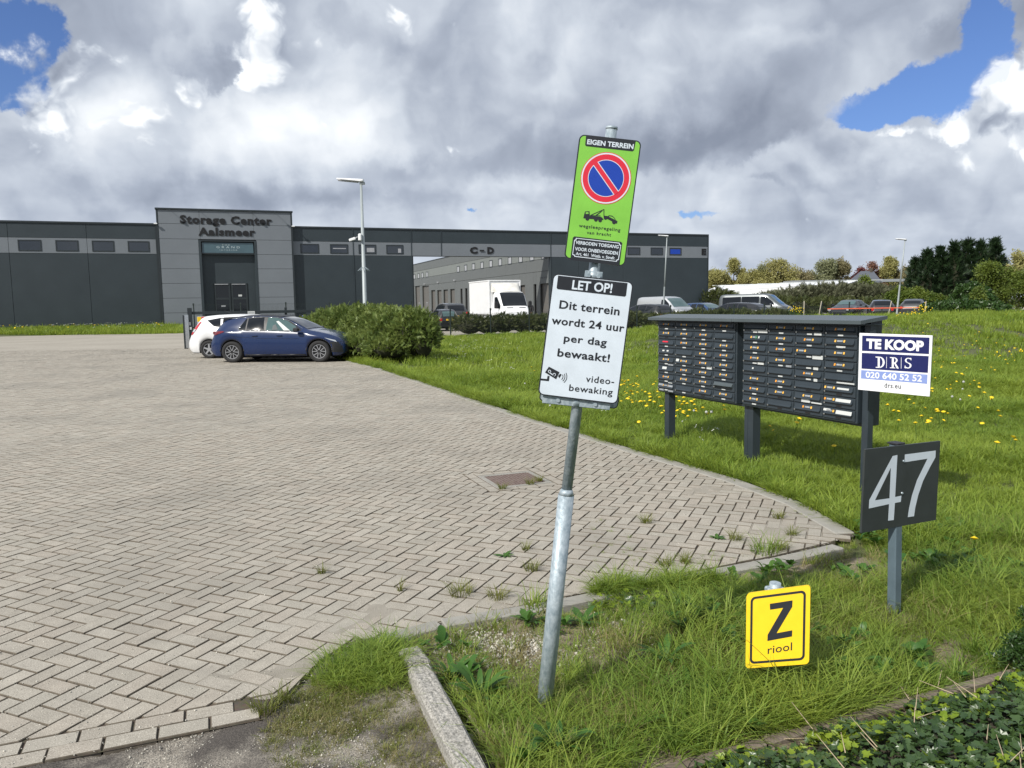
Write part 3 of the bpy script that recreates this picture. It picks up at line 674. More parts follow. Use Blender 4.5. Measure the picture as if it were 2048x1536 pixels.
# ------------------------------------------------------------------ storage building (local axes: u along the facade, v into it)
V0 = 71.2
sb = thing('storage_building', 'long dark grey storage hall with a light window band and taller entrance tower', 'building', (0, 0, 0), RZ)
def fb(name, u0, u1, v0, v1, z0, z1, m, parent=sb, b=0.0):
    mb = MB(); (mb.bbox(u0, u1, v0, v1, z0, z1, b) if b else mb.box(u0, u1, v0, v1, z0, z1)); return mb.build(name, MT[m] if isinstance(m, str) else m, parent)
TOP, BT, BB = 8.80, 7.52, 6.30
g_ = .012
def bay(u0, u1, low=True):
    fb('wall_panel', u0+g_, u1-g_, V0, V0+.14, BT+g_, TOP-.12, 'pvc_dark', b=.006)
    fb('band_panel', u0+g_, u1-g_, V0-.012, V0+.14, BB+g_, BT-g_, 'pvc_mid', b=.006)
    if low: fb('wall_panel', u0+g_, u1-g_, V0, V0+.14, -.2, BB-g_, 'pvc_dark', b=.006)
ul = [-37.3, -31.8, -26.35, -20.9, -15.43, -9.95, -4.70]
for a_, b_ in zip(ul[:-1], ul[1:]): bay(a_, b_)
for a_, b_ in ((6.17, 11.44), (11.44, 16.82)): bay(a_, b_)
for a_, b_ in ((16.82, 19.70), (19.70, 30.95)): bay(a_, b_, False)
for a_, b_ in ((30.95, 34.0), (34.0, 39.1), (39.1, 44.2), (44.2, 49.4)): bay(a_, b_)
fb('wall_backing', -37.3, 16.80, V0+.14, V0+.3, -.2, TOP-.15, 'trim'); fb('wall_backing', 16.80, 30.96, V0+.14, V0+.5, BB-.02, TOP-.15, 'trim'); fb('wall_backing', 30.96, 49.38, V0+.14, V0+.3, -.2, TOP-.15, 'trim')
for u0, u1 in ((-37.4, -4.7), (6.17, 49.5)): fb('roof_trim', u0, u1, V0-.07, V0+.5, TOP-.12, TOP+.03, 'trim', b=.01)
fb('corner_trim', 49.40, 49.52, V0-.03, V0+.5, -.2, TOP-.13, 'trim'); fb('corner_trim', -4.86, -4.71, V0-.03, V0+.1, -.2, TOP-.13, 'trim')
fb('arch_side', 16.78, 16.98, V0+.02, V0+9, -.2, BB-.02, 'trim'); fb('arch_side', 30.94, 31.02, V0+.3, V0+.6, -.2, BB-.02, 'trim')
fb('roof', -37.3, 16.8, V0+.5, V0+28, 8.45, 8.55, 'trim'); fb('roof', 31.4, 49.4, V0+.5, V0+28, 8.45, 8.55, 'trim'); fb('rear_wall', 49.2, 49.4, V0+.5, V0+40, -.2, 8.7, 'pvc_dark')
fb('plinth_strip', -37.3, -4.7, V0-.02, V0, -.2, .25, 'trim')
# slim upright rails on the facade right of the tower
for u in (11.44, 16.82, 19.70, 30.95): fb('joint_rail', u-.035, u+.035, V0-.045, V0-.014, (BB if 17 < u < 30 else -.2), TOP-.13, 'pvc_dark' )
def window(u0, u1, z0, z1, kind=0, v=V0):
    fr = MB(); t = .085
    for (a, b, c, d) in ((u0, u1, z0, z0+t), (u0, u1, z1-t, z1), (u0, u0+t, z0+t, z1-t), (u1-t, u1, z0+t, z1-t)): fr.bbox(a, b, v-.045, v+.05, c, d, .008)
    w_ = fr.build('window', MT['trim'], sb)
    pn = MB().box(u0+t-.01, u1-t+.01, v-.016, v-.014, z0+t-.01, z1-t+.01).build('pane', MT['window_glass'], w_)
    if kind == 1:
        MB().box(u0+.75, u1-.16, v-.020, v-.018, z0+.16, z1-.3).build('blind', MT['blind'], w_)
    if kind == 2:
        MB().box(u0+.25, u1-.2, v-.020, v-.018, z0+.42, z0+.50).build('blind', MT['blind'], w_)
    if kind == 3:
        MB().box(u0+.12, u1-.14, v-.020, v-.018, z0+.13, z1-.16).build('blind', MT['blue'], w_)
    if kind == 4:
        MB().box(u1-.5, u1-.22, v-.020, v-.018, z0+.13, z0+.5).build('blind', MT['blind'], w_)
for i, u in enumerate((-14.79, -12.19, -9.60, -6.98)): window(u, u+1.62, 6.47, 7.35)
for i in range(6): window(-18.4-2.6*i, -16.8-2.6*i, 6.47, 7.35)
for i, u in enumerate((6.80, 9.38, 11.92, 14.46)): window(u, u+1.60, 6.46, 7.30, (0, 2, 1, 4)[i])
for i, u in enumerate((34.6, 37.1, 39.61, 42.34, 44.61)): window(u, u+1.48, 6.58, 7.36, (0, 0, 0, 0, 3)[i])
# tower
TV = 70.8
TU0, TU1 = -4.70, 6.17
tz = [.15, 1.39, 2.62, 3.85, 5.07, 6.30, 7.54, 8.79, 9.93]
DU0, DU1 = -1.39, 2.92
for z0, z1 in zip(tz[:-1], tz[1:]):
    if z1 < 7.6: segs = ((TU0+.13, DU0-.16), (DU1+.16, TU1-.13))
    else: segs = ((TU0+.13, DU0-.0), (DU0+.0, DU1-.0), (DU1, TU1-.13))
    for a_, b_ in segs: fb('tower_panel', a_+.01, b_-.01, TV, TV+.12, z0+g_, z1-g_, 'pvc_mid', b=.006)
fb('tower_backing', TU0+.05, TU1-.05, TV+.12, TV+.2, 7.46, 9.9, 'trim')
for a_, b_ in ((TU0+.05, DU0-.16), (DU1+.16, TU1-.05)): fb('tower_backing', a_, b_, TV+.12, TV+.2, 0, 7.46, 'trim')
for u in (TU0, TU1-.12): fb('corner_trim', u, u+.12, TV-.02, V0+.1, -.2, 9.93, 'trim')
fb('tower_cheek', TU0+.01, TU0+.05, V0+.1, V0+6, 8.0, 9.93, 'trim'); fb('tower_cheek', TU1-.05, TU1-.01, V0+.1, V0+6, 8.0, 9.93, 'trim')
fb('roof_trim', TU0-.06, TU1+.06, TV-.10, V0+6, 9.93, 10.07, 'trim', b=.01)
for u0, u1 in ((DU0-.16, DU0+.02), (DU1-.02, DU1+.16)): fb('recess_frame', u0, u1, TV-.03, TV+.5, .0, 7.46, 'pvc_dark')
fb('recess_frame', DU0+.02, DU1-.02, TV-.03, TV+.5, 7.36, 7.46, 'trim')
# glass box sign over the entrance, recessed wall, door
sp = fb('sign_panel', DU0+.10, DU1-.10, TV+.08, TV+.14, 6.42, 7.28, mat('entrance_glass', (.06, .105, .125), .12, 0, .1, 2, coat=.4))
def wall_text(txt, u0, u1, z0, z1, v, m, parent, bold=0, name='lettering', ext=0.0, sp_=1.0):
    vt, fs = text_mesh(txt, bold, 0, sp_); mn, mxx = vt.min(0), vt.max(0)
    P = [(u0+(p[0]-mn[0])/(mxx[0]-mn[0])*(u1-u0), v, z0+(p[1]-mn[1])/(mxx[1]-mn[1])*(z1-z0)) for p in vt]
    me = bpy.data.meshes.new(name); me.from_pydata(P, [], fs); me.materials.append(m); return link(name, me, parent)
ltr = mat('faint_white_lettering', (.42, .50, .52), .5, 0, .05, 5)
wall_text('THE', .28, .92, 7.05, 7.14, TV+.076, ltr, sp, sp_=1.6); wall_text('GRAND', -.15, 1.72, 6.82, 6.99, TV+.076, ltr, sp, sp_=1.7); wall_text('INTERIOR', .10, 1.50, 6.62, 6.70, TV+.076, ltr, sp, sp_=1.6)
fb('recess_wall', DU0+.02, DU1-.02, TV+.45, TV+.5, 3.85, 6.42, 'pvc_dark'); fb('recess_wall', DU0+.02, -.55, TV+.45, TV+.5, 0, 3.85, 'pvc_dark'); fb('recess_wall', 2.22, DU1-.02, TV+.45, TV+.5, 0, 3.85, 'pvc_dark'); fb('recess_lintel', DU0+.02, DU1-.02, TV+.1, TV+.5, 6.30, 6.42, 'trim')
fb('recess_lintel', DU0+.02, DU1-.02, TV+.14, TV+.45, 6.42, 6.5, 'trim')
dg = MT['door_glass']
for k, (a_, b_) in enumerate(((-.52, .78), (.86, 2.18))):
    fr = MB(); t = .13
    for (c, d, e, f) in ((a_, b_, .02, .2), (a_, b_, 3.70, 3.84), (a_, a_+t, .2, 3.70), (b_-t, b_, .2, 3.70), (a_+t, b_-t, 2.45, 2.62)): fr.bbox(c, d, TV+.40, TV+.46, e, f, .006)
    d_ = fr.build('door', MT['trim'], sb)
    MB().box(a_+t, b_-t, TV+.43, TV+.44, .2, 3.70).build('pane', dg, d_)
    MB().bbox(a_+.05, b_-.15, TV+.37, TV+.40, 3.74, 3.80, .004).build('door_closer', MT['blind'], d_)
    MB().bbox((b_-.09 if k == 0 else a_+.03), (b_-.05 if k == 0 else a_+.07), TV+.32, TV+.40, 1.05, 1.5, .006).build('handle', MT['chrome'], d_)
    if k == 1: MB().box(a_+.55, a_+.85, TV+.425, TV+.428, 2.72, 2.88).build('notice', MT['paper'], d_)
    else:
        MB().box(a_+.45, a_+.95, TV+.425, TV+.428, 1.32, 1.38).build('notice', MT['paper'], d_); MB().box(a_+.5, a_+.85, TV+.425, TV+.428, 1.85, 1.97).build('notice', MT['blind'], d_)
# raised letters
def letters(txt, u0, u1, z0, z1, v, depth, parent, bold=.035, sp_=1.05, m=MT['letters']):
    vt, fs = text_mesh(txt, bold, .05, sp_, 2); mn, mxx = vt.min(0), vt.max(0)
    for isl in islands(len(vt), fs):
        ids = sorted({i for f in isl for i in f}); mp = {j: i for i, j in enumerate(ids)}
        P = [(u0+(vt[i][0]-mn[0])/(mxx[0]-mn[0])*(u1-u0), v-depth/2-(vt[i][2]/.05)*depth/2, z0+(vt[i][1]-mn[1])/(mxx[1]-mn[1])*(z1-z0)) for i in ids]
        me = bpy.data.meshes.new('letter'); me.from_pydata(P, [], [[mp[i] for i in f] for f in isl]); me.materials.append(m); link('letter', me, parent)
letters('Storage Center', -2.90, 4.46, 8.62, 9.52, TV-.008, .04, sb, .048, 1.14)
letters('Aalsmeer', -1.52, 3.04, 7.84, 8.52, TV-.008, .04, sb, .048, 1.14)
letters('C', 22.51, 23.28, 6.55, 7.20, V0-.02, .04, sb, .06); letters('D', 24.28, 24.96, 6.55, 7.20, V0-.02, .04, sb, .06)
fb('letter', 23.50, 23.94, V0-.10, V0-.05, 6.80, 6.92, 'letters'); letters('E', 48.62, 49.18, 6.64, 7.30, V0-.02, .04, sb, .06)
# spot arms under the tower roof, cameras on the corners
for u in (-3.62, -1.36, .70, 2.74, 4.72):
    m_ = MB().tube((u, TV-.08, 9.93), (u, TV-.52, 9.90), .018, n=8); m_.bbox(u-.09, u+.09, TV-.62, TV-.50, 9.82, 9.93, .01); m_.build('spot_light', MT['trim'], sb)
for u, v in ((TU0-.08, TV-.12), (TU1+.02, TV-.12)):
    m_ = MB().bbox(u-.10, u+.16, v-.16, v-.02, 8.70, 8.80, .02); m_.tube((u+.05, v, 8.74), (u+.05, v+.2, 8.80), .03, n=8); m_.build('security_camera', MT['white'], sb)

# ------------------------------------------------------------------ rear hall seen through the gateway
UW = 30.95
hw = thing('rear_storage_hall', 'grey storage hall with garage doors seen through the gateway of the front building', 'building', (0, 0, 0), RZ)
def wb(name, v0, v1, z0, z1, m, parent=hw, d0=-.0, d1=.15, b=0.0):
    mb = MB(); (mb.bbox(UW+d0, UW+d1, v0, v1, z0, z1, b) if b else mb.box(UW+d0, UW+d1, v0, v1, z0, z1)); return mb.build(name, MT[m] if isinstance(m, str) else m, parent)
vj = [71.7, 77.78, 84.31, 91.2, 97.95, 104.77, 111.95, 119.47, 124.55, 131, 138, 145]
drs = [(71.75, 74.05, 3.72, 1), (75.05, 75.85, 3.72, 0), (78.2, 79.9, 3.72, 1), (87.5, 89.6, 3.9, 1), (93.5, 95.5, 3.9, 1), (99.3, 100.4, 3.9, 0), (101.6, 102.6, 3.9, 0), (105.25, 107.7, 3.97, 1), (108.75, 111.3, 3.97, 1), (112.3, 114.85, 3.97, 1), (115.9, 118.5, 4.05, 1), (119.8, 124.2, 4.85, 2), (125.65, 129.1, 4.95, 2), (131.5, 135, 4.95, 2)]
for a_, b_ in zip(vj[:-1], vj[1:]):
    wb('wall_panel', a_+g_, b_-g_, 7.45, 8.6, 'hall_panel', b=.006); wb('band_panel', a_+g_, b_-g_, 6.25, 7.42, 'hall_band', b=.006); wb('wall_panel', a_+g_, b_-g_, 5.0, 6.22, 'hall_panel', b=.006)
ed = sorted(set(vj+[x for d in drs for x in d[:2]]))
for a_, b_ in zip(ed[:-1], ed[1:]):
    dd = [d for d in drs if d[0] <= a_+.001 and d[1] >= b_-.001]
    if dd:
        wb('wall_panel', a_+g_, b_-g_, dd[0][2]+.02, 4.97, 'hall_panel', b=.004) if dd[0][2] < 4.9 else None
    else: wb('wall_panel', a_+g_, b_-g_, -.1, 4.97, 'hall_panel', b=.004)
wb('wall_backing', 71.6, 145, -.1, 8.6, 'trim', d0=.3, d1=.4)
for (a_, b_, z, k) in drs:
    if k:
        d_ = wb('garage_door', a_+.08, b_-.08, -.05, z, 'door_grey', d0=.22, d1=.28)
        for q in range(1, 7): MB().box(UW+.214, UW+.219, a_+.09, b_-.09, z*q/7-.012, z*q/7+.012).build('door_groove', MT['hall_panel'], d_)
        wb('door_jamb', a_, a_+.07, -.05, z, 'hall_panel', d0=.01, d1=.3)
        if k == 2:
            fr = MB(); c = (a_+b_)/2
            for (x0, x1, z0, z1) in ((c-.5, c-.42, 0, 2.2), (c+.42, c+.5, 0, 2.2), (c-.42, c+.42, 2.12, 2.2)): fr.box(UW+.20, UW+.212, x0, x1, z0, z1)
            fr.build('wicket_door', MT['blind'], d_)
    else:
        d_ = wb('door', a_+.05, b_-.05, -.05, z, 'black', d0=.22, d1=.28); MB().box(UW+.19, UW+.215, a_+.1, a_+.18, 0.05, z-1.2).build('door_frame', MT['chrome'], d_)
wb('roof_trim', 71.7, 145, 8.6, 8.72, 'trim', d0=-.05, d1=.5, b=.01)
for v in (73.0, 76.15, 79.45, 82.8, 86.1, 89.45, 92.85, 96.35, 99.8, 103.3, 120.65, 123.7, 126.3, 129.25, 133, 136):
    fr = MB()
    for (a, b, c, d) in ((v-.6, v+.6, 6.2, 6.28), (v-.6, v+.6, 6.98, 7.06), (v-.6, v-.5, 6.28, 6.98), (v+.5, v+.6, 6.28, 6.98)): fr.box(UW-.04, UW+.01, a, b, c, d)
    w_ = fr.build('window', MT['trim'], hw); MB().box(UW-.012, UW-.010, v-.5, v+.5, 6.28, 6.98).build('pane', MT['blind'], w_)
for v in (104.9, 113.8, 106.0+16, ): MB().bbox(UW-.25, UW, v-.12, v+.12, 5.05, 5.25, .02).build('wall_lamp', MT['blind'], hw)

def hall_text(txt, v0, v1, z0, z1):
    vt, fs = text_mesh(txt, .01); mn, mxx = vt.min(0), vt.max(0)
    P = [(UW-.006, v1+(v0-v1)*(p[0]-mn[0])/(mxx[0]-mn[0]), z0+(p[1]-mn[1])/(mxx[1]-mn[1])*(z1-z0)) for p in vt]
    me = bpy.data.meshes.new('lettering'); me.from_pydata(P, [], fs); me.materials.append(MT['ink']); link('lettering', me, hw)
hall_text('748-479', 72.1, 74.0, 4.25, 4.42)
# ------------------------------------------------------------------ boards: flat sheets whose prints are laid out in board coordinates
class Board:
    """a flat board given by its four corners in the photograph (TL,TR,BR,BL) and the depth of each corner"""
    def __init__(s, corners, depths):
        s.px = np.array(corners, float); P = [at_depth(c[0], c[1], d) for c, d in zip(corners, depths)]
        s.P = [np.array(p) for p in P]; s.w = np.linalg.norm(s.P[1]-s.P[0]); s.h = np.linalg.norm(s.P[3]-s.P[0])
        uv = np.array([(0, 0), (1, 0), (1, 1), (0, 1)], float); A = []
        for (x, y), (u, v) in zip(s.px, uv): A += [[x, y, 1, 0, 0, 0, -u*x, -u*y, -u], [0, 0, 0, x, y, 1, -v*x, -v*y, -v]]
        s.Hm = np.linalg.svd(np.array(A))[2][-1].reshape(3, 3)
        n = np.cross(s.P[1]-s.P[0], s.P[3]-s.P[0]); n /= np.linalg.norm(n)
        if n @ (CAM - s.P[0]) < 0: n = -n
        s.n = n
    def uv(s, x, y): q = s.Hm @ np.array([x, y, 1.]); return q[:2]/q[2]
    def at(s, u, v, lift=0.): a, b, c, d = s.P; return a*(1-u)*(1-v)+b*u*(1-v)+c*u*v+d*(1-u)*v + s.n*lift
    def rrect(s, m, r, n=6, m2=None):
        """rounded rectangle in uv with margin m (metres) and corner radius r"""
        pts = []; mx_, my = m, (m if m2 is None else m2)
        for cx, cy, a0 in ((s.w-mx_-r, my+r, -90), (s.w-mx_-r, s.h-my-r, 0), (mx_+r, s.h-my-r, 90), (mx_+r, my+r, 180)):
            for i in range(n+1): a = math.radians(a0+90*i/n); pts.append(((cx+r*math.cos(a))/s.w, (cy+r*math.sin(a))/s.h))
        return pts
    def slab(s, name, pts, t, m, parent, world=False, z=0.):
        n = len(pts); vs = [tuple(s.at(u, v, z)) for u, v in pts]+[tuple(s.at(u, v, z-t)) for u, v in pts]
        mb = MB().add(vs, [list(range(n)), list(range(2*n-1, n-1, -1))]+[[i, n+i, n+(i+1) % n, (i+1) % n] for i in range(n)])
        return mb.build(name, MT[m] if isinstance(m, str) else m, parent, world)
    def flat(s, name, polys, m, parent, lift=.0012, px=True):
        vs, fs = [], []
        for pl in polys:
            q = [s.uv(*p) if px else p for p in pl]
            tr = tessellate_polygon([[Vector((a*s.w, b*s.h, 0)) for a, b in q]]); b0 = len(vs); vs += [tuple(s.at(a, b, lift)) for a, b in q]; fs += [[b0+i for i in t] for t in tr]
        me = bpy.data.meshes.new(name); me.from_pydata(vs, [], fs); me.materials.append(MT[m] if isinstance(m, str) else m); me.update()
        for p in me.polygons:
            if Vector(p.normal).dot(Vector(s.n)) < 0: p.flip()
        return link(name, me, parent)
    def ringpoly(s, outer, inner): return [[outer[i], outer[(i+1) % len(outer)], inner[(i+1) % len(outer)], inner[i]] for i in range(len(outer))]
    def text(s, lines, m, parent, lift=.0016, bold=.02, sp_=1.0, name='lettering'):
        """lines: (txt, left px, right px, cap height px, [descender?]) baseline left/right in photo pixels"""
        vs, fs = [], []
        for ln in lines:
            txt, L, R_, cap = ln[:4]; bo = ln[4] if len(ln) > 4 else bold; spc = ln[5] if len(ln) > 5 else sp_
            vt, ft = text_mesh(txt, bo, 0, spc); capu = text_cap(bo)
            mn, mxx = vt[:, 0].min(), vt[:, 0].max()
            l = s.uv(*L); r = s.uv(*R_); mid = ((L[0]+R_[0])/2, (L[1]+R_[1])/2)
            dn_ = s.uv(mid[0], mid[1]-cap); hh = abs((s.uv(*mid)-dn_)[1])
            b0 = len(vs)
            for p in vt:
                t = (p[0]-mn)/(mxx-mn); base = l+(r-l)*t; vs.append(tuple(s.at(base[0], base[1]-(p[1]/capu)*hh, lift)))
            fs += [[b0+i for i in f] for f in ft]
        me = bpy.data.meshes.new(name); me.from_pydata(vs, [], fs); me.materials.append(MT[m] if isinstance(m, str) else m); me.update()
        for p in me.polygons:
            if Vector(p.normal).dot(Vector(s.n)) < 0: p.flip()
        o = link(name, me, parent); o['kind'] = 'stuff'; return o
_cap = {}
def text_cap(b):
    if b not in _cap: v, _ = text_mesh('H', b); _cap[b] = v[:, 1].max()
    return _cap[b]
def Z(ox, oy, s): return lambda *pts: [(ox+a/s, oy+b/s) for a, b in pts]
def zt_(z, lines): return [(l[0], z(l[1])[0], z(l[2])[0], l[3]/z.s)+tuple(l[4:]) for l in lines]
def mk(ox, oy, s): f = Z(ox, oy, s); f.s = s; return f

# ---- the leaning pole with its two boards
base = ground(1090, 1404)
YP = base[1]
pole = thing('sign_post', 'leaning galvanised pole carrying a green no-parking board above a white warning board', 'sign', (base[0], base[1], 0))
jn = at_depth(1133, 984, YP); tp = at_depth(1223.5, 256, YP)
axis = (tp-base)/np.linalg.norm(tp-base)
mb = MB().tube(base-axis*.12, jn-axis*.012, .0325, n=28); mb.tube(jn-axis*.012, jn+axis*.012, .0325, .0225, n=28); mb.build('lower_pole', MT['galv'], pole, True)
MB().tube(jn+axis*.010, tp, .0218, n=24).build('upper_pole', MT['galv'], pole, True)
MB().tube(tp-axis*.006, tp+axis*.004, .0232, n=24).build('pole_cap', MT['galv'], pole, True)
zA = mk(1040, 240, 5.1214); zB = mk(1040, 530, 4.6536)
YB = YP-.035
bA = Board(zA((612, 145), (1246, 215), (1072, 1502), (452, 1415)), [YB]*4)
A_ = bA.slab('sign_board', bA.rrect(0, .020), .012, 'ink', pole, True)
bA.flat('green_face', [bA.rrect(.0045, .0165)], 'signgreen', A_, .0006, px=False)
Lz = lambda *p: zA(*p)
bA.flat('title_plate', [Lz((676, 158), (1184, 216), (1166, 310), (1150, 322), (676, 268), (666, 256))], 'ink', A_, .0012)
bA.flat('notice_plate', [Lz((556, 1192), (1034, 1248), (1046, 1262), (1018, 1492), (514, 1434), (540, 1206))], 'ink', A_, .0012)
def fr(z, pts, w): 
    c = np.mean(pts, axis=0); return [(tuple(p), tuple(np.array(p)+(c-np.array(p))*w)) for p in pts]
pl = [(572, 1208), (1016, 1258), (1022, 1276), (1034, 1282), (1010, 1432), (994, 1438), (988, 1452), (556, 1400), (552, 1388), (534, 1380), (554, 1230), (568, 1224)]
c_ = np.mean(pl, axis=0); inn = [tuple(np.array(p)+np.array([np.sign(c_[0]-p[0])*7, np.sign(c_[1]-p[1])*7])) for p in pl]
bA.flat('notice_border', [zA(*q) for q in bA.ringpoly(pl, inn)], 'signface', A_, .0018)
bA.text(zt_(zA, [('EIGEN TERREIN', (684, 246), (1158, 298), 50, .03), ('VERBODEN TOEGANG', (566, 1268), (1006, 1316), 33, .025), ('VOOR ONBEVOEGDEN', (560, 1334), (998, 1382), 34, .025), ('Art. 461  Wetb. v. Strafr.', (568, 1382), (972, 1430), 30, .018)]), 'signface', A_, .0020)
bA.text(zt_(zA, [('wegsleepregeling', (600, 1096), (1024, 1144), 34, .012, 1.15), ('van kracht', (680, 1166), (928, 1192), 32, .012, 1.15)]), 'ink', A_, .0014)
def circ(b, cx, cy, r, n=48, a0=0, a1=360): # r in px along both board axes
    c = b.uv(cx, cy); rr = np.linalg.norm((b.uv(cx+r, cy+r*.11)-c)*np.array([b.w, b.h]))
    return [(c[0]+rr*math.cos(math.radians(a0+(a1-a0)*i/n))/b.w, c[1]+rr*math.sin(math.radians(a0+(a1-a0)*i/n))/b.h) for i in range(n+(0 if a1-a0 == 360 else 1))]
cx, cy = zA((877, 598))[0]; s5 = zA.s
for r_, m_, l_ in ((259, 'red', .0012), (252, 'signface', .0014), (238, 'red', .0016), (184, 'signface', .0018), (178, 'blue', .0020)):
    bA.flat('roundel', [circ(bA, cx, cy, r_/s5)], m_, A_, l_, px=False)
c0 = bA.uv(cx, cy)
def bar(b, c, hw, r, a): # strip through c, angle a (board metric)
    d = np.array([math.cos(a), math.sin(a)]); n_ = np.array([-d[1], d[0]]); q = [d*r*s1+n_*hw*s2 for s1, s2 in ((-1, -1), (1, -1), (1, 1), (-1, 1))]
    return [(c[0]+p[0]/b.w, c[1]+p[1]/b.h) for p in q]
rad = np.linalg.norm((bA.uv(cx+180/s5, cy+180/s5*.11)-c0)*np.array([bA.w, bA.h]))
bA.flat('roundel', [bar(bA, c0, rad*.17, rad*.985, math.radians(47))], 'signface', A_, .0022, px=False)
bA.flat('roundel', [bar(bA, c0, rad*.13, rad*1.04, math.radians(47))], 'red', A_, .0024, px=False)
# tow truck pictogram
T_ = [Lz((646, 1006), (654, 972), (664, 938), (708, 934), (712, 976), (716, 984), (820, 990), (838, 1000), (852, 1018), (848, 1024), (700, 1012)),
      Lz((716, 982), (720, 972), (858, 912), (858, 918), (736, 974)), Lz((770, 976), (838, 926), (844, 930), (786, 978)), Lz((852, 914), (860, 912), (860, 984), (853, 984)), Lz((716, 976), (820, 978), (822, 984), (716, 984)),
      Lz((852, 980), (892, 984), (996, 1036), (990, 1062), (976, 1058), (900, 1018), (856, 1004)), Lz((896, 984), (912, 976), (944, 982), (970, 1006), (976, 1024), (968, 1020), (962, 1006), (942, 990), (914, 984), (904, 990))]
bA.flat('pictogram', T_, 'ink', A_, .0014)
bA.flat('pictogram', [circ(bA, *Lz((x, y))[0], 19/s5, 18) for x, y in ((687, 1011), (774, 1021), (817, 1028), (873, 1002), (960, 1048))], 'ink', A_, .0016, px=False)
bA.flat('pictogram', [Lz((670, 946), (698, 944), (700, 962), (672, 964))], 'signgreen', A_, .0018)
# lower board
bB = Board(zB((310, 76), (1058, 158), (905, 1298), (166, 1206)), [YB-.004]*4)
B_ = bB.slab('sign_board', bB.rrect(0, .022), .012, 'ink', pole, True); 
bB.flat('white_face', [bB.rrect(.0045, .018)], 'signface', B_, .0006, px=False)
Lb = lambda *p: zB(*p)
bB.flat('title_plate', [Lb((354, 98), (1000, 168), (986, 284), (974, 294), (350, 224), (340, 212))], 'ink', B_, .0012)
bB.text(zt_(zB, [('LET OP!', (480, 222), (852, 258), 84, .025)]), 'signface', B_, .0020)
bB.text(zt_(zB, [('Dit terrein', (362, 400), (922, 466), 76, .022, 1.06), ('wordt 24 uur', (290, 544), (966, 620), 72, .022, 1.06), ('per dag', (404, 708), (802, 752), 68, .022, 1.08), ('bewaakt!', (344, 846), (830, 902), 74, .022, 1.06),
                 ('video-', (608, 1086), (872, 1112), 62, .012, 1.1), ('bewaking', (452, 1168), (858, 1212), 60, .012, 1.08)]), 'ink', B_, .0014)
Cm = [Lb((268, 944), (366, 996), (334, 1062), (232, 998)), Lb((352, 1032), (372, 1010), (386, 1018), (364, 1052)), Lb((190, 1054), (250, 1060), (256, 1030), (274, 1032), (268, 1080), (190, 1072))]
for k, rr in enumerate((34, 52, 70)):
    o_, i_ = [], []
    for q in range(9):
        a = math.radians(-28+10*q); o_.append((362+(rr+5)*math.cos(a), 1036+(rr+5)*math.sin(a))); i_.append((362+(rr-1)*math.cos(a), 1036+(rr-1)*math.sin(a)))
    Cm += [Lb(o_[q], o_[q+1], i_[q+1], i_[q]) for q in range(8)]
bB.flat('pictogram', Cm, 'ink', B_, .0014)
bB.flat('pictogram', [circ(bB, *Lb(p)[0], 14/zB.s, 14) for p in ((274, 988), (318, 1018))]+[bB and [tuple(bB.uv(*q)) for q in Lb((276, 996), (322, 1028), (318, 1036), (270, 1002))]], 'signface', B_, .0018, px=False)
bB.flat('pictogram', [circ(bB, *Lb(p)[0], 8/zB.s, 12) for p in ((274, 988), (318, 1018))], 'ink', B_, .0022, px=False)
# second board seen below, its mounting rail and clamps
bC = Board(zB((196, 1130), (930, 1220), (905, 1340), (176, 1262)), [YB+.035+.028]*4)
C_ = bC.slab('back_board', bC.rrect(0, .016), .012, 'ink', pole, True)
bC.flat('grey_back', [bC.rrect(.004, .013)], 'galv', C_, .0006, px=False)
def clampat(px_, py_, w_=.11):
    p = at_depth(px_, py_, YP-.004); e = np.cross(axis, [0, 1, 0]); e /= np.linalg.norm(e)
    m_ = MB(); T = Matrix(((e[0], 0, axis[0], p[0]), (e[1], 1, axis[1], p[1]), (e[2], 0, axis[2], p[2]), (0, 0, 0, 1)))
    m_.bbox(-w_, w_, -.024, -.019, -.018, .018, .002, T=T)
    for s_ in (-1, 1):
        m_.tube(T @ Vector((s_*w_*.55, -.030, 0)), T @ Vector((s_*w_*.55, -.018, 0)), .008, n=8)
    m_.tube(T @ Vector((0, 0, -.018)), T @ Vector((0, 0, .018)), .027, n=20)
    m_.build('clamp', MT['galv'], pole, True)
clampat(1152, 803, .135); clampat(1186, 552, .035); clampat(1213, 300, .09); clampat(1196, 470, .09)

# ---- board 47
q47 = [(1731, 899), (1881, 882), (1872, 1040), (1723, 1066)]
b47 = Board(q47, [3.835, 4.055, 4.055, 3.835])
p47 = ground(1788, 1220); r47 = thing('house_number_sign', 'square dark grey board with large pale numerals 47 on a grey-blue steel post', 'sign', (p47[0], p47[1], 0))
bd = b47.slab('number_board', [(0, 0), (1, 0), (1, 1), (0, 1)], .012, 'board47', r47, True)
z47 = mk(1640, 640, 2.5607); z4 = mk(1600, 900, 4.5179)
four = [z4((879, 44), (846, 634), (794, 638), (802, 486), (620, 528), (624, 452), (836, 54)), ]
four = [z4((836, 54), (879, 44), (858, 424), (915, 412), (910, 468), (856, 478), (846, 632), (794, 638), (803, 488), (620, 528), (624, 452))]
hole = z4((818, 160), (806, 434), (676, 452))
b47.flat('numeral', four, 'num47', bd, .0012); b47.flat('numeral', [hole], 'board47', bd, .0018)
b47.flat('numeral', [z4((946, 40), (1225, 4), (1222, 66), (1170, 160), (1110, 280), (1066, 410), (1040, 520), (1029, 598), (972, 606), (985, 520), (1010, 410), (1056, 270), (1110, 160), (1150, 78), (943, 110))], 'num47', bd, .0012)
for p in z4((935, 98), (920, 388)):
    u = b47.uv(*p); a = b47.at(u[0], u[1], -.02); b_ = b47.at(u[0], u[1], .006); MB().tube(a, b_, .0055, n=10).build('bolt', MT['galv'], bd)
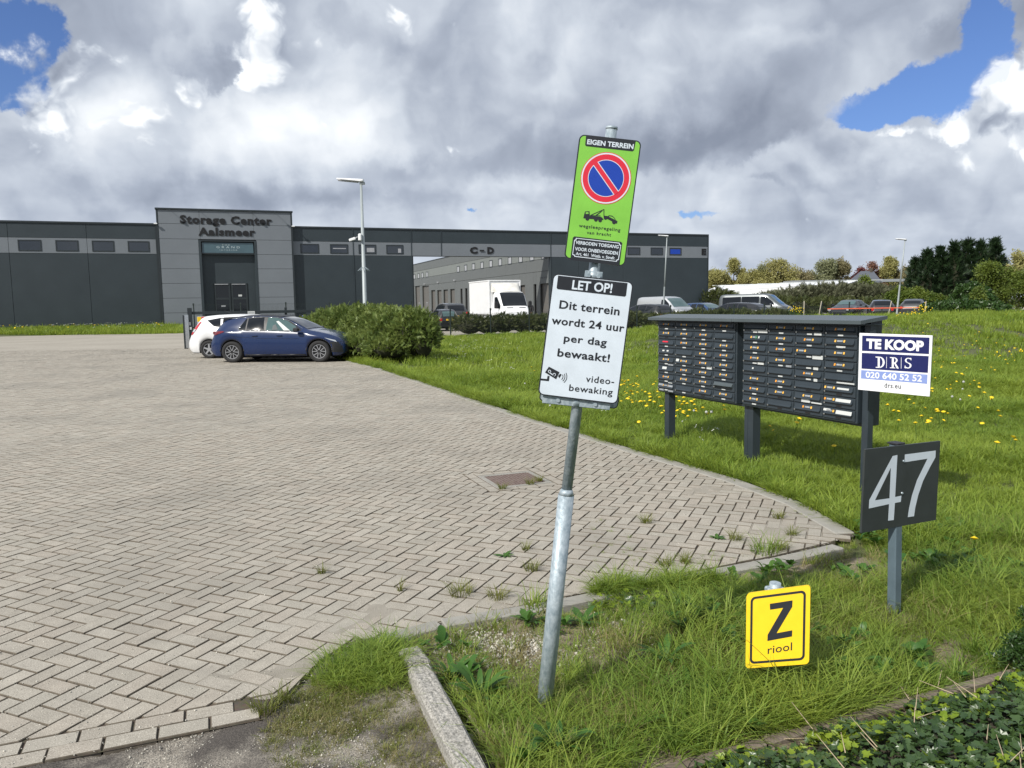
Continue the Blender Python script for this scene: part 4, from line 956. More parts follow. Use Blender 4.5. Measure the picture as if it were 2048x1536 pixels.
T = Matrix.Rotation(math.atan2(b47.P[1][1]-b47.P[0][1], b47.P[1][0]-b47.P[0][0]), 4, 'Z')
ptop = at_depth(1800, 888, p47[1])
mid = b47.at(.5, .5, -.012-.026)
d0 = Vector((p47[0], p47[1], 0)); 
lean = (Vector((mid[0], mid[1], mid[2]))-d0); lean = lean/lean.z
Tp = Matrix.Translation(d0) @ Matrix(((1, 0, lean.x, 0), (0, 1, lean.y, 0), (0, 0, 1, 0), (0, 0, 0, 1))) @ T
MB().bbox(-.0255, .0255, -.0255, .0255, -.15, ptop[2]-.008, .005, T=Tp).build('post', MT['post47'], r47, True)
mb = MB().bbox(-.032, .032, -.032, .032, ptop[2]-.008, ptop[2]+.002, .003, T=Tp); mb.build('post_cap', MT['black'], r47, True)

# ---- yellow Z board
qz = [(1493, 1187), (1621, 1170), (1618, 1328), (1491, 1337)]
bz = Board(qz, [3.20, 3.10, 3.06, 3.16])
pz = ground(1543, 1352); rz_ = thing('sewer_marker_sign', 'small yellow marker board with a black Z on a short grey post', 'sign', (pz[0], pz[1], 0))
zz = mk(1500, 1136, 3.7372)
Zb = bz.slab('marker_board', bz.rrect(0, .016), .016, 'yellow', rz_, True)
o_ = bz.rrect(.018, .020); i_ = bz.rrect(.0275, .0125)
bz.flat('border', [[o_[i], o_[(i+1) % len(o_)], i_[(i+1) % len(i_)], i_[i]] for i in range(len(o_))], 'ink', Zb, .0012, px=False)
bz.flat('letter', [zz((146, 268), (316, 242), (314, 290), (196, 488), (314, 466), (312, 512), (128, 546), (130, 500), (246, 298), (148, 312))], 'ink', Zb, .0014)
bz.text(zt_(zz, [('riool', (130, 642), (312, 614), 58, .006, 1.04)]), 'ink', Zb, .0014)
cz = bz.at(.42, .35, -.085); zp_top = at_depth(1545, 1166, cz[1])
m_ = MB().tube((pz[0], pz[1]+.01, -.1), (cz[0], cz[1], zp_top[2]), .024, n=20); m_.build('post', MT['galv'], rz_, True)
m_ = MB().bbox(-.038, .038, -.028, .028, zp_top[2]-.04, zp_top[2]-.018, .006, T=Matrix.Translation((cz[0], cz[1], 0)) @ Matrix.Rotation(.2, 4, 'Z')); m_.build('clamp', MT['galv'], rz_, True)

# ---- mailbox bank
MA = math.radians(-66.42); md = np.array([math.cos(MA), math.sin(MA)]); mnv = np.array([md[1], -md[0]])   # mnv: faces the paving
LX0 = np.array([1.755, 9.20]); TZ, BZ = 1.422, .598
bank = thing('mailbox_bank', 'long dark grey bank of sixty-four numbered mailboxes under a sheet roof on posts', 'mailboxes', (LX0[0], LX0[1], 0), MA)
# local axes: x along the bank (towards the camera), +y behind the fronts
def lb(name, x0, x1, y0, y1, z0, z1, m, parent=bank, b=.003): mb = MB(); mb.bbox(x0, x1, y0, y1, z0, z1, b); return mb.build(name, MT[m], parent)
RHt = (TZ-BZ)/8
units = [(0, 1.385), (1.505, 2.935)]
sgn = 1
notes_spec = {}
for ui, (a_, b_) in enumerate(units):
    lb('cabinet', a_-.012, b_+.012, .012, .20, BZ-.015, TZ+.01, 'anthracite', b=.006)
    cw = (b_-a_)/4
    for c in range(4):
        for r_ in range(8):
            x0 = a_+c*cw; z0 = TZ-(r_+1)*RHt
            fr_ = lb('mailbox', x0+.004, x0+cw-.004, 0, .014, z0+.004, z0+RHt-.004, 'anthracite', b=.003)
            fr_['label'] = 'mailbox front with flap, lock and name label'
            open_ = (ui == 0 and c == 3 and r_ == 6)
            # flap: a lip standing out at its lower edge
            f = MB(); y1 = -.020 if not open_ else -.045; zt0, zt1 = z0+RHt*.44, z0+RHt*.90
            zz0 = zt0 if not open_ else zt0+.016
            X0, X1 = x0+.022, x0+cw-.026
            vs = [(X0, -.002, zt1), (X1, -.002, zt1), (X1+.0, y1*.45, zt0+.016), (X0, y1*.45, zt0+.016), (X0, y1, zz0+.003), (X1-.004, y1, zz0+.003), (X0, y1, zz0), (X1-.004, y1, zz0), (X0, .004, zt0), (X1, .004, zt0), (X0, .004, zt1), (X1, .004, zt1)]
            f.add(vs, [(0, 3, 2, 1), (3, 4, 5, 2), (4, 6, 7, 5), (6, 8, 9, 7), (0, 10, 8, 6, 4, 3), (1, 2, 5, 7, 9, 11), (0, 1, 11, 10)])
            f.build('flap', MT['anthracite' if not open_ else 'anthracite_light'], fr_)
            MB().tube((x0+.020, -.008, z0+RHt*.36), (x0+.020, .003, z0+RHt*.36), .0085, n=10).build('lock', MT['chrome'], fr_)
            k = (ui, c, r_)
            slot = k in {(0, 0, 1), (0, 2, 7), (1, 0, 4), (1, 0, 5), (1, 1, 2), (1, 1, 6), (1, 1, 7), (1, 2, 5), (1, 2, 7), (1, 3, 2), (1, 3, 5), (1, 3, 6), (1, 3, 7)}
            xn = x0+cw*.5
            MB().bbox(xn-.029, xn+.029, -.004, .003, z0+RHt*.13, z0+RHt*.25, .001).build('name_label', MT['slot' if slot else 'paper'], fr_)
            nos = {(0, 3, 1), (0, 1, 3), (0, 1, 7), (1, 0, 0), (1, 0, 4), (1, 1, 4), (1, 1, 7), (1, 2, 3), (1, 2, 5), (1, 3, 4), (0, 3, 6), (0, 0, 2), (0, 0, 3), (0, 0, 5)}
            def stk(xa, xb, za, zb, m, nm='sticker', up=True):
                # lies on the sloping flap
                sl = lambda z: -.0025 + (y1*.45)*( (zt1-z)/(zt1-(zt0+.016))) - .0012
                s_ = MB(); s_.add([(xa, sl(za), za), (xb, sl(za), za), (xb, sl(zb), zb), (xa, sl(zb), zb)], [(0, 1, 2, 3)]); o = s_.build(nm, MT[m], fr_, fix=False); return o
            zs0, zs1 = z0+RHt*.62, z0+RHt*.81
            dxs = -.09 if k in {(1, 2, 2)} else (-.10 if ui == 1 and c == 3 and r_ > 4 else 0)
            if k not in nos:
                o2 = 'orange2' if (c+r_) % 3 else 'orange'
                if not (k == (1, 3, 7)): stk(xn-.058+dxs, xn-.040+dxs, zs0, zs1, o2)
                if k != (1, 0, 1): stk(xn+.040+dxs, xn+.058+dxs, zs0, zs1, 'orange2')
                stk(xn-.030+dxs, xn+.032+dxs, zs0+.003, zs1-.002, 'greyfilm')
            extra = {(1, 0, 0): [(.35, .62, .30, .62, 'paper'), (.62, .98, .15, .55, 'paper')], (1, 0, 3): [(.62, .86, .10, .32, 'paper')], (1, 2, 0): [(.66, .90, .12, .34, 'paper')], (1, 2, 2): [(.62, .96, .02, .36, 'paper')],
                     (1, 2, 3): [(.66, .82, .08, .34, 'paper')], (1, 2, 4): [(.68, .80, .06, .32, 'paper')], (1, 3, 1): [(.38, .66, .16, .30, 'paper')], (1, 3, 4): [(.58, .96, .14, .26, 'paper')], (1, 3, 5): [(.46, .82, .62, .78, 'paper')],
                     (1, 3, 6): [(.42, .88, .58, .84, 'paper')], (1, 3, 7): [(.04, .26, .66, .86, 'paper'), (.44, .92, .48, .84, 'paper')], (1, 2, 6): [(.28, .56, .10, .40, 'paper'), (.62, .96, .10, .22, 'paper')], (0, 2, 4): [(.68, .92, .10, .42, 'paper')],
                     (0, 1, 4): [(.08, .24, .62, .90, 'paper')], (0, 0, 4): [(.60, .9, .05, .2, 'greyfilm')], (0, 0, 7): [(.08, .36, .64, .86, 'greyfilm'), (.62, .9, .60, .8, 'greyfilm'), (.1, .36, .06, .26, 'greyfilm'), (.62, .9, .04, .22, 'greyfilm')], (0, 0, 2): [(.3, .62, .66, .80, 'red')],
                     (0, 0, 3): [(.3, .42, .62, .78, 'paper'), (.55, .66, .62, .78, 'paper')], (0, 0, 5): [(.3, .55, .58, .86, 'paper')], (0, 0, 6): [(.62, .85, .02, .1, 'paper')], (1, 0, 1): [(.52, .60, .60, .84, 'door_green'), (.64, .70, .62, .82, 'paper')], (1, 1, 3): [(.7, .9, .1, .3, 'greyfilm')], (1, 0, 4): [(.42, .48, .62, .78, 'paper')]}.get(k, [])
            if extra and 'door_green' not in MT: MT['door_green'] = mat('green_sticker', (.03, .25, .08), .5)
            for (xa, xb, za, zb, m) in extra:
                if za < .46: MB().box(x0+cw*xa, x0+cw*xb, -.0035, -.0015, z0+RHt*za, z0+RHt*zb).build('note', MT[m], fr_)
                else: stk(x0+cw*xa, x0+cw*xb, z0+RHt*za, z0+RHt*zb, m, 'note')
for i, (x0, x1) in enumerate(((-.06, 1.447), (1.451, 3.06))):
    f = MB(); vs = []
    for x in (x0, x1):
        for (y, z) in ((-.105, TZ+.020), (-.105, TZ+.050), (.20, TZ+.085), (.20, TZ+.055)): vs.append((x, y, z))
    f.add(vs, [(0, 3, 2, 1), (4, 5, 6, 7), (0, 1, 5, 4), (1, 2, 6, 5), (2, 3, 7, 6), (3, 0, 4, 7)]); f.build('roof_sheet', MT['anthracite_light'], bank)
    MB().box(x0+.01, x1-.01, -.08, .18, TZ+.012, TZ+.018).build('roof_lining', MT['anthracite'], bank)
def mpost(px_, py_, xl, y0=.08, w_=.05, top=TZ+.02):
    lb('post', xl-w_, xl+w_, y0, y0+.10, -.2, top, 'anthracite', b=.004)
mpost(0, 0, .11, y0=.05, w_=.042, top=BZ); lb('post', 1.47, 1.52, .06, .16, -.2, TZ, 'anthracite'); lb('post', 1.524, 1.60, .06, .16, -.2, BZ, 'anthracite')
lb('post', 2.965, 3.03, .045, .11, -.2, TZ+.05, 'anthracite'); lb('end_cabinet', 2.952, 3.0, .115, .215, BZ-.03, TZ+.05, 'anthracite', b=.006)
lb('stiffener', -.005, 2.94, .10, .16, BZ-.045, BZ-.015, 'anthracite')

# ---- TE KOOP board
qt = [(1719, 666), (1865, 671), (1859, 793), (1716, 779)]
bt = Board(qt, [6.28, 5.90, 5.90, 6.28])
tk = thing('for_sale_sign', 'white and navy for-sale board fixed to the end post of the mailboxes', 'sign', tuple(bt.at(.5, .5, -.01)))
tb = bt.slab('sale_board', [(0, 0), (1, 0), (1, 1), (0, 1)], .012, 'boardwhite', tk, True)
for i_ in (.3, .7):
    a, b_ = bt.at(.22, i_, -.012), bt.at(.22, i_, -.16); MB().tube(a, b_, .012, n=8).build('bracket', MT['anthracite'], tk, True)
zk = mk(1460, 560, 3.483)
bt.flat('navy_field', [zk((921, 387), (1390, 401), (1386, 517), (919, 494)), zk((918, 508), (1384, 531), (1378, 648), (916, 618))], 'navy', tb, .0012)
bt.flat('pale_field', [zk((914, 628), (1376, 660), (1373, 724), (912, 686))], 'periwinkle', tb, .0012)
bt.text(zt_(zk, [('TE KOOP', (948, 474), (1348, 494), 68, .05, 1.0)]), 'boardwhite', tb, .0016)
bt.text(zt_(zk, [('020 640 52 52', (944, 679), (1336, 708), 42, .02, 1.0)]), 'boardwhite', tb, .0016)
bt.text(zt_(zk, [('drs.eu', (1074, 749), (1188, 757), 34, .008, 1.1)]), 'ink', tb, .0016)
def serif_poly():
    P = []
    # D
    P += [[(1028, 540), (1042, 540), (1042, 608), (1028, 607)], [(1012, 534), (1042, 535), (1042, 542), (1014, 541)], [(1014, 606), (1044, 607), (1044, 613), (1014, 612)]]
    def arc(cx, cy, rx, ry, tx, ty, a0, a1, n=12):
        q = []
        for i in range(n):
            A0, A1 = math.radians(a0+(a1-a0)*i/n), math.radians(a0+(a1-a0)*(i+1)/n)
            q.append([(cx+rx*math.cos(A0), cy+ry*math.sin(A0)), (cx+rx*math.cos(A1), cy+ry*math.sin(A1)), (cx+(rx-tx)*math.cos(A1), cy+(ry-ty)*math.sin(A1)), (cx+(rx-tx)*math.cos(A0), cy+(ry-ty)*math.sin(A0))])
        return q
    P += arc(1040, 574, 36, 39, 14, 6, -90, 90)
    P += [[(1088, 536), (1091, 536), (1090, 614), (1087, 614)], [(1190, 540), (1193, 540), (1192, 618), (1189, 618)]]
    # R
    P += [[(1126, 542), (1140, 542), (1139, 612), (1125, 611)], [(1112, 538), (1142, 539), (1142, 545), (1113, 544)], [(1112, 609), (1150, 611), (1150, 616), (1112, 614)], [(1140, 578), (1150, 576), (1172, 612), (1174, 618), (1160, 617)]]
    P += arc(1138, 560, 28, 21, 12, 5, -90, 90)
    # S
    P += arc(1240, 561, 23, 18, 11, 5, 90, 320)
    P += arc(1238, 597, 25, 20, 12, 6, -90, 140)
    P += [[(1252, 543), (1262, 545), (1262, 560), (1258, 560)], [(1216, 596), (1220, 597), (1224, 616), (1214, 614)]]
    return [zk(*p) for p in P]
bt.flat('logo', serif_poly(), 'boardwhite', tb, .0017)

# ------------------------------------------------------------------ lamps
def lamp(label, topP, baseZ, scale, px_lean, cam_=False):
    b = (topP[0]+px_lean[0], topP[1]+px_lean[1], 0); L = topP[2]
    r = thing('street_lamp', label, 'street lamp', (b[0], b[1], 0), 0, 'grey street lamps with flat white heads')
    t = Vector((topP[0]-b[0], topP[1]-b[1], L))
    m_ = MB().tube((0, 0, -.1), t*.45, .088*scale, .070*scale, n=16, caps=False); m_.tube(t*.45, t*.985, .070*scale, .042*scale, n=16); m_.build('lamp_pole', MT['lampgrey'], r)
    # head points left (towards -x), slightly raised
    hl = .92*scale; rg = []
    for i in range(9):
        s_ = i/8; x = t.x+.09-hl*s_; wdt = .10*(1-(abs(s_-.4)*1.3)**3)*scale+.012; zc_ = t.z+.02+.10*s_*scale; th = (.075-.045*s_)*scale
        rg.append([(x, t.y-wdt, zc_-th*.35), (x, t.y-wdt*.8, zc_+th*.45), (x, t.y-wdt*.3, zc_+th), (x, t.y+wdt*.3, zc_+th), (x, t.y+wdt*.8, zc_+th*.45), (x, t.y+wdt, zc_-th*.35)])
    hd = MB().rings(rg, close=True); hd.add(rg[0], [tuple(range(6))]); hd.add(rg[-1], [tuple(range(5, -1, -1))]); hd.build('lamp_head', MT['white'], r)
    lens = []
    for i in range(6):
        s_ = .2+.75*i/5; x = t.x+.09-hl*s_; wdt = .082*(1-(abs(s_-.45)*1.2)**3)*scale+.01; zc_ = t.z+.02+.10*s_*scale-.03*scale; 
        lens.append([(x, t.y-wdt, zc_+.012), (x, t.y-wdt*.6, zc_-.035*scale), (x, t.y+wdt*.6, zc_-.035*scale), (x, t.y+wdt, zc_+.012)])
    l_ = MB().rings(lens, close=True); l_.add(lens[0], [(0, 1, 2, 3)]); l_.add(lens[-1], [(3, 2, 1, 0)]); l_.build('lamp_lens', MT['blind'], r)
    m_ = MB().bbox(t.x-.05*scale, t.x+.13*scale, t.y-.045*scale, t.y+.045*scale, t.z-.09*scale, t.z+.0, .01); m_.build('bracket', MT['lampgrey'], r)
    if cam_:
        c = thing('security_camera', 'white security camera fixed halfway up the nearest street lamp pole', 'camera', (topP[0]+px_lean[0]*.35-.08, topP[1]-.12, cam_))
        MB().bbox(-.05, .07, -.06, .06, -.13, .12, .03).build('camera_housing', MT['white'], c)
        T = Matrix.Rotation(math.radians(-18), 4, 'Y'); MB().bbox(-.36, -.13, -.04, .04, -.04, .05, .015, T=Matrix.Translation((-.02, -.02, 0)) @ T).build('camera_body', MT['white'], c)
        MB().tube((-.20, -.02, -.04), (-.02, 0, .02), .02, n=8).build('camera_arm', MT['blind'], c)
        s_ = MB(); zc_ = cam_-1.02
        k = thing('anti_climb_spikes', 'ring of thin steel spikes around the nearest street lamp pole', 'spikes', (topP[0]+px_lean[0]*.55, topP[1], zc_))
        for q in range(10):
            a = q*math.pi/5; MB().tube((.07*math.cos(a), .07*math.sin(a), 0), (.22*math.cos(a), .22*math.sin(a), -.13), .006, n=5).build('spike', MT['galv'], k)
    return r
MT['lampgrey'] = mat('lamp_pole_paint', (.30, .335, .345), .5, .1, .10, 6, stretch=(1, 1, .3))
t1 = at_depth(722, 364, 27); b1 = at_depth(731, 640, 27)
lamp('street lamp rising out of the conifer hedge with a camera on its pole', t1, 0, 1.0, ((b1[0]-t1[0])*t1[2]/(t1[2]-b1[2]), 0), at_depth(715, 475, 27)[2])
t2 = at_depth(1334, 473, 51); b2 = at_depth(1326, 625, 51); lamp('street lamp beside the right end of the dark storage building', t2, 0, .72, ((b2[0]-t2[0])*1.1, 0))
t3 = at_depth(1810, 480, 57); b3 = at_depth(1794, 612, 57); lamp('rightmost street lamp, before the dark conifers', t3, 0, .86, ((b3[0]-t3[0])*1.1, 0))

# ------------------------------------------------------------------ gate and fences
gp0 = ground(378, 697); GV = UVof(gp0[0], gp0[1])
gate = thing('sliding_gate', 'dark grey sliding gate of thin vertical bars in front of the entrance tower', 'gate', (gp0[0], gp0[1], 0), RZ)
def gb(name, *a, m='trim', b=.004): mb = MB().bbox(*a, b); return mb.build(name, MT[m], gate)
gb('post', .02, .20, -.09, .09, -.1, 1.72); gb('post', -.17, -.11, -.20, -.12, .0, 1.42); gb('post', -.10, -.03, -.09, -.02, 0, 1.42); gb('guide_rail', -.15, .05, -.10, -.09, .03, 1.43, m='chrome')
gb('top_rail', .20, 6.35, -.03, .05, 1.44, 1.56); gb('bottom_rail', .20, 6.35, -.03, .05, .10, .24)
for x in (2.2, 4.62): gb('frame_post', x, x+.07, -.03, .05, .24, 1.36)
for i in range(56): gb('bar', .26+i*.11, .285+i*.11, 0, .02, .24, 1.36, b=.001)
gb('post', 4.0, 4.10, .10, .20, -.1, 1.68)
gb('lock_plate', .06, .12, -.10, -.09, .98, 1.12, m='blind', b=.002); gb('label_plate', .07, .155, -.10, -.09, .80, .91, m='paper', b=.002)
def gsign(x0, x1, z0, z1, cols, txts=()):
    s_ = gb('notice_board', x0, x1, -.05, -.035, z0, z1, m='paper', b=.001)
    for (a, b, c, d, m) in cols: MB().box(x0+(x1-x0)*a, x0+(x1-x0)*b, -.054, -.051, z0+(z1-z0)*c, z0+(z1-z0)*d).build('notice_field', MT[m], s_)
    for q in range(3):
        for (a, b, c, d, m) in cols:
            if m in ('red', 'blue'): MB().box(x0+(x1-x0)*(a+(b-a)*.15), x0+(x1-x0)*(b-(b-a)*.15), -.0555, -.0545, z0+(z1-z0)*(c+(d-c)*(.25+.22*q)), z0+(z1-z0)*(c+(d-c)*(.25+.22*q)+.04)).build('print_line', MT['paper'], s_)
MT['redsign'] = mat('faded_red_print', (.55, .10, .08), .5)
gsign(.38, .82, .86, 1.35, [(.03, .38, .55, .97, 'yellow'), (.42, .98, .55, .97, 'red'), (.04, .96, .08, .48, 'blue')])
gsign(4.02, 4.44, 1.06, 1.30, [(.35, .97, .08, .92, 'red')]); gsign(4.72, 5.16, 1.04, 1.31, [(.02, .98, .04, .96, 'blue')]); gsign(2.44, 2.74, 1.40, 1.54, [(.1, .9, .45, .6, 'greyfilm')])
MT['fence'] = mat('dark_green_fence_steel', (.018, .028, .026), .5, 0, .1, 6)
def mesh_fence(label, u0, u1, v, h, step, post_h, wires=True, rise=None, dense=.05, nposts=None):
    x, y, _ = W2(u0, v); fo = thing('mesh_fence', label, 'fence', (x, y, 0), RZ)
    n = round((u1-u0)/step)
    for i in range(n+1):
        p = MB().bbox(i*step-.03, i*step+.03, -.03, .03, -.1, post_h, .004); p.bbox(i*step-.045, i*step+.045, -.05, -.03, post_h-.12, post_h-.02, .004); p.build('post', MT['fence'], fo)
    for i in range(n):
        w_ = MB(); x0, x1 = i*step+.035, (i+1)*step-.035; k = int((x1-x0)/dense)
        for q in range(k+1): xx = x0+(x1-x0)*q/k; w_.box(xx-.0026, xx+.0026, -.003, .003, .04, h)
        for z in (.05, .30, .55, .8, 1.05, h-.05): 
            if z < h: w_.box(x0, x1, .003, .009, z-.004, z+.004); 
        o = w_.build('mesh_panel', MT['fence'], fo); o['kind'] = 'stuff'
    return fo
p1 = ground(978, 670); u1_, v1_ = UVof(p1[0], p1[1])
p2 = ground(1077, 669.5); stp = (UVof(p2[0], p2[1])[0]-u1_)
mesh_fence('dark green mesh fence between the lawn and the yard hedge', u1_-2*stp, u1_+11*stp, v1_-.3, 1.25, stp, 1.48)
def u_at(px_, v):
    d = ray(px_, 630); t = (v-(CAM[0]*-SA+CAM[1]*CA))/(d[0]*-SA+d[1]*CA); return (CAM+d*t)[0]*CA+(CAM+d*t)[1]*SA
ug = u_at(388, 47.0)
mesh_fence('dark mesh fence behind the sliding gate, before the entrance tower', ug, ug+12.5, 47.0, 1.95, 2.5, 2.0, dense=.07)
# barrier bar with slim posts, red-white
MT['barrier'] = mat('orange_red_barrier', (.70, .14, .06), .5, 0, .1, 5)
bL, bR = at_depth(1655, 618, 43.), at_depth(1838, 611, 43.)
br_ = thing('barrier_boom', 'orange-red barrier boom reaching across the parking entrance', 'barrier', (bL[0], bL[1], 0))
MB().bbox(0, bR[0]-bL[0], -.03, .03, bL[2]-.028, bL[2]+.028, .008).build('boom', MT['barrier'], br_)
for px_ in (1700, 1724, 1742, 1764): 
    q = at_depth(px_, 616, 43.05); MB().bbox(q[0]-bL[0]-.02, q[0]-bL[0]+.02, .03, .07, 0, q[2]-.05, .004).build('barrier_leg', MT['fence'], br_)
for px_ in (1719, 1764):
    q = at_depth(px_, 614, 43.); MB().bbox(q[0]-bL[0]-.05, q[0]-bL[0]+.05, -.045, -.032, bL[2]-.04, bL[2]+.05, .004).build('reflector', MT['redsign'], br_)
for i, px_ in enumerate((1608, 1634, 1772, 1848)):
    a = at_depth(px_, 618, 44); 
    st = MB().tube((a[0], 44, 0), (a[0]+(.0, .25, .3, .1)[i], 44, a[2]+.45), .025, n=6).build('wooden_stake', mat('weathered_stake', (.33, .30, .24), .8) if i == 0 else bpy.data.materials['weathered_stake'])
    setp(st, ('upright short pale stake left of the barrier', 'slanting pale stake just left of the orange barrier', 'slanting pale stake behind the orange barrier', 'pale upright stake right of the rightmost street lamp')[i], 'stake', 'pale stakes by the parking')
# ------------------------------------------------------------------ vehicles
def paint(name, col, coat=.8, rough=.35, metal=.3): return mat(name, col, rough, metal, .03, 2, coat=coat)
PT = dict(navy=paint('navy_car_paint', (.002, .015, .068), .5, .26, 0), white=paint('white_car_paint', (.66, .67, .68), .6, .35, 0), silver=paint('silver_car_paint', (.42, .44, .46), .6, .35, .35), grey=paint('grey_van_paint', (.095, .108, .115), .6, .35, .35),
          black=paint('black_car_paint', (.012, .013, .016), .9, .3, .2), dgrey=paint('dark_grey_car_paint', (.045, .047, .050), .8, .3, .3), blue=paint('blue_car_paint', (.035, .075, .18), .8, .3, .4), truck=paint('truck_white', (.74, .75, .76), .3, .45, 0))
MT['carglass'] = glass('car_glass', (.005, .007, .010), .05, spec=.35); MT['carglass2'] = glass('clear_car_glass', (.055, .10, .10), .05)
MT['tyre'] = mat('tyre_rubber', (.016, .016, .017), .85, 0, .15, 12); MT['well'] = mat('wheel_well', (.004, .004, .004), .9)
MT['rim'] = mat('silver_rim', (.50, .51, .53), .3, .8, .05, 10); MT['rimdark'] = mat('dark_rim', (.02, .02, .022), .4, .3, .1, 10)
MT['tail'] = mat('tail_light_red', (.42, .012, .02), .15, 0, .1, 8, coat=.6); MT['taildark'] = mat('smoked_tail_light', (.13, .010, .016), .15, 0, .1, 8, coat=.6); MT['headl'] = mat('headlight_glass', (.55, .58, .60), .1, .3, .1, 8, coat=.6)
MT['plate'] = mat('yellow_number_plate', (.80, .50, .02), .5); MT['interior'] = mat('car_interior', (.10, .11, .115), .8)
def interp(kn, x):
    xs_ = [k[0] for k in kn]; ys_ = [k[1] for k in kn]
    return float(np.interp(x, xs_, ys_))
def smooth_knots(kn, n=4):
    xs_ = np.linspace(kn[0][0], kn[-1][0], 220); ys_ = np.interp(xs_, [k[0] for k in kn], [k[1] for k in kn]); kk = np.ones(2*n+1)/(2*n+1)
    yp = np.pad(ys_, n, mode='edge'); return list(zip(xs_, np.convolve(yp, kk, 'valid')))
class Car:
    def __init__(s, name, label, cat, spec, paint_, loc, rz, group=None):
        s.sp = spec; s.L = spec['L']; s.root = thing(name, label, cat, loc, rz, group)
        s.zt = smooth_knots(spec['top'], spec.get('sm', 5)); s.zs = smooth_knots(spec['belt'], 5); s.wt = smooth_knots(spec['wt'], 5); s.ww = smooth_knots(spec['w'], 6)
        s.ox = s.L/2
        xs_ = set(np.linspace(0, s.L, 60).tolist())
        for (xw, r) in spec['wheels']:
            for t in np.linspace(-1, 1, 17): xs_.add(xw+t*r*1.18)
        xs_ = sorted(xs_); rings = []
        for x in xs_: rings.append([(x-s.ox, y, z) for y, z in s.section(x)])
        full = [r+[(p[0], -p[1], p[2]) for p in reversed(r[:-1])] for r in rings]
        mb = MB().rings(full, close=False); n = len(full[0])
        mb.add(full[0], [tuple(range(n))]); mb.add(full[-1], [tuple(range(n-1, -1, -1))])
        s.body = mb.build('body', paint_, s.root)
        zb = spec['zb']
        MB().box(.12-s.ox, s.L-.12-s.ox, -spec['w'][1][1]*.80, spec['w'][1][1]*.80, zb-.03, min(.62, spec['belt'][1][1]-.1)).build('underbody', MT['well'], s.root)
    def section(s, x):
        sp = s.sp; W_, zt, zs, wt = interp(s.ww, x), interp(s.zt, x), interp(s.zs, x), interp(s.wt, x); zb = sp['zb']
        e0 = min(x, s.L-x); zb = zb + .10*max(0, 1-e0/.18)**1.5
        for (xw, r) in sp['wheels']:
            R_ = r*1.14; d = abs(x-xw)
            if d < R_: zb = max(zb, min(zs-.08, r+math.sqrt(R_*R_-d*d)))
        zs = min(zs, zt-.03); zs = max(zs, zb+.04); k = min(1, max(.25, (zt-zs)/.35))
        P = []
        for t, q in ((0, .93), (.10, .975), (.30, .995), (.55, 1.0), (.78, .99), (.93, .965), (1, .945)): P.append((W_*q, zb+(zs-zb)*t))
        wt = min(wt, W_*.93); top = zt-.075*k
        if top < zs+.01: top = zs+.01
        for t in (.33, .66): P.append((W_*.945*(1-t)+wt*t+.012*k*math.sin(math.pi*t), zs+(top-zs)*t))
        P += [(wt, top), (wt*.95, zt-.035*k), (wt*.80, zt-.012), (wt*.45, zt-.002), (0, zt)]
        return P
    def yside(s, x, z):
        P = s.section(x)[:11]; zz_ = [p[1] for p in P]; return float(np.interp(z, zz_, [p[0] for p in P]))
    def ztop(s, x, y):
        P = s.section(x)[9:]; ys_ = [p[0] for p in P][::-1]; return float(np.interp(abs(y), ys_, [p[1] for p in P][::-1]))
    def side(s, name, poly, m, sides=(1, -1), eps=.010, parent=None, dens=.12):
        P = np.array(poly, float); x0, x1 = P[:, 0].min(), P[:, 0].max(); xs_ = sorted(set(np.round(np.concatenate([np.arange(x0+.01, x1, .05), P[:, 0]]), 4).tolist())); cols = []
        for x in xs_:
            zz_ = []
            for i in range(len(P)):
                a_, b_ = P[i], P[(i+1) % len(P)]
                if min(a_[0], b_[0])-1e-6 <= x <= max(a_[0], b_[0])+1e-6:
                    if abs(a_[0]-b_[0]) < 1e-6: zz_ += [a_[1], b_[1]]
                    else: zz_.append(a_[1]+(b_[1]-a_[1])*(x-a_[0])/(b_[0]-a_[0]))
            cols.append((x, min(zz_), max(zz_)))
        out = None; NR = 5
        for sd_ in sides:
            rows = [[(x-s.ox, sd_*(s.yside(x, z0+(z1-z0)*q/NR)+eps), z0+(z1-z0)*q/NR) for q in range(NR+1)] for x, z0, z1 in cols]
            mb = MB().rings(rows, close=False); me = mb.mesh(name, MT[m] if isinstance(m, str) else m)
            for p in me.polygons:
                if p.normal.y*sd_ < 0: p.flip()
            out = link(name, me, parent or s.root)
        return out
    def cross(s, name, x0, x1, f, m, eps=.012, n=14, inset=0., wk=.96):
        """a pane across the car between x0 and x1 following the top surface"""
        rows = []
        for i in range(n+1):
            x = x0+(x1-x0)*i/n; w_ = min(interp(s.wt, x), interp(s.ww, x)*.93)*wk-inset
            rows.append([(x-s.ox, y, s.ztop(x, y)+eps) for y in np.linspace(-w_, w_, 11)])
        mb = MB().rings(rows, close=False); return mb.build(name, MT[m] if isinstance(m, str) else m, s.root)
    def line(s, name, pts, m, r=.008, sides=(1, -1), eps=.004):
        for sd_ in sides:
            mb = MB()
            for a_, b_ in zip(pts[:-1], pts[1:]):
                n = max(1, int(abs(b_[0]-a_[0])/.25))
                for q in range(n):
                    p0 = [a_[k]+(b_[k]-a_[k])*q/n for k in (0, 1)]; p1 = [a_[k]+(b_[k]-a_[k])*(q+1)/n for k in (0, 1)]
                    mb.tube((p0[0]-s.ox, sd_*(s.yside(*p0)+eps), p0[1]), (p1[0]-s.ox, sd_*(s.yside(*p1)+eps), p1[1]), r, n=6)
            mb.build(name, MT[m], s.root)
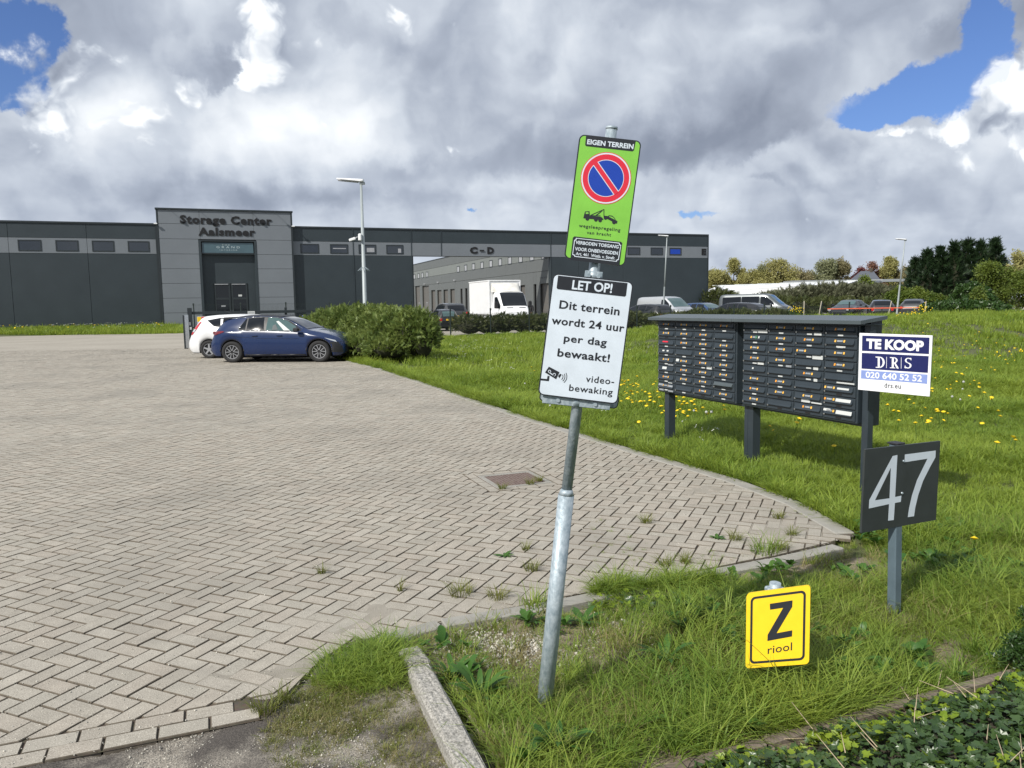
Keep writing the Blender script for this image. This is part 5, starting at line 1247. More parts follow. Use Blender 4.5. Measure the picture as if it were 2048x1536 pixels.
    def box(s, name, x0, x1, y0, y1, z0, z1, m, b=.015, parent=None):
        return MB().bbox(x0-s.ox, x1-s.ox, y0, y1, z0, z1, b).build(name, MT[m] if isinstance(m, str) else m, parent or s.root)
    def wheel(s, xw, r, w_=.20, style='spoke', both=True, rim='rim'):
        for sd_ in (1, -1):
            yo = interp(s.ww, xw)*.985; c = thing_sub('wheel', s.root, (xw-s.ox, sd_*(yo-w_/2), r))
            prof = [(r*.66, -w_/2), (r*.93, -w_/2+.004), (r, -w_/2+.03), (r, w_/2-.03), (r*.93, w_/2-.004), (r*.66, w_/2), (r*.64, w_/2-.03)]
            N_ = 36; rg = [[(q[0]*math.cos(2*math.pi*i/N_), q[1]*sd_, q[0]*math.sin(2*math.pi*i/N_)) for i in range(N_)] for q in prof]
            MB().rings(rg).build('tyre', MT['tyre'], c)
            rm = MB(); yb = sd_*(w_/2-.05); rm.add([(r*.66*math.cos(2*math.pi*i/N_), yb, r*.66*math.sin(2*math.pi*i/N_)) for i in range(N_)], [tuple(range(N_))], 1)
            y1 = sd_*(w_/2-.012)
            for i in range(N_):
                a0, a1 = 2*math.pi*i/N_, 2*math.pi*(i+1)/N_
                rm.add([(r*k*math.cos(a), y, r*k*math.sin(a)) for a in (a0, a1) for k, y in ((.655, y1), (.60, y1), (.60, yb))], [(0, 1, 4, 3), (1, 2, 5, 4)])
            ns = 5
            for q in range(ns):
                a = 2*math.pi*q/ns+math.pi/2
                if style == 'fork':
                    for da, k0 in ((.33, 1), (-.33, 1)):
                        pa = (r*.10*math.cos(a), r*.10*math.sin(a)); a2 = a+da; pb = (r*.62*math.cos(a2), r*.62*math.sin(a2)); d = np.array([pb[0]-pa[0], pb[1]-pa[1]]); d /= np.linalg.norm(d); n_ = np.array([-d[1], d[0]])*r*.028
                        rm.add([(pa[0]-n_[0], y1, pa[1]-n_[1]), (pb[0]-n_[0], y1, pb[1]-n_[1]), (pb[0]+n_[0], y1, pb[1]+n_[1]), (pa[0]+n_[0], y1, pa[1]+n_[1])], [(0, 1, 2, 3)])
                else:
                    h0, h1 = r*.10, r*.075; ca, sa = math.cos(a), math.sin(a)
                    rm.add([(r*.05*ca-h0*sa*-1, y1, r*.05*sa-h0*ca), (r*.63*ca+h1*sa, y1, r*.63*sa-h1*ca), (r*.63*ca-h1*sa, y1, r*.63*sa+h1*ca), (r*.05*ca-h0*sa, y1, r*.05*sa+h0*ca)], [(0, 1, 2, 3)])
            rm.add([(r*.14*math.cos(2*math.pi*i/12), y1+sd_*.004, r*.14*math.sin(2*math.pi*i/12)) for i in range(12)], [tuple(range(12))], 0 if style != 'fork' else 1)
            rm.build('rim', [MT[rim], MT['rimdark']], c)
def thing_sub(name, parent, loc):
    o = bpy.data.objects.new(name, None); COL.objects.link(o); o.empty_display_size = .1; o.parent = parent; o.location = loc; return o

# --- blue hatchback, side on
SP_HATCH = dict(L=4.10, zb=.20, top=[(0, .58), (.04, .72), (.10, .98), (.22, 1.10), (.42, 1.31), (.62, 1.37), (1.0, 1.425), (1.55, 1.445), (2.05, 1.41), (2.45, 1.30), (2.72, 1.16), (3.02, .985), (3.30, .935), (3.65, .85), (3.92, .74), (4.05, .62), (4.10, .50)],
    belt=[(0, .55), (.12, .90), (.5, .98), (1.3, .965), (2.6, .915), (3.0, .90), (3.5, .80), (3.9, .66), (4.1, .46)],
    wt=[(0, .60), (.3, .58), (.8, .60), (1.6, .62), (2.3, .60), (2.9, .66), (3.2, .74), (3.8, .66), (4.1, .50)], w=[(0, .66), (.18, .80), (.6, .875), (2.0, .88), (3.4, .875), (3.85, .80), (4.1, .60)], wheels=[(.735, .325), (3.39, .325)])
cx_ = (-8.68-5.94)/2
wl, wr = ground(468, 725), ground(641, 724)
hd_ = math.atan2(wr[1]-wl[1], wr[0]-wl[0]); mid = (wl+wr)/2
nrm = np.array([math.sin(hd_), -math.cos(hd_)])
sc_car = np.linalg.norm(wr-wl)/2.655
def place(mid, hd, L, xr, xf, halfw):
    # centre of the car from the near-side wheel contact midpoint
    off = L/2-(xr+xf)/2; return (mid[0]+math.cos(hd)*off-math.sin(hd)*halfw, mid[1]+math.sin(hd)*off+math.cos(hd)*halfw, 0)
c1 = Car('parked_car', 'dark blue five-door hatchback parked side-on with its nose in the hedge', 'car', SP_HATCH, PT['navy'], place(mid, hd_, 4.10, .735, 3.39, .80), hd_)
c1.root.scale = (sc_car, sc_car, sc_car*.955)
c1.side('window_surround', [(.93, 1.03), (.97, 1.0), (1.2, .985), (2.0, .965), (2.80, .935), (2.84, .985), (2.42, 1.275), (2.06, 1.372), (1.68, 1.388), (1.14, 1.352)], 'black', eps=.005)
c1.side('side_window', [(.95, 1.02), (1.12, 1.325), (1.16, 1.335), (1.16, 1.00)], 'carglass'); c1.side('side_window', [(1.20, 1.00), (1.20, 1.345), (1.68, 1.372), (1.73, .985)], 'carglass'); c1.side('side_window', [(1.80, .98), (1.80, 1.368), (2.05, 1.352), (2.38, 1.255), (2.66, 1.085), (2.74, .955)], 'carglass2')
c1.side('window_pillar', [(1.73, .985), (1.68, 1.345), (1.78, 1.34), (1.80, .98)], 'black', eps=.004); c1.side('mirror_triangle', [(2.66, 1.07), (2.73, .95), (2.86, .95), (2.84, .985)], 'black', eps=.004)
c1.side('seat', [(1.98, .985), (1.99, 1.12), (2.06, 1.16), (2.16, 1.0)], 'interior', eps=.014); c1.side('inner_view', [(2.06, 1.24), (2.12, 1.26), (2.52, .97), (2.34, .97)], 'paper', eps=.0125); c1.side('window_reflection', [(2.02, 1.26), (2.34, .98), (2.46, .975), (2.08, 1.24)], 'paper', eps=.008) if False else None
c1.line('chrome_strip', [(1.0, 1.12), (.955, 1.02), (.98, .99), (1.2, .975), (2.0, .955), (2.72, .925)], 'chrome', .010); c1.line('chrome_strip', [(1.18, 1.00), (1.155, 1.29)], 'chrome', .006); c1.line('chrome_strip', [(1.735, .98), (1.69, 1.33)], 'chrome', .007)
c1.cross('windscreen', 2.22, 2.98, 0, 'carglass', wk=.93); c1.cross('rear_window', .12, .40, 0, 'carglass', wk=.9); c1.cross('roof_panel', .50, 2.16, 0, 'black', eps=.014, wk=.98)
c1.box('spoiler', .26, .62, -.56, .56, 1.335, 1.365, 'black', .012)
c1.side('tail_light', [(.10, .93), (.14, .83), (.46, .92), (.52, .955), (.45, .975), (.16, .955)], 'taildark', eps=.012); c1.box('tail_light', .03, .16, .36, .60, .86, .95, 'taildark', .02); c1.box('tail_light', .03, .16, -.60, -.36, .86, .95, 'taildark', .02)
c1.box('bumper_insert', -.02, .2, -.60, .60, .24, .42, 'black', .03)
c1.side('front_grille', [(3.72, .30), (3.72, .62), (4.03, .60), (4.06, .30)], 'black', eps=.006); c1.side('headlight', [(3.56, .745), (3.86, .66), (3.90, .60), (3.74, .66)], 'headl', eps=.010); c1.box('front_bumper', 3.9, 4.13, -.56, .56, .25, .60, 'black', .06)
c1.line('wheel_arch', [(.735+.325*1.17*math.cos(a), .325+.325*1.17*math.sin(a)) for a in np.linspace(.05, 3.09, 22)], 'black', .014, eps=-.004); c1.line('wheel_arch', [(3.39+.325*1.17*math.cos(a), .325+.325*1.17*math.sin(a)) for a in np.linspace(.05, 3.09, 22)], 'black', .014, eps=-.004)
c1.line('sill_strip', [(1.15, .235), (2.98, .235)], 'black', .022); c1.line('crease', [(.75, .80), (1.6, .74), (2.8, .72)], 'black', .002)
for x in (1.12, 1.76, 2.88): c1.line('door_gap', [(x, .94), (x+.02, .30)], 'black', .0035, eps=.001)
for x in (1.38, 2.14): c1.box('door_handle', x, x+.17, -.90, -.87, .805, .835, PT['navy'], .008); c1.box('door_handle', x, x+.17, .87, .90, .805, .835, PT['navy'], .008)
for s_ in (-1, 1): c1.box('wing_mirror', 2.70, 2.86, min(s_*.90, s_*1.04), max(s_*.90, s_*1.04), .93, 1.05, 'black', .03)
for xw, r in SP_HATCH['wheels']: c1.wheel(xw, r, style='fork')
c1.line('roof_highlight', [(.62, 1.335), (1.2, 1.378), (1.7, 1.38), (2.1, 1.352), (2.45, 1.25), (2.86, 1.02)], 'chrome', .008)  # bright line added as the highlight along the roof edge and windscreen pillar
# --- white hatchback behind it
SP_W = dict(SP_HATCH, L=4.25, zb=.20, top=[(0, .60), (.05, .80), (.16, 1.02), (.34, 1.30), (.50, 1.44), (.9, 1.48), (1.5, 1.50), (2.0, 1.48), (2.5, 1.36), (2.9, 1.14), (3.2, 1.01), (3.6, .94), (3.95, .80), (4.2, .62), (4.25, .50)], belt=[(0, .56), (.2, .95), (.6, 1.04), (1.4, 1.0), (2.7, .94), (3.2, .90), (3.8, .76), (4.25, .46)],
    wt=[(0, .58), (.4, .60), (1.0, .62), (2.3, .60), (3.0, .68), (3.5, .74), (4.25, .50)], w=[(0, .64), (.15, .80), (.6, .885), (2.0, .89), (3.5, .88), (4.0, .78), (4.25, .58)], wheels=[(.80, .31), (3.45, .31)])
ww_ = ground(424, 716.5)
hw_ = hd_
def from_rear_wheel(p, hd, L, xr, halfw): off = L/2-xr; return (p[0]+math.cos(hd)*off-math.sin(hd)*halfw, p[1]+math.sin(hd)*off+math.cos(hd)*halfw, 0)
c2_ = Car('parked_car', 'white hatchback with tall red tail lights half hidden behind the blue hatchback', 'car', SP_W, PT['white'], from_rear_wheel(ww_, hw_, 4.25, .80, .80), hw_); c2_.root.scale = (1.03, 1.03, .985)
c2_.side('side_window', [(.70, 1.30), (1.15, 1.38), (1.22, 1.06), (.98, 1.10)], 'carglass'); c2_.side('side_window', [(1.28, 1.06), (1.25, 1.39), (1.75, 1.41), (1.80, 1.03)], 'carglass'); c2_.side('side_window', [(1.86, 1.03), (1.84, 1.41), (2.2, 1.38), (2.7, 1.12), (2.76, .99)], 'carglass')
c2_.side('tail_light', [(.10, .80), (.20, 1.02), (.42, 1.24), (.50, 1.26), (.36, .98), (.20, .80)], 'tail', eps=.012); c2_.side('tail_light_lens', [(.17, .92), (.22, 1.0), (.35, 1.0), (.29, .90)], 'headl', eps=.018)
c2_.cross('rear_window', .18, .42, 0, 'carglass', wk=.86); c2_.cross('windscreen', 2.2, 3.0, 0, 'carglass', wk=.93); 
c2_.box('number_plate', -.02, .0, -.26, .26, .74, .85, 'plate', .004); c2_.line('door_gap', [(1.24, 1.0), (1.26, .35)], 'black', .004, eps=.001); c2_.line('bumper_gap', [(.12, .62), (.48, .60)], 'black', .004, eps=.001)
MB().tube((1.3-2.12, 0, 1.49), (.95-2.12, 0, 1.62), .006, n=6).build('aerial', MT['black'], c2_.root)
for xw, r in SP_W['wheels']: c2_.wheel(xw, r)

# --- simple builders for the cars further away
def distant(kind, label, paint_, px_, Y, hd, sc=1.0, group=None, name='parked_car', lights=True):
    """px_: where the middle of the car stands in the picture (x, roof y), Y its distance; height from the class"""
    if kind == 'hatch': sp = SP_W
    elif kind == 'mini': sp = dict(SP_HATCH, L=3.55, top=[(0, .62), (.05, .85), (.18, 1.12), (.36, 1.38), (.6, 1.46), (1.3, 1.50), (1.9, 1.46), (2.3, 1.30), (2.75, 1.02), (3.1, .92), (3.4, .76), (3.55, .52)], belt=[(0, .56), (.15, .93), (1.0, .95), (2.4, .90), (2.9, .86), (3.55, .46)], wt=[(0, .50), (.4, .52), (1.2, .56), (2.2, .54), (3.0, .62), (3.55, .45)], w=[(0, .60), (.2, .76), (.7, .81), (2.8, .81), (3.3, .70), (3.55, .5)], wheels=[(.66, .29), (2.9, .29)])
    elif kind == 'suv': sp = dict(SP_HATCH, L=4.9, top=[(0, .70), (.06, 1.0), (.20, 1.28), (.45, 1.62), (.7, 1.72), (1.8, 1.78), (2.6, 1.74), (3.0, 1.58), (3.5, 1.22), (4.2, 1.12), (4.7, .98), (4.9, .62)], belt=[(0, .66), (.2, 1.16), (1.5, 1.16), (3.3, 1.10), (4.2, 1.02), (4.9, .55)], wt=[(0, .66), (.5, .70), (2.4, .72), (3.6, .80), (4.9, .6)], w=[(0, .80), (.2, .96), (.8, 1.01), (4.0, 1.0), (4.6, .90), (4.9, .7)], wheels=[(.95, .38), (3.85, .38)], zb=.28)
    elif kind == 'sedan': sp = dict(SP_HATCH, L=4.75, top=[(0, .60), (.05, .90), (.25, 1.03), (.62, 1.08), (.95, 1.20), (1.35, 1.38), (1.9, 1.44), (2.5, 1.43), (2.9, 1.30), (3.4, 1.05), (3.9, .97), (4.4, .84), (4.7, .66), (4.75, .5)], belt=[(0, .56), (.2, .96), (1.2, .98), (3.2, .92), (4.0, .84), (4.75, .46)], wt=[(0, .62), (.6, .66), (1.4, .58), (2.6, .60), (3.5, .70), (4.75, .5)], w=[(0, .68), (.2, .84), (.8, .91), (3.9, .91), (4.4, .82), (4.75, .6)], wheels=[(.95, .32), (3.75, .32)])
    elif kind == 'estate': sp = dict(SP_HATCH, L=4.75, top=[(0, .60), (.05, .92), (.2, 1.10), (.5, 1.33), (.9, 1.42), (1.9, 1.46), (2.5, 1.44), (2.9, 1.30), (3.4, 1.05), (3.9, .97), (4.4, .84), (4.7, .66), (4.75, .5)], belt=[(0, .56), (.2, .96), (1.2, .98), (3.2, .92), (4.0, .84), (4.75, .46)], wt=[(0, .60), (.6, .60), (1.4, .60), (2.6, .60), (3.5, .70), (4.75, .5)], w=[(0, .68), (.2, .84), (.8, .91), (3.9, .91), (4.4, .82), (4.75, .6)], wheels=[(.95, .32), (3.75, .32)])
    elif kind == 'smallvan': sp = dict(SP_HATCH, L=4.4, top=[(0, .70), (.02, 1.5), (.12, 1.76), (.4, 1.82), (2.3, 1.84), (2.7, 1.76), (3.05, 1.52), (3.5, 1.12), (3.9, 1.02), (4.25, .86), (4.4, .55)], belt=[(0, .66), (.05, 1.05), (3.2, 1.05), (3.8, .94), (4.4, .50)], wt=[(0, .72), (.4, .76), (2.4, .74), (3.0, .70), (3.6, .78), (4.4, .55)], w=[(0, .84), (.15, .90), (.5, .92), (3.7, .92), (4.15, .82), (4.4, .65)], wheels=[(.85, .32), (3.6, .32)], sm=3)
    elif kind == 'van': sp = dict(SP_HATCH, L=5.2, top=[(0, .70), (.02, 1.6), (.12, 1.92), (.4, 1.98), (3.3, 2.0), (3.65, 1.92), (4.1, 1.52), (4.5, 1.20), (4.9, 1.05), (5.1, .88), (5.2, .55)], belt=[(0, .66), (.05, 1.12), (4.0, 1.12), (4.7, .98), (5.2, .50)], wt=[(0, .80), (.4, .82), (3.3, .80), (4.0, .78), (4.6, .84), (5.2, .6)], w=[(0, .90), (.15, .96), (.5, .97), (4.4, .97), (4.95, .86), (5.2, .7)], wheels=[(.95, .34), (4.2, .34)], sm=3)
    hh = max(k[1] for k in sp['top']); p = at_depth(px_[0], px_[1], Y)
    c = Car(name, label, 'van' if 'van' in kind else 'car', sp, paint_, (p[0], Y, 0), hd, group); c.root.scale = (p[2]/hh,)*3 if abs(p[2]/hh-1) < .35 else (1,)*3
    L = sp['L']
    if kind in ('hatch', 'sedan', 'estate'):
        o = 0 if kind != 'sedan' else .35
        c.side('side_window', [(.85+o, 1.05), (1.05+o, 1.30), (1.6+o*.5, 1.36), (1.6+o*.5, 1.03)] if kind != 'hatch' else [(.70, 1.30), (1.15, 1.38), (1.22, 1.06), (.98, 1.10)], 'carglass')
        c.side('side_window', [(1.68+o*.5, 1.03), (1.68+o*.5, 1.37), (2.35, 1.36), (2.35, 1.0)] if kind != 'hatch' else [(1.28, 1.06), (1.25, 1.39), (1.75, 1.41), (1.80, 1.03)], 'carglass')
        c.side('side_window', [(2.42, 1.0), (2.42, 1.36), (2.7, 1.32), (3.1, 1.10), (3.15, .98)] if kind != 'hatch' else [(1.86, 1.03), (1.84, 1.41), (2.2, 1.38), (2.7, 1.12), (2.76, .99)], 'carglass')
        c.cross('windscreen', 2.66 if kind != 'hatch' else 2.25, 3.32 if kind != 'hatch' else 2.98, 0, 'carglass2', wk=.92); c.cross('rear_window', .72 if kind == 'sedan' else .22, 1.28 if kind == 'sedan' else .44, 0, 'carglass', wk=.86)
    elif kind == 'mini':
        c.side('side_window', [(.55, 1.0), (.70, 1.32), (1.1, 1.38), (1.15, .98)], 'carglass'); c.side('side_window', [(1.2, .98), (1.18, 1.38), (1.8, 1.36), (2.3, 1.1), (2.35, .95)], 'carglass'); c.cross('windscreen', 2.0, 2.65, 0, 'carglass2', wk=.9); c.cross('rear_window', .12, .34, 0, 'carglass2', wk=.84)
    elif kind == 'suv':
        c.side('side_window', [(.5, 1.22), (.7, 1.54), (1.5, 1.62), (1.5, 1.2)], 'carglass'); c.side('side_window', [(1.58, 1.2), (1.58, 1.62), (2.35, 1.62), (2.4, 1.18)], 'carglass'); c.side('side_window', [(2.46, 1.18), (2.42, 1.62), (2.75, 1.58), (3.2, 1.26), (3.2, 1.16)], 'carglass'); c.cross('windscreen', 2.75, 3.4, 0, 'carglass', wk=.92); c.cross('rear_window', .16, .44, 0, 'carglass', wk=.9)
    elif kind == 'smallvan':
        c.side('side_window', [(2.42, 1.10), (2.42, 1.62), (2.72, 1.62), (3.05, 1.36), (3.2, 1.10)], 'carglass'); c.cross('windscreen', 2.78, 3.46, 0, 'carglass2', wk=.93, n=10)
    elif kind == 'van':
        c.side('side_window', [(.35, 1.22), (.35, 1.76), (1.7, 1.80), (1.7, 1.20)], 'carglass'); c.side('side_window', [(1.76, 1.20), (1.76, 1.80), (3.0, 1.80), (3.0, 1.18)], 'carglass'); c.side('side_window', [(3.12, 1.16), (3.12, 1.78), (3.5, 1.78), (3.98, 1.40), (4.1, 1.18)], 'carglass'); c.cross('windscreen', 3.68, 4.44, 0, 'carglass2', wk=.93, n=10)
    z = sp['belt'][1][1]
    for s_ in (-1, 1):
        ww__ = sp['w'][1][1]; c.box('tail_light', .0, .14, min(s_*(ww__-.24), s_*(ww__-.08)), max(s_*(ww__-.24), s_*(ww__-.08)), z-.24, z-.06, 'tail', .02)
        wf = sp['w'][-2][1]; c.box('headlight', L-.36, L-.06, min(s_*(wf-.28), s_*(wf-.04)), max(s_*(wf-.28), s_*(wf-.04)), .66, .80, 'headl', .03)
        mz = z+.02; mxp = {'mini': 2.2, 'suv': 3.0, 'smallvan': 2.98, 'van': 3.82, 'hatch': 2.62}.get(kind, 2.95); wv = sp['w'][2][1]; c.box('wing_mirror', mxp, mxp+.14, min(s_*(wv+.02), s_*(wv+.17)), max(s_*(wv+.02), s_*(wv+.17)), mz, mz+.15, paint_, .03)
    c.box('number_plate', -.025, -.005, -.26, .26, .72, .83, 'plate', .004) if kind in ('mini', 'suv') else None
    for xw, r in sp['wheels']: c.wheel(xw, r)
    return c
HB = RZ+math.pi/2          # facing away from the camera, square to the building
d1 = distant('mini', 'small black city car seen from behind, just right of the conifer hedge', PT['black'], (884, 618), 51.5, HB+.02)
d2 = distant('suv', 'dark grey off-road car seen from behind, left of the white box truck', PT['dgrey'], (896, 606), 62, HB+.0)
distant('hatch', 'black car right of the sign board, behind the hedge, mostly hidden', PT['black'], (1284, 608), 50, HB+.35)
distant('smallvan', 'silver panel van facing the camera beside the dark building end', PT['silver'], (1338, 592.5), 57, -HB+math.pi*0+math.radians(40)) if False else None
v1c = distant('smallvan', 'silver delivery van with a clear windscreen parked at the dark building end', PT['silver'], (1336, 592.5), 57, RZ-math.pi/2+.22)
distant('hatch', 'blue hatchback parked between the silver delivery van and a black car', PT['blue'], (1414, 605), 58, RZ-math.pi/2+.18)
distant('estate', 'black estate car with red tail light left of the grey minibus van', PT['black'], (1466, 605), 54, HB+.42)
distant('van', 'grey passenger van with long dark side windows behind the low hedge', PT['grey'], (1514, 587.5), 62, RZ-math.pi/2+.62)
distant('sedan', 'dark saloon car, leftmost of three parked behind the orange barrier', PT['black'], (1700, 599.5), 64, RZ-math.pi/2-1.1)
distant('hatch', 'black hatchback in the middle of three parked behind the orange barrier', PT['black'], (1762, 599.5), 60, HB-.75)
distant('estate', 'grey-black estate car just right of the rightmost street lamp', PT['dgrey'], (1832, 597), 64, HB-.95)

# --- white box truck
Yt = 50.5; pt = at_depth(1000, 600, Yt); hdT = RZ-math.pi/2
SP_T = dict(L=6.6, zb=.45, top=[(0, .95), (.1, 1.0), (4.15, 1.0), (4.25, 2.30), (4.5, 2.52), (5.2, 2.50), (5.45, 2.35), (5.95, 1.62), (6.3, 1.32), (6.5, 1.12), (6.6, .75)], belt=[(0, .8), (.1, .9), (4.1, .92), (4.3, 1.30), (5.8, 1.28), (6.3, 1.05), (6.6, .6)], wt=[(0, .85), (4.2, .85), (5.3, .84), (6.0, .84), (6.6, .72)], w=[(0, .9), (.2, .95), (4.2, .96), (6.1, .98), (6.45, .92), (6.6, .82)], wheels=[(1.1, .36), (5.65, .36)], sm=2)
tr_ = Car('box_truck', 'white box truck with a wind deflector over the cab, facing the camera in the yard', 'truck', SP_T, PT['truck'], (pt[0], Yt+2.2, 0), hdT); tr_.root.scale = (1.04, 1.04, 1.0)
tr_.box('cargo_box', -.1, 4.15, -1.06, 1.06, 1.0, 3.28, PT['truck'], .04)
for z in (1.02, 3.22):
    for s_ in (-1, 1): tr_.box('box_rail', -.12, 4.18, s_*1.06-.03, s_*1.06+.03, z, z+.07, 'white', .01)
for s_ in (-1, 1): tr_.box('box_rail', 4.12, 4.18, s_*1.06-.04, s_*1.06+.04, 1.09, 3.22, 'white', .01)
tr_.box('box_rail', 4.12, 4.18, -1.02, 1.02, 3.2, 3.29, 'white', .01)
rows = []
for i in range(7):
    t = i/6; x = 5.25-1.0*t**.7*1.0; z = 2.50+.60*t**1.2; w_ = .72+.22*t
    rows.append([(x-3.3, y*w_, z-.05*abs(y)**3) for y in np.linspace(-1, 1, 9)])
df = MB().rings(rows, close=False)
df.add([rows[i][0] for i in range(7)]+[(4.2-3.3, -.94, 2.50)], [tuple(range(8))]); df.add([rows[i][-1] for i in range(7)]+[(4.2-3.3, .94, 2.50)], [tuple(range(8))]); df.build('wind_deflector', mat('dusty_white', (.62, .61, .57), .6, 0, .18, 3), tr_.root)
tr_.cross('windscreen', 5.30, 6.02, 0, 'carglass', wk=.95, n=10); tr_.side('side_window', [(4.65, 1.42), (4.65, 2.15), (5.15, 2.15), (5.75, 1.62), (5.8, 1.40)], 'carglass')
for s_ in (-1, 1):
    tr_.box('wing_mirror', 5.62, 5.74, min(s_*1.02, s_*1.24), max(s_*1.02, s_*1.24), 1.45, 1.85, 'black', .03); tr_.box('headlight', 6.2, 6.5, min(s_*.62, s_*.88), max(s_*.62, s_*.88), .86, 1.06, 'headl', .04); tr_.box('bonnet_vent', 6.05, 6.2, min(s_*.20, s_*.62), max(s_*.20, s_*.62), 1.45, 1.47, 'black', .004)
tr_.box('grille', 6.5, 6.63, -.45, .45, .75, .98, 'black', .02); tr_.box('bumper', 6.4, 6.66, -.88, .88, .42, .66, 'black', .04)
for xw, r in SP_T['wheels']: tr_.wheel(xw, r, .24)

# ------------------------------------------------------------------ person in the yard
pp = at_depth(1060, 602, 57.); hp = pp[2]
per = thing('person', 'person in a black jacket holding a red bag beside the truck', 'person', (pp[0], 57., 0), -.4)
def skin(name, verts, edges, radii, parent, mats, sub=2):
    me = bpy.data.meshes.new(name); me.from_pydata(verts, edges, []); o = bpy.data.objects.new(name, me); COL.objects.link(o)
    m_ = o.modifiers.new('skin', 'SKIN'); 
    for v, r in zip(me.skin_vertices[0].data, radii): v.radius = (r, r)
    me.skin_vertices[0].data[0].use_root = True
    sb_ = o.modifiers.new('sub', 'SUBSURF'); sb_.levels = sub; sb_.render_levels = sub
    bpy.context.view_layer.update(); dg = bpy.context.evaluated_depsgraph_get(); m2 = bpy.data.meshes.new_from_object(o.evaluated_get(dg)); bpy.data.objects.remove(o); m2.name = name
    m2.materials.clear()
    for m in mats: m2.materials.append(m)
    m2.polygons.foreach_set('use_smooth', [True]*len(m2.polygons)); ob = link(name, m2, parent); return ob
k = hp/1.78
PV = [(0, 0, .95), (0, .01, 1.15), (0, .02, 1.36), (0, .0, 1.48), (0, .01, 1.56), (0, -.01, 1.66), (0, 0, 1.74), (-.18, .0, 1.42), (-.25, -.02, 1.14), (-.20, -.16, .98), (-.17, -.22, .92), (.18, 0, 1.42), (.24, -.04, 1.14), (.20, -.20, 1.0), (.17, -.27, .96),
      (-.10, 0, .88), (-.11, .02, .50), (-.12, .06, .09), (-.12, -.10, .05), (.10, 0, .88), (.12, -.04, .50), (.13, 0, .09), (.13, -.15, .05)]
PE = [(0, 1), (1, 2), (2, 3), (3, 4), (4, 5), (5, 6), (2, 7), (7, 8), (8, 9), (9, 10), (2, 11), (11, 12), (12, 13), (13, 14), (0, 15), (15, 16), (16, 17), (17, 18), (0, 19), (19, 20), (20, 21), (21, 22)]
PR = [.16, .15, .17, .07, .075, .10, .07, .085, .065, .05, .045, .085, .065, .05, .045, .095, .07, .05, .045, .095, .07, .05, .045]
MT['skin'] = mat('skin', (.42, .24, .17), .6); MT['jacket'] = mat('black_jacket', (.014, .014, .016), .8); MT['jeans'] = mat('dark_trousers', (.02, .025, .04), .85); MT['hair'] = mat('dark_hair', (.02, .014, .010), .7); MT['redbag'] = mat('red_bag', (.60, .02, .03), .5)
bd_ = skin('body', [tuple(c*k for c in v) for v in PV], PE, [r*k for r in PR], per, [MT['jacket'], MT['jeans'], MT['skin']])
for p in bd_.data.polygons:
    c = p.center/k; p.material_index = 2 if c.z > 1.53 or (abs(c.x) > .1 and c.z < 1.0 and c.y < -.17 and c.z > .8) else (1 if c.z < .88 else 0)
hr = MB(); rg = []
for i in range(6):
    a = i/5*1.75; rg.append([(k*.112*math.sin(a+.05)*math.cos(t), k*(.012+.118*math.sin(a+.05)*math.sin(t)), k*(1.675+.125*math.cos(a))) for t in np.linspace(math.radians(-25), math.radians(205), 12)])
hr.rings(rg, close=False); hr.build('hair', MT['hair'], per)
bg_ = MB().bbox(-.26*k, .22*k, -.42*k, -.24*k, .62*k, .98*k, .05); bag = bg_.build('carried_bag', MT['redbag']); bag.location = (pp[0], 57., 0); bag.rotation_euler[2] = -.4
setp(bag, 'bright red bag held by the person in black beside the truck', 'bag')
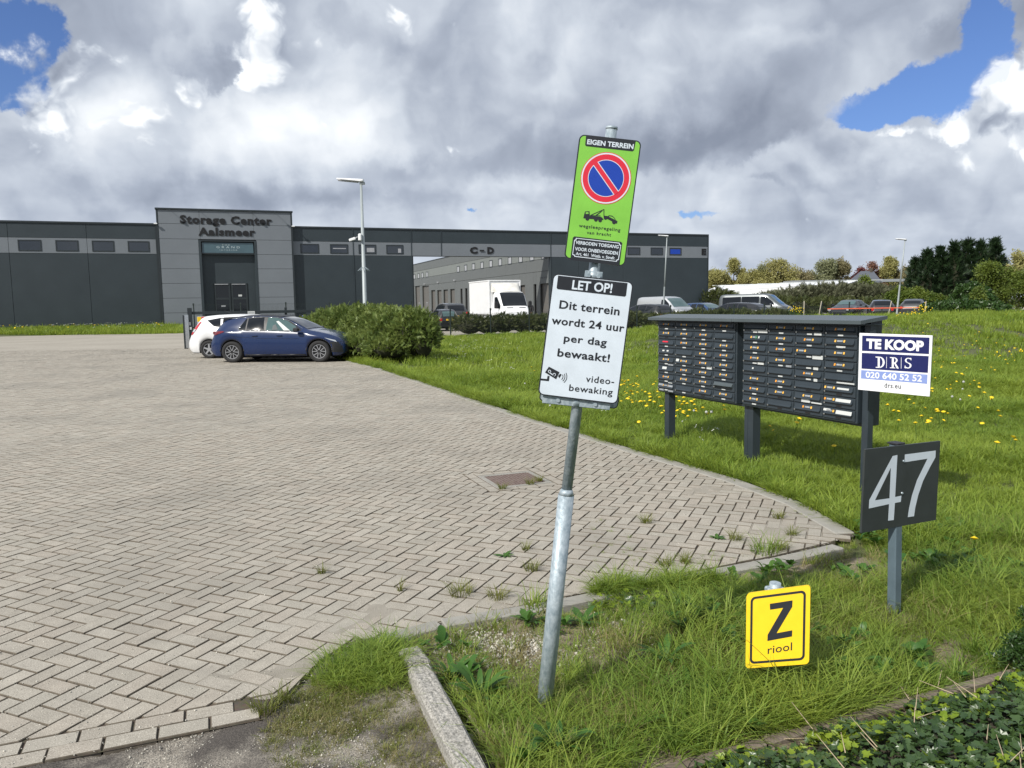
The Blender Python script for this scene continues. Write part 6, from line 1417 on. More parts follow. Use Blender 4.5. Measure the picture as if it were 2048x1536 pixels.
# ------------------------------------------------------------------ vegetation
def leafmat(name, c1, c2, trans=.35, rnd=.28, hue=.02, rough=.55, wscale=.35, attr=True, spec=.35):
    """foliage: colour varies from plant to plant and over the ground"""
    m, t, b, out = new_mat(name); N, Lk = t.nodes, t.links
    ge = N.new('ShaderNodeNewGeometry'); oi = N.new('ShaderNodeObjectInfo'); at = N.new('ShaderNodeAttribute'); at.attribute_name = 'rnd'
    nz = N.new('ShaderNodeTexNoise'); nz.inputs['Scale'].default_value = wscale; nz.inputs['Detail'].default_value = 4; Lk.new(ge.outputs['Position'], nz.inputs['Vector'])
    ad = N.new('ShaderNodeMath'); ad.operation = 'ADD'; Lk.new(oi.outputs['Random'], ad.inputs[0]); Lk.new(at.outputs['Fac'], ad.inputs[1])
    fr = N.new('ShaderNodeMath'); fr.operation = 'FRACT'; Lk.new(ad.outputs[0], fr.inputs[0])
    mr = N.new('ShaderNodeMapRange'); Lk.new(nz.outputs['Fac'], mr.inputs[0]); mr.inputs[1].default_value = .35; mr.inputs[2].default_value = .65
    mm = N.new('ShaderNodeMath'); mm.operation = 'MULTIPLY_ADD'; Lk.new(fr.outputs[0], mm.inputs[0]); mm.inputs[1].default_value = .6; 
    m3 = N.new('ShaderNodeMath'); m3.operation = 'MULTIPLY'; m3.inputs[1].default_value = .4; Lk.new(mr.outputs[0], m3.inputs[0]); Lk.new(m3.outputs[0], mm.inputs[2])
    mx = N.new('ShaderNodeMix'); mx.data_type = 'RGBA'; Lk.new(mm.outputs[0], mx.inputs[0]); mx.inputs[6].default_value = (*c1, 1); mx.inputs[7].default_value = (*c2, 1)
    Lk.new(mx.outputs[2], b.inputs['Base Color']); b.inputs['Roughness'].default_value = rough; b.inputs['Specular IOR Level'].default_value = spec
    tr = N.new('ShaderNodeBsdfTranslucent'); hs = N.new('ShaderNodeHueSaturation'); hs.inputs['Value'].default_value = 1.5; hs.inputs['Hue'].default_value = .485; Lk.new(mx.outputs[2], hs.inputs['Color']); Lk.new(hs.outputs[0], tr.inputs[0])
    ms = N.new('ShaderNodeMixShader'); ms.inputs[0].default_value = trans; Lk.new(b.outputs[0], ms.inputs[1]); Lk.new(tr.outputs[0], ms.inputs[2]); Lk.new(ms.outputs[0], out.inputs[0])
    return m
MT['grass'] = leafmat('meadow_grass', (.120, .205, .024), (.275, .345, .050), .42)
MT['grass_lush'] = leafmat('lush_grass', (.090, .185, .024), (.290, .355, .060), .42, wscale=1.2)
MT['grass_dry'] = leafmat('dry_grass', (.17, .16, .060), (.30, .26, .11), .30, wscale=1.5)
MT['grass_olive'] = leafmat('olive_tuft_grass', (.105, .135, .024), (.21, .215, .055), .35, wscale=1.5)
MT['weedleaf'] = leafmat('broad_weed_leaf', (.030, .095, .018), (.085, .175, .028), .30, wscale=2, rough=.45)
MT['conifer'] = leafmat('conifer_spray', (.068, .118, .024), (.215, .265, .070), .28, wscale=.9)
MT['conifer_dark'] = leafmat('dark_conifer', (.008, .022, .008), (.022, .045, .014), .10, wscale=.5)
MT['juniper'] = leafmat('low_hedge_leaf', (.035, .055, .016), (.095, .105, .035), .18, wscale=.5)
MT['greybush'] = leafmat('grey_green_bush', (.075, .088, .045), (.150, .155, .095), .18, wscale=.2)
MT['springleaf'] = leafmat('spring_leaf', (.24, .24, .075), (.38, .36, .15), .35, wscale=.2)
MT['shrubleaf'] = leafmat('shrub_leaf', (.055, .095, .014), (.135, .175, .026), .30, wscale=.5)
MT['ivyleaf'] = leafmat('ivy_leaf', (.022, .050, .016), (.060, .105, .030), .15, wscale=2, rough=.35, spec=.5)
MT['ivylight'] = leafmat('young_ivy_leaf', (.16, .25, .020), (.26, .34, .040), .35, wscale=2, rough=.4)
MT['boxleaf'] = leafmat('box_hedge_leaf', (.018, .048, .010), (.045, .085, .018), .15, wscale=2, rough=.4)
MT['bark'] = mat('bark', (.075, .062, .048), .9, 0, .3, 6, stretch=(1, 1, .2)); MT['twig'] = mat('dry_twig', (.36, .29, .19), .85, 0, .25, 30)
MT['dand'] = mat('dandelion_yellow', (.85, .62, .01), .6, 0, .1, 20, trans=.2); MT['clock'] = mat('dandelion_clock', (.55, .56, .52), .8, 0, .05, 20, trans=.3); MT['daisy'] = mat('white_flower', (.70, .71, .64), .7, 0, .1, 20, trans=.2); MT['palered'] = mat('reddish_stem', (.22, .07, .04), .7)
MT['pebble'] = mat('pale_pebble', (.40, .38, .33), .8, 0, .3, 5, rnd=.4); 

def blade_tuft(nb, rad, hmin, hmax, wd, seed, curl=.6, segs=4, lean=.5):
    r = np.random.default_rng(seed); V, Fq = [], []
    for _ in range(nb):
        a = r.uniform(0, 6.283); rr = rad*math.sqrt(r.uniform(0, 1)); x, y = rr*math.cos(a), rr*math.sin(a); h = r.uniform(hmin, hmax); d = a+r.normal(0, .7); ln = abs(r.normal(lean, .25))*h; w_ = wd*r.uniform(.6, 1.3)
        px_, py_ = -math.sin(d), math.cos(d); b0 = len(V); tw = r.normal(0, .5)
        for i in range(segs+1):
            t = i/segs; hz_ = h*(t-.32*curl*t**2.6*min(1.2, ln/h*1.6)); out = ln*(t**1.8); cx__, cy__ = x+math.cos(d)*out, y+math.sin(d)*out
            ww = w_*(1-t**2.2)*.5+.0002; q = d+tw*t; ax, ay = -math.sin(q), math.cos(q)
            V += [(cx__-ax*ww, cy__-ay*ww, hz_), (cx__+ax*ww, cy__+ay*ww, hz_)]
        for i in range(segs): k_ = b0+2*i; Fq.append((k_, k_+1, k_+3, k_+2))
    return np.array(V), np.array(Fq)
def tuft_mesh(name, m, **kw):
    V, Fq = blade_tuft(**kw); r = np.random.default_rng(kw['seed']+99); n = (kw.get('segs', 4)+1)*2
    return mesh_np(name, V, Fq, MT[m], True, attr=np.repeat(r.uniform(-.22, .22, len(V)//n), n))
def gn_group():
    g_n = bpy.data.node_groups.new('scatter', 'GeometryNodeTree')
    return g_n
def scatter(name, pts, rots, scl, meshes, idx, parent=None, **tags):
    """one object: plants placed on points by geometry nodes"""
    me = bpy.data.meshes.new(name); me.vertices.add(len(pts)); me.vertices.foreach_set('co', np.asarray(pts, np.float32).ravel())
    for nm, ty, arr, key in (('srot', 'FLOAT_VECTOR', rots, 'vector'), ('sscl', 'FLOAT_VECTOR', scl, 'vector'), ('sidx', 'INT', idx, 'value')):
        a = me.attributes.new(nm, ty, 'POINT'); a.data.foreach_set(key, np.asarray(arr, np.int32 if ty == 'INT' else np.float32).ravel())
    coll = bpy.data.collections.new(name+'_kinds')
    for i, m_ in enumerate(meshes):
        oo = bpy.data.objects.new('%s_kind_%02d' % (name, i), m_); coll.objects.link(oo)
    o = link(name, me, parent)
    g_n = bpy.data.node_groups.new('scatter_'+name, 'GeometryNodeTree')
    g_n.interface.new_socket('Geometry', in_out='INPUT', socket_type='NodeSocketGeometry'); g_n.interface.new_socket('Geometry', in_out='OUTPUT', socket_type='NodeSocketGeometry')
    gi = g_n.nodes.new('NodeGroupInput'); go = g_n.nodes.new('NodeGroupOutput'); ci = g_n.nodes.new('GeometryNodeCollectionInfo'); ci.inputs['Collection'].default_value = coll; ci.inputs['Separate Children'].default_value = True; ci.inputs['Reset Children'].default_value = True
    ip = g_n.nodes.new('GeometryNodeInstanceOnPoints'); ip.inputs['Pick Instance'].default_value = True
    def na(nm, ty): n = g_n.nodes.new('GeometryNodeInputNamedAttribute'); n.data_type = ty; n.inputs[0].default_value = nm; return n.outputs[0]
    L_ = g_n.links; L_.new(gi.outputs[0], ip.inputs['Points']); L_.new(ci.outputs[0], ip.inputs['Instance']); L_.new(na('sidx', 'INT'), ip.inputs['Instance Index']); L_.new(na('srot', 'FLOAT_VECTOR'), ip.inputs['Rotation']); L_.new(na('sscl', 'FLOAT_VECTOR'), ip.inputs['Scale']); L_.new(ip.outputs[0], go.inputs[0])
    md_ = o.modifiers.new('scatter', 'NODES'); md_.node_group = g_n; setp(o, **tags); return o

NEAR = [tuft_mesh('grass_tuft_%d' % i, 'grass_lush', nb=24, rad=.045, hmin=.07, hmax=.22, wd=.0048, seed=i, lean=.95, curl=.9) for i in range(5)]+[tuft_mesh('grass_tuft_s%d' % i, 'grass_lush', nb=26, rad=.05, hmin=.04, hmax=.11, wd=.0036, seed=40+i, lean=.9, curl=.9) for i in range(3)]
DRY = [tuft_mesh('dry_tuft_%d' % i, 'grass_dry', nb=18, rad=.05, hmin=.03, hmax=.10, wd=.003, seed=60+i, lean=.9) for i in range(3)]
OLV = [tuft_mesh('moss_tuft_%d' % i, 'grass_olive', nb=26, rad=.06, hmin=.03, hmax=.09, wd=.0045, seed=160+i, lean=.9) for i in range(3)]
MID = [tuft_mesh('lawn_tuft_%d' % i, 'grass', nb=26, rad=.09, hmin=.07, hmax=.17, wd=.0075, seed=80+i, lean=.8, segs=3) for i in range(5)]
FAR = [tuft_mesh('far_tuft_%d' % i, 'grass', nb=34, rad=.26, hmin=.12, hmax=.27, wd=.020, seed=100+i, lean=.45, segs=3) for i in range(5)]
LAWN = np.array([gp(1000, 1536), gp(852, 1318), gp(790, 1278), gp(890, 1258), gp(1090, 1226), gp(1400, 1163), gp(1570, 1128), gp(1720, 1072)]+lawn_edge[1:]+[(-5.0, 23.4), (-9.0, 34.4), W2(-.8, v1_-.2)[:2], W2(60, v1_-.2)[:2], (60, 1.0), (-.2, 1.0)])
_le = [np.array(p) for p in lawn_edge]
LAWN_IN = LAWN.copy()
for _i in range(len(LAWN)):
    for _j in range(1, len(_le)-1):
        if np.allclose(LAWN[_i], _le[_j]): _d = _le[_j+1]-_le[_j-1]; _d /= np.linalg.norm(_d); LAWN_IN[_i] = LAWN[_i]+np.array([_d[1], -_d[0]])*.07
def sample(n, x0, x1, y0, y1, poly=None):
    poly = LAWN_IN if poly is None else poly
    x = rng.uniform(x0, x1, n); y = rng.uniform(y0, y1, n); k = inside(x, y, poly) & (x > -.85*y-1) & (x < .86*y+1.2); return x[k], y[k]
def lump(x, y, s, seed=0):
    r = np.random.default_rng(seed); v = np.zeros_like(x)
    for _ in range(7): a = r.uniform(0, 6.28); f = s*r.uniform(.5, 1.8); v += np.sin((x*math.cos(a)+y*math.sin(a))*f+r.uniform(0, 6.28))
    return v/7**.5
# the worn, sandy part of the bed near the kerb thins the grass out
def sparse(x, y):
    c = np.array(gp(1130, 1300)); d = np.hypot((x-c[0])/.75, (y-c[1])/.34); a = np.clip(1.45-d, 0, 1)
    c = np.array(gp(960, 1260)); d = np.hypot((x-c[0])/.42, (y-c[1])/.22); a = np.maximum(a, np.clip(1.4-d, 0, 1))
    c = np.array(gp(1640, 1118)); d = np.hypot((x-c[0])/.60, (y-c[1])/.14); a = np.maximum(a, .8*np.clip(1.3-d, 0, 1))
    c = np.array(gp(1880, 1310)); d = np.hypot((x-c[0])/.25, (y-c[1])/.14); a = np.maximum(a, .8*np.clip(1.3-d, 0, 1))
    return a
PIV = [gp(1480, 1500), gp(1850, 1396)]            # brown plank edging; ivy lies on its near side
pl0, pl1 = np.array(PIV[0]), np.array(PIV[1]); pd = (pl1-pl0)/np.linalg.norm(pl1-pl0); pn = np.array([-pd[1], pd[0]])
def side_of_plank(x, y): return (x-pl0[0])*pn[0]+(y-pl0[1])*pn[1]
def edgef(x, y):
    p = np.stack([x, y], 1); d1 = chain_dist(p, kc); d2 = chain_dist(p, lawn_edge); d3 = np.abs(side_of_plank(x, y))
    f = np.clip(.28+d1/.75, .28, 1)*np.where(y < 12, np.clip(.40+d2/.7, .4, 1), 1)
    c = np.array(gp(1640, 1118)); d = np.hypot((x-c[0])/.9, (y-c[1])/.35); f = f*np.clip(.3+d*.5, .35, 1)
    return f
def grass_layer(name, n, rect_, meshes, smin, smax, hk, poly=None, thin=True, z=0, idxs=None, clump=.5, seed=0, **tags):
    x, y = sample(n, *rect_, poly)
    keep = np.ones(len(x), bool)
    if thin:
        keep &= rng.uniform(0, 1, len(x)) > sparse(x, y)*1.0
        keep &= ~((side_of_plank(x, y) < .04) & (x > .3) & (y < 4.2))
    x, y = x[keep], y[keep]; L_ = lump(x, y, 2.2, seed); n = len(x)
    s = rng.uniform(smin, smax, n)*(1+clump*.5*np.clip(L_, -1, 1)); s = s*edgef(x, y); hh = s*hk*(1+.25*np.clip(lump(x, y, .7, seed+5), -1, 1))
    P = np.stack([x, y, hgt(x, y)-.045+.018+z], 1); R_ = np.stack([rng.normal(0, .12, n), rng.normal(0, .12, n), rng.uniform(0, 6.283, n)], 1)
    idx = rng.integers(0, len(meshes), n)
    return scatter(name, P, R_, np.stack([s, s, hh], 1), meshes, idx, **tags)
grass_layer('lush_grass', 6800, (-.9, 4.6, 1.5, 5.4), NEAR, .75, 1.25, 1.0, z=-.01, kind='stuff', label='long lush green grass around the sign posts', category='grass')if False else None
def tagd(label): return dict(kind='stuff', label=label, cat='grass')
grass_layer('lush_grass', 12500, (-.9, 5.2, 1.5, 5.6), NEAR, .60, 1.15, .85, z=-.01, seed=1, **tagd('long lush green grass around the leaning sign post and the yellow marker'))
grass_layer('mid_lawn', 15000, (-2.5, 12, 5.0, 11.5), MID, .75, 1.15, .85, seed=2, **tagd('sunny green lawn under and around the mailboxes'))
grass_layer('mid_lawn_back', 15000, (-5, 18, 11.0, 19.5), MID, 1.2, 1.8, .75, seed=3, **tagd('green lawn with flowers behind the mailboxes'))
grass_layer('far_lawn', 15000, (-10, 48, 18.5, 52), FAR, .7, 1.2, .85, seed=4, **tagd('far green lawn and grassy bank before the parking'))
# dry bits and sparse patch cover
x, y = sample(5200, -.9, 3.2, 2.0, 4.9); k = rng.uniform(0, 1, len(x)) < np.clip(sparse(x, y)*.9+.06, 0, 1); x, y = x[k], y[k]; n = len(x)
scatter('dry_grass', np.stack([x, y, np.full(n, -.035)], 1), np.stack([rng.normal(0, .2, n), rng.normal(0, .2, n), rng.uniform(0, 6.28, n)], 1), np.repeat(rng.uniform(.5, 1.1, n)[:, None], 3, 1), DRY+NEAR[5:], rng.integers(0, 5, n), **tagd('dry thin grass on the bare sandy part of the bed'))
# weed patch in front of the paving corner, left of the aggregate kerb
WP = np.array([gp(560, 1420), gp(640, 1340), gp(720, 1296), gp(800, 1276), gp(840, 1340), gp(905, 1536), gp(905, 1620), gp(520, 1620), gp(600, 1480)])
x, y = sample(3600, -1.3, .1, 2.2, 3.9, WP); L_ = lump(x, y, 6, 9); c = np.array(gp(760, 1330)); dd_ = np.hypot((x-c[0])/.42, (y-c[1])/.34); k = rng.uniform(0, 1, len(x)) < np.clip(1.15-dd_, .30, 1)*(.75+.40*np.clip(L_, -1, 1)); x, y, dd_ = x[k], y[k], dd_[k]; n = len(x); s = np.clip(1.05-.5*dd_, .35, 1.0)*rng.uniform(.7, 1.1, n)
scatter('weed_patch', np.stack([x, y, np.full(n, -.03)], 1), np.stack([rng.normal(0, .15, n), rng.normal(0, .15, n), rng.uniform(0, 6.28, n)], 1), np.stack([s, s, s*.9], 1), NEAR+DRY, np.where(dd_ < .75, rng.integers(0, 8, n), rng.integers(5, 11, n)), **tagd('rough grass and weeds at the corner left of the aggregate kerb'))
_d = 0
MP = np.array([gp(520, 1430), gp(600, 1380), gp(700, 1330), gp(830, 1330), gp(915, 1560), gp(905, 1640), gp(560, 1640), gp(540, 1520)])
x, y = sample(8000, -1.3, .1, 2.0, 3.6, MP); k = rng.uniform(0, 1, len(x)) < np.clip(.72+.5*lump(x, y, 7, 19), .05, 1); x, y = x[k], y[k]; n = len(x); s = rng.uniform(.18, .55, n)
scatter('moss_cover', np.stack([x, y, np.full(n, -.022)], 1), np.stack([rng.normal(0, .2, n), rng.normal(0, .2, n), rng.uniform(0, 6.28, n)], 1), np.stack([s, s, s*.8], 1), OLV+DRY, rng.integers(0, 6, n), **tagd('mossy olive ground cover on the grit left of the aggregate kerb'))
# overhang of grass along the kerbs
def along(chain, n, jit, off): 
    pts = [np.array(p) for p in chain]; ls = [np.linalg.norm(b-a) for a, b in zip(pts[:-1], pts[1:])]; cum = np.concatenate([[0], np.cumsum(ls)]); t = rng.uniform(0, cum[-1], n); out = []
    for q in t:
        i = min(len(ls)-1, int(np.searchsorted(cum, q)-1)); i = max(i, 0); f = (q-cum[i])/ls[i]; d = (pts[i+1]-pts[i])/ls[i]; nn_ = np.array([d[1], -d[0]]); out.append(pts[i]+(pts[i+1]-pts[i])*f+nn_*(off+abs(rng.normal(0, jit))))
    return np.array(out)
q = along(lawn_edge, 2200, .08, .03); q = q[(lump(q[:, 0], q[:, 1], 3.1, 4) > -.75)]; n = len(q); s = rng.uniform(.5, 1.0, n)*(1+.03*q[:, 1])
scatter('edge_grass', np.stack([q[:, 0], q[:, 1], np.full(n, -.01)], 1), np.stack([rng.normal(0, .2, n), rng.normal(0, .2, n), rng.uniform(0, 6.28, n)], 1), np.stack([s, s, s*.75], 1), NEAR[5:]+MID, rng.integers(0, 8, n), **tagd('ragged grass fringe creeping over the flush lawn kerb'))
# verge of weeds along the building foot
x = rng.uniform(-62, -18, 9000); y = rng.uniform(50, 72, 9000); uu, vv = UVof(x, y); k = (vv < 71) & ~inside(x, y) & (uu < -3) & (x > -.8*y); x, y = x[k], y[k]; n = len(x); s = rng.uniform(.9, 1.7, n); vv = vv[k]; s *= 1+.35*np.clip((vv-67)/4, 0, 1)
scatter('verge_grass', np.stack([x, y, hgt(x, y)-.03], 1), np.stack([rng.normal(0, .1, n), rng.normal(0, .1, n), rng.uniform(0, 6.28, n)], 1), np.stack([s*1.3, s*1.3, s*1.15], 1), FAR, rng.integers(0, 5, n), **tagd('weedy green verge along the foot of the storage building'))

def rosette(seed, L, n, up_=.35, m='weedleaf', wk=.16):
    r = np.random.default_rng(seed); V, Fq = [], []
    for i in range(n):
        a = 2*math.pi*i/n+r.normal(0, .25); ll = L*r.uniform(.6, 1.15); u_ = up_*r.uniform(.4, 1.6); b0 = len(V); S = 5
        for j in range(S+1):
            t = j/S; w_ = ll*wk*math.sin(math.pi*min(1, t*.92+.08))**.8*(1 if t < .99 else .1); x_ = ll*t; z = ll*(u_*t-.55*u_*t*t+.02); ca, sa = math.cos(a), math.sin(a)
            for k_, zz_ in ((-1, .25), (0, 0), (1, .25)): V.append((x_*ca-k_*w_*sa, x_*sa+k_*w_*ca, z+abs(k_)*w_*zz_))
        for j in range(S):
            q_ = b0+3*j; Fq += [(q_, q_+1, q_+4, q_+3), (q_+1, q_+2, q_+5, q_+4)]
    return mesh_np('weed', np.array(V), np.array(Fq), MT[m], True, attr=np.repeat(r.uniform(-.2, .2, n), 18))
# ---- flowers
def flower(kind, seed):
    r = np.random.default_rng(seed); mb = MB()
    if kind == 'dand':
        mb.tube((0, 0, 0), (0, 0, .13), .002, n=4, caps=False); n = 10
        mb.add([(.019*math.cos(2*math.pi*i/n), .019*math.sin(2*math.pi*i/n), .131) for i in range(n)]+[(0, 0, .141), (0, 0, .122)], [(i, (i+1) % n, n) for i in range(n)]+[((i+1) % n, i, n+1) for i in range(n)], 1)
        return mb.mesh('dandelion', [MT['weedleaf'], MT['dand']])
    if kind == 'clock':
        mb.tube((0, 0, 0), (0, 0, .20), .002, n=4, caps=False); rg = [[(.022*math.sin(a)*math.cos(2*math.pi*i/8), .022*math.sin(a)*math.sin(2*math.pi*i/8), .21-.022*math.cos(a)) for i in range(8)] for a in (.2, .8, 1.5, 2.2, 2.9)]; mb.rings(rg, 1); return mb.mesh('clock', [MT['weedleaf'], MT['clock']])
    n = 6; mb.tube((0, 0, 0), (0, 0, .14), .0015, n=3, caps=False)
    for _ in range(3):
        cx__, cy__, cz__ = r.normal(0, .012), r.normal(0, .012), .14+r.normal(0, .01); mb.add([(cx__+.009*math.cos(2*math.pi*i/n), cy__+.009*math.sin(2*math.pi*i/n), cz__) for i in range(n)]+[(cx__, cy__, cz__+.005)], [(i, (i+1) % n, n) for i in range(n)], 1)
    return mb.mesh('white_flower', [MT['weedleaf'], MT['daisy']])
def flowers(name, spots, kinds, m_scale, label, cat='flowers'):
    P = []
    for (px_, py_, rx_, ry_, n) in spots:
        for _ in range(n):
            g0 = ground(px_+rng.normal(0, rx_), py_+rng.normal(0, ry_), .1)
            if inside(np.array([g0[0]]), np.array([g0[1]]), LAWN)[0] or g0[1] > 45: P.append((g0[0], g0[1]))
    P = np.array(P); n = len(P); s = rng.uniform(.75, 1.2, n)*m_scale
    return scatter(name, np.stack([P[:, 0], P[:, 1], hgt(P[:, 0], P[:, 1])-.02+.012*P[:, 1]/10], 1), np.stack([rng.normal(0, .25, n), rng.normal(0, .25, n), rng.uniform(0, 6.28, n)], 1), np.stack([s, s, s], 1), kinds, rng.integers(0, len(kinds), n), kind='stuff', label=label, cat=cat)
FD, FC_, FW = flower('dand', 1), flower('clock', 2), flower('daisy', 3)
flowers('yellow_dandelions', [(1270, 790, 30, 14, 50), (1350, 820, 40, 12, 34), (1230, 770, 20, 10, 10), (1420, 800, 40, 20, 10), (1590, 850, 50, 20, 9), (1350, 775, 25, 8, 12), (1900, 780, 50, 18, 22), (1840, 830, 60, 20, 18), (1930, 735, 40, 10, 16), (1980, 860, 40, 30, 8), (1900, 700, 60, 8, 16), (2030, 700, 14, 20, 14), (1150, 745, 40, 20, 8), (1480, 790, 60, 14, 8), (1945, 1095, 4, 3, 1), (1700, 800, 80, 30, 8)], [FD], 1.35, 'scattered yellow dandelion heads in the lawn')
flowers('dandelion_clocks', [(1400, 838, 14, 4, 3), (1900, 790, 30, 10, 4), (1100, 760, 60, 30, 4), (1170, 800, 40, 20, 3)], [FC_], .85, 'grey dandelion clocks among the lawn grass')
flowers('white_lawn_flowers', [(970, 690, 50, 12, 60), (930, 710, 40, 14, 24), (1080, 662, 30, 3, 26), (1040, 720, 40, 20, 20), (1120, 860, 200, 20, 10), (1290, 700, 60, 20, 12), (1430, 865, 20, 6, 3)], [FW], 1.15, 'small white flowers dotted over the far lawn')
x = rng.uniform(-56, -20, 420); y = rng.uniform(54, 70, 420); uu, vv = UVof(x, y); k = (vv < 70.5) & ~inside(x, y) & (uu < -4); x, y = x[k], y[k]; n = len(x)
scatter('verge_flowers', np.stack([x, y, hgt(x, y)+.15], 1), np.stack([rng.normal(0, .25, n), rng.normal(0, .25, n), rng.uniform(0, 6.28, n)], 1), np.repeat(rng.uniform(2.2, 3.4, n)[:, None], 3, 1), [FD, FW, FW], rng.integers(0, 3, n), kind='stuff', label='white and yellow flowers in the verge at the building foot', cat='flowers')
LONG = [tuft_mesh('long_tuft_%d' % i, 'grass_lush', nb=7, rad=.05, hmin=.17, hmax=.33, wd=.0046, seed=200+i, lean=.7) for i in range(3)]
x, y = sample(1500, -.9, 5.2, 1.8, 5.4); k = (rng.uniform(0, 1, len(x)) > sparse(x, y)*1.4) & (edgef(x, y) > .62) & ~((side_of_plank(x, y) < .05) & (x > .3)) & (lump(x, y, 3.3, 8) > -.3); x, y = x[k], y[k]; n = len(x); s = rng.uniform(.6, 1.05, n)
scatter('long_grass', np.stack([x, y, np.full(n, -.03)], 1), np.stack([rng.normal(0, .2, n), rng.normal(0, .2, n), rng.uniform(0, 6.28, n)], 1), np.repeat(s[:, None], 3, 1), LONG+DRY[:1], rng.integers(0, 4, n), **tagd('longer loose blades standing out of the near grass'))
x, y = sample(5000, -.9, 5.2, 1.8, 5.6); k = ~((side_of_plank(x, y) < .04) & (x > .3)) & (lump(x, y, 2.6, 28) > .15) & (rng.uniform(0, 1, len(x)) > .5*sparse(x, y)); x, y = x[k], y[k]; n = len(x); s = rng.uniform(.5, 1.1, n)*edgef(x, y)
scatter('straw_in_grass', np.stack([x, y, np.full(n, -.02)], 1), np.stack([rng.normal(0, .2, n), rng.normal(0, .2, n), rng.uniform(0, 6.28, n)], 1), np.stack([s, s, s*1.3], 1), DRY+OLV, rng.integers(0, 6, n), **tagd('straw-coloured and olive tufts mixed into the near grass'))
CLV = [rosette(500+i, .06, 9, 1.3, 'weedleaf', .30) for i in range(3)]; x, y = sample(1500, -.9, 5.2, 1.8, 5.4); k = ~((side_of_plank(x, y) < .04) & (x > .3)) & (lump(x, y, 3.9, 38) > .2) & (rng.uniform(0, 1, len(x)) > sparse(x, y)); x, y = x[k], y[k]; n = len(x); s = rng.uniform(.5, 1.2, n)
scatter('small_leafy_weeds', np.stack([x, y, np.full(n, .01)], 1), np.stack([rng.normal(0, .2, n), rng.normal(0, .2, n), rng.uniform(0, 6.28, n)], 1), np.repeat(s[:, None], 3, 1), CLV, rng.integers(0, 3, n), **tagd('small round-leaved weeds growing in the near grass'))
for (px_, py_, Y, n_, lab) in ((1590, 617, 42.5, 26, 'yellow flowering plant at the low hedge behind the left mailboxes'), (1822, 633, 33., 34, 'broad clump of yellow flowers in the tall grass left, below the rightmost lamp'), (1846, 618, 37., 26, 'yellow flowers at the crest of the bank beside the rightmost lamp'), (1890, 640, 33., 16, 'loose sprinkling of yellow flowers on the bank'), (2030, 710, 21., 18, 'yellow flowering clump on the bank at the right picture edge')):
    c = at_depth(px_, py_, Y); mb = MB()
    for _ in range(n_):
        a, b_, c2 = rng.normal(0, .28), rng.normal(0, .15), rng.normal(0, .10); mb.add([(a+.030*math.cos(2*math.pi*i/5), b_+.02, c2+.030*math.sin(2*math.pi*i/5)) for i in range(5)]+[(a, b_-.02, c2)], [(i, (i+1) % 5, 5) for i in range(5)], 0)
        mb.tube((a, b_+.02, c2), (a*.6, b_, -c[2]+float(hgt(c[0], Y))), .006, n=3, mi=1, caps=False)
    o = mb.build('flowering_plant', [MT['dand'], MT['weedleaf']], fix=False); o.location = (c[0], Y, c[2]); setp(o, lab, 'plant')

# ---- single weeds on the paving
def weed(kind, px_, py_, s, label, group='grass tufts growing in the paving joints'):
    g0 = ground(px_, py_); seed = int(px_*7+py_)
    if kind == 'tuft': me = tuft_mesh('grass_tuft', 'grass_olive', nb=int(80*s)+14, rad=.055*s, hmin=.03, hmax=.09, wd=.0034, seed=seed, lean=.75)
    elif kind == 'long': me = tuft_mesh('grass_tuft', 'grass_lush', nb=int(70*s)+14, rad=.07*s, hmin=.05, hmax=.17, wd=.0042, seed=seed, lean=.8)
    else: me = rosette(seed, .09*s, 11)
    o = link('grass_tuft' if kind != 'ros' else 'weed', me); o.location = (g0[0], g0[1], -.002); setp(o, label, 'grass tuft' if kind != 'ros' else 'weed', group); return o
for kind, a_, b_, s, lab in (('tuft', 922, 1188, 1.25, 'dense olive grass tuft, leftmost of the row near the concrete kerb'), ('tuft', 996, 1196, 1.0, 'round grass tuft second from the left in the row near the concrete kerb'), ('long', 1068, 1215, 1.15, 'spiky grass tuft directly left of the leaning pole at the kerb'),
    ('tuft', 644, 1146, .45, 'tiny lone grass tuft in the middle of the paving'), ('ros', 1010, 1112, .9, 'flat leafy weed left of the leaning pole, farther of two'), ('tuft', 1062, 1140, .8, 'low ragged tuft just left of the leaning pole, above the kerb row'), ('tuft', 1052, 1100, .45, 'small tuft close behind the flat leafy weed'),
    ('tuft', 1292, 1045, .7, 'yellowish moss tuft in the middle of the right paving corner'), ('ros', 1434, 1076, .8, 'dark green rosette weed right of the yellowish moss tuft'), ('tuft', 1470, 1080, .8, 'olive tuft touching the dark green rosette weed'), ('tuft', 1556, 1036, .7, 'small olive tuft near the far right paving corner'), ('tuft', 1584, 1070, .7, 'small tuft in the right paving corner nearest the lawn'),
    ('long', 1530, 1105, 1.3, 'broad grass tuft at the right paving corner by the bed'), ('tuft', 1560, 1098, 1., 'grass tuft joined to the broad one at the right paving corner'), ('tuft', 1330, 1130, .8, 'low weedy tuft behind the long grass fringe on the kerb'), ('tuft', 1370, 1125, .7, 'straggling tuft right of the low weedy one behind the kerb fringe'), ('tuft', 800, 1182, .25, 'very small weed in a joint left of the kerb tufts'), ('tuft', 530, 1420, 1.0, 'dry tuft at the end of the paving edge rows'), ('tuft', 562, 1400, .8, 'dry grass tuft between edge rows and weed patch'),
    ('tuft', 1005, 978, .6, 'small green tuft at the near corner of the drain cover'), ('tuft', 1060, 968, .7, 'green tuft at the near right side of the drain cover'), ('tuft', 1078, 962, .6, 'yellow-green tuft at the right corner of the drain cover')): weed(kind, a_, b_, s, lab)
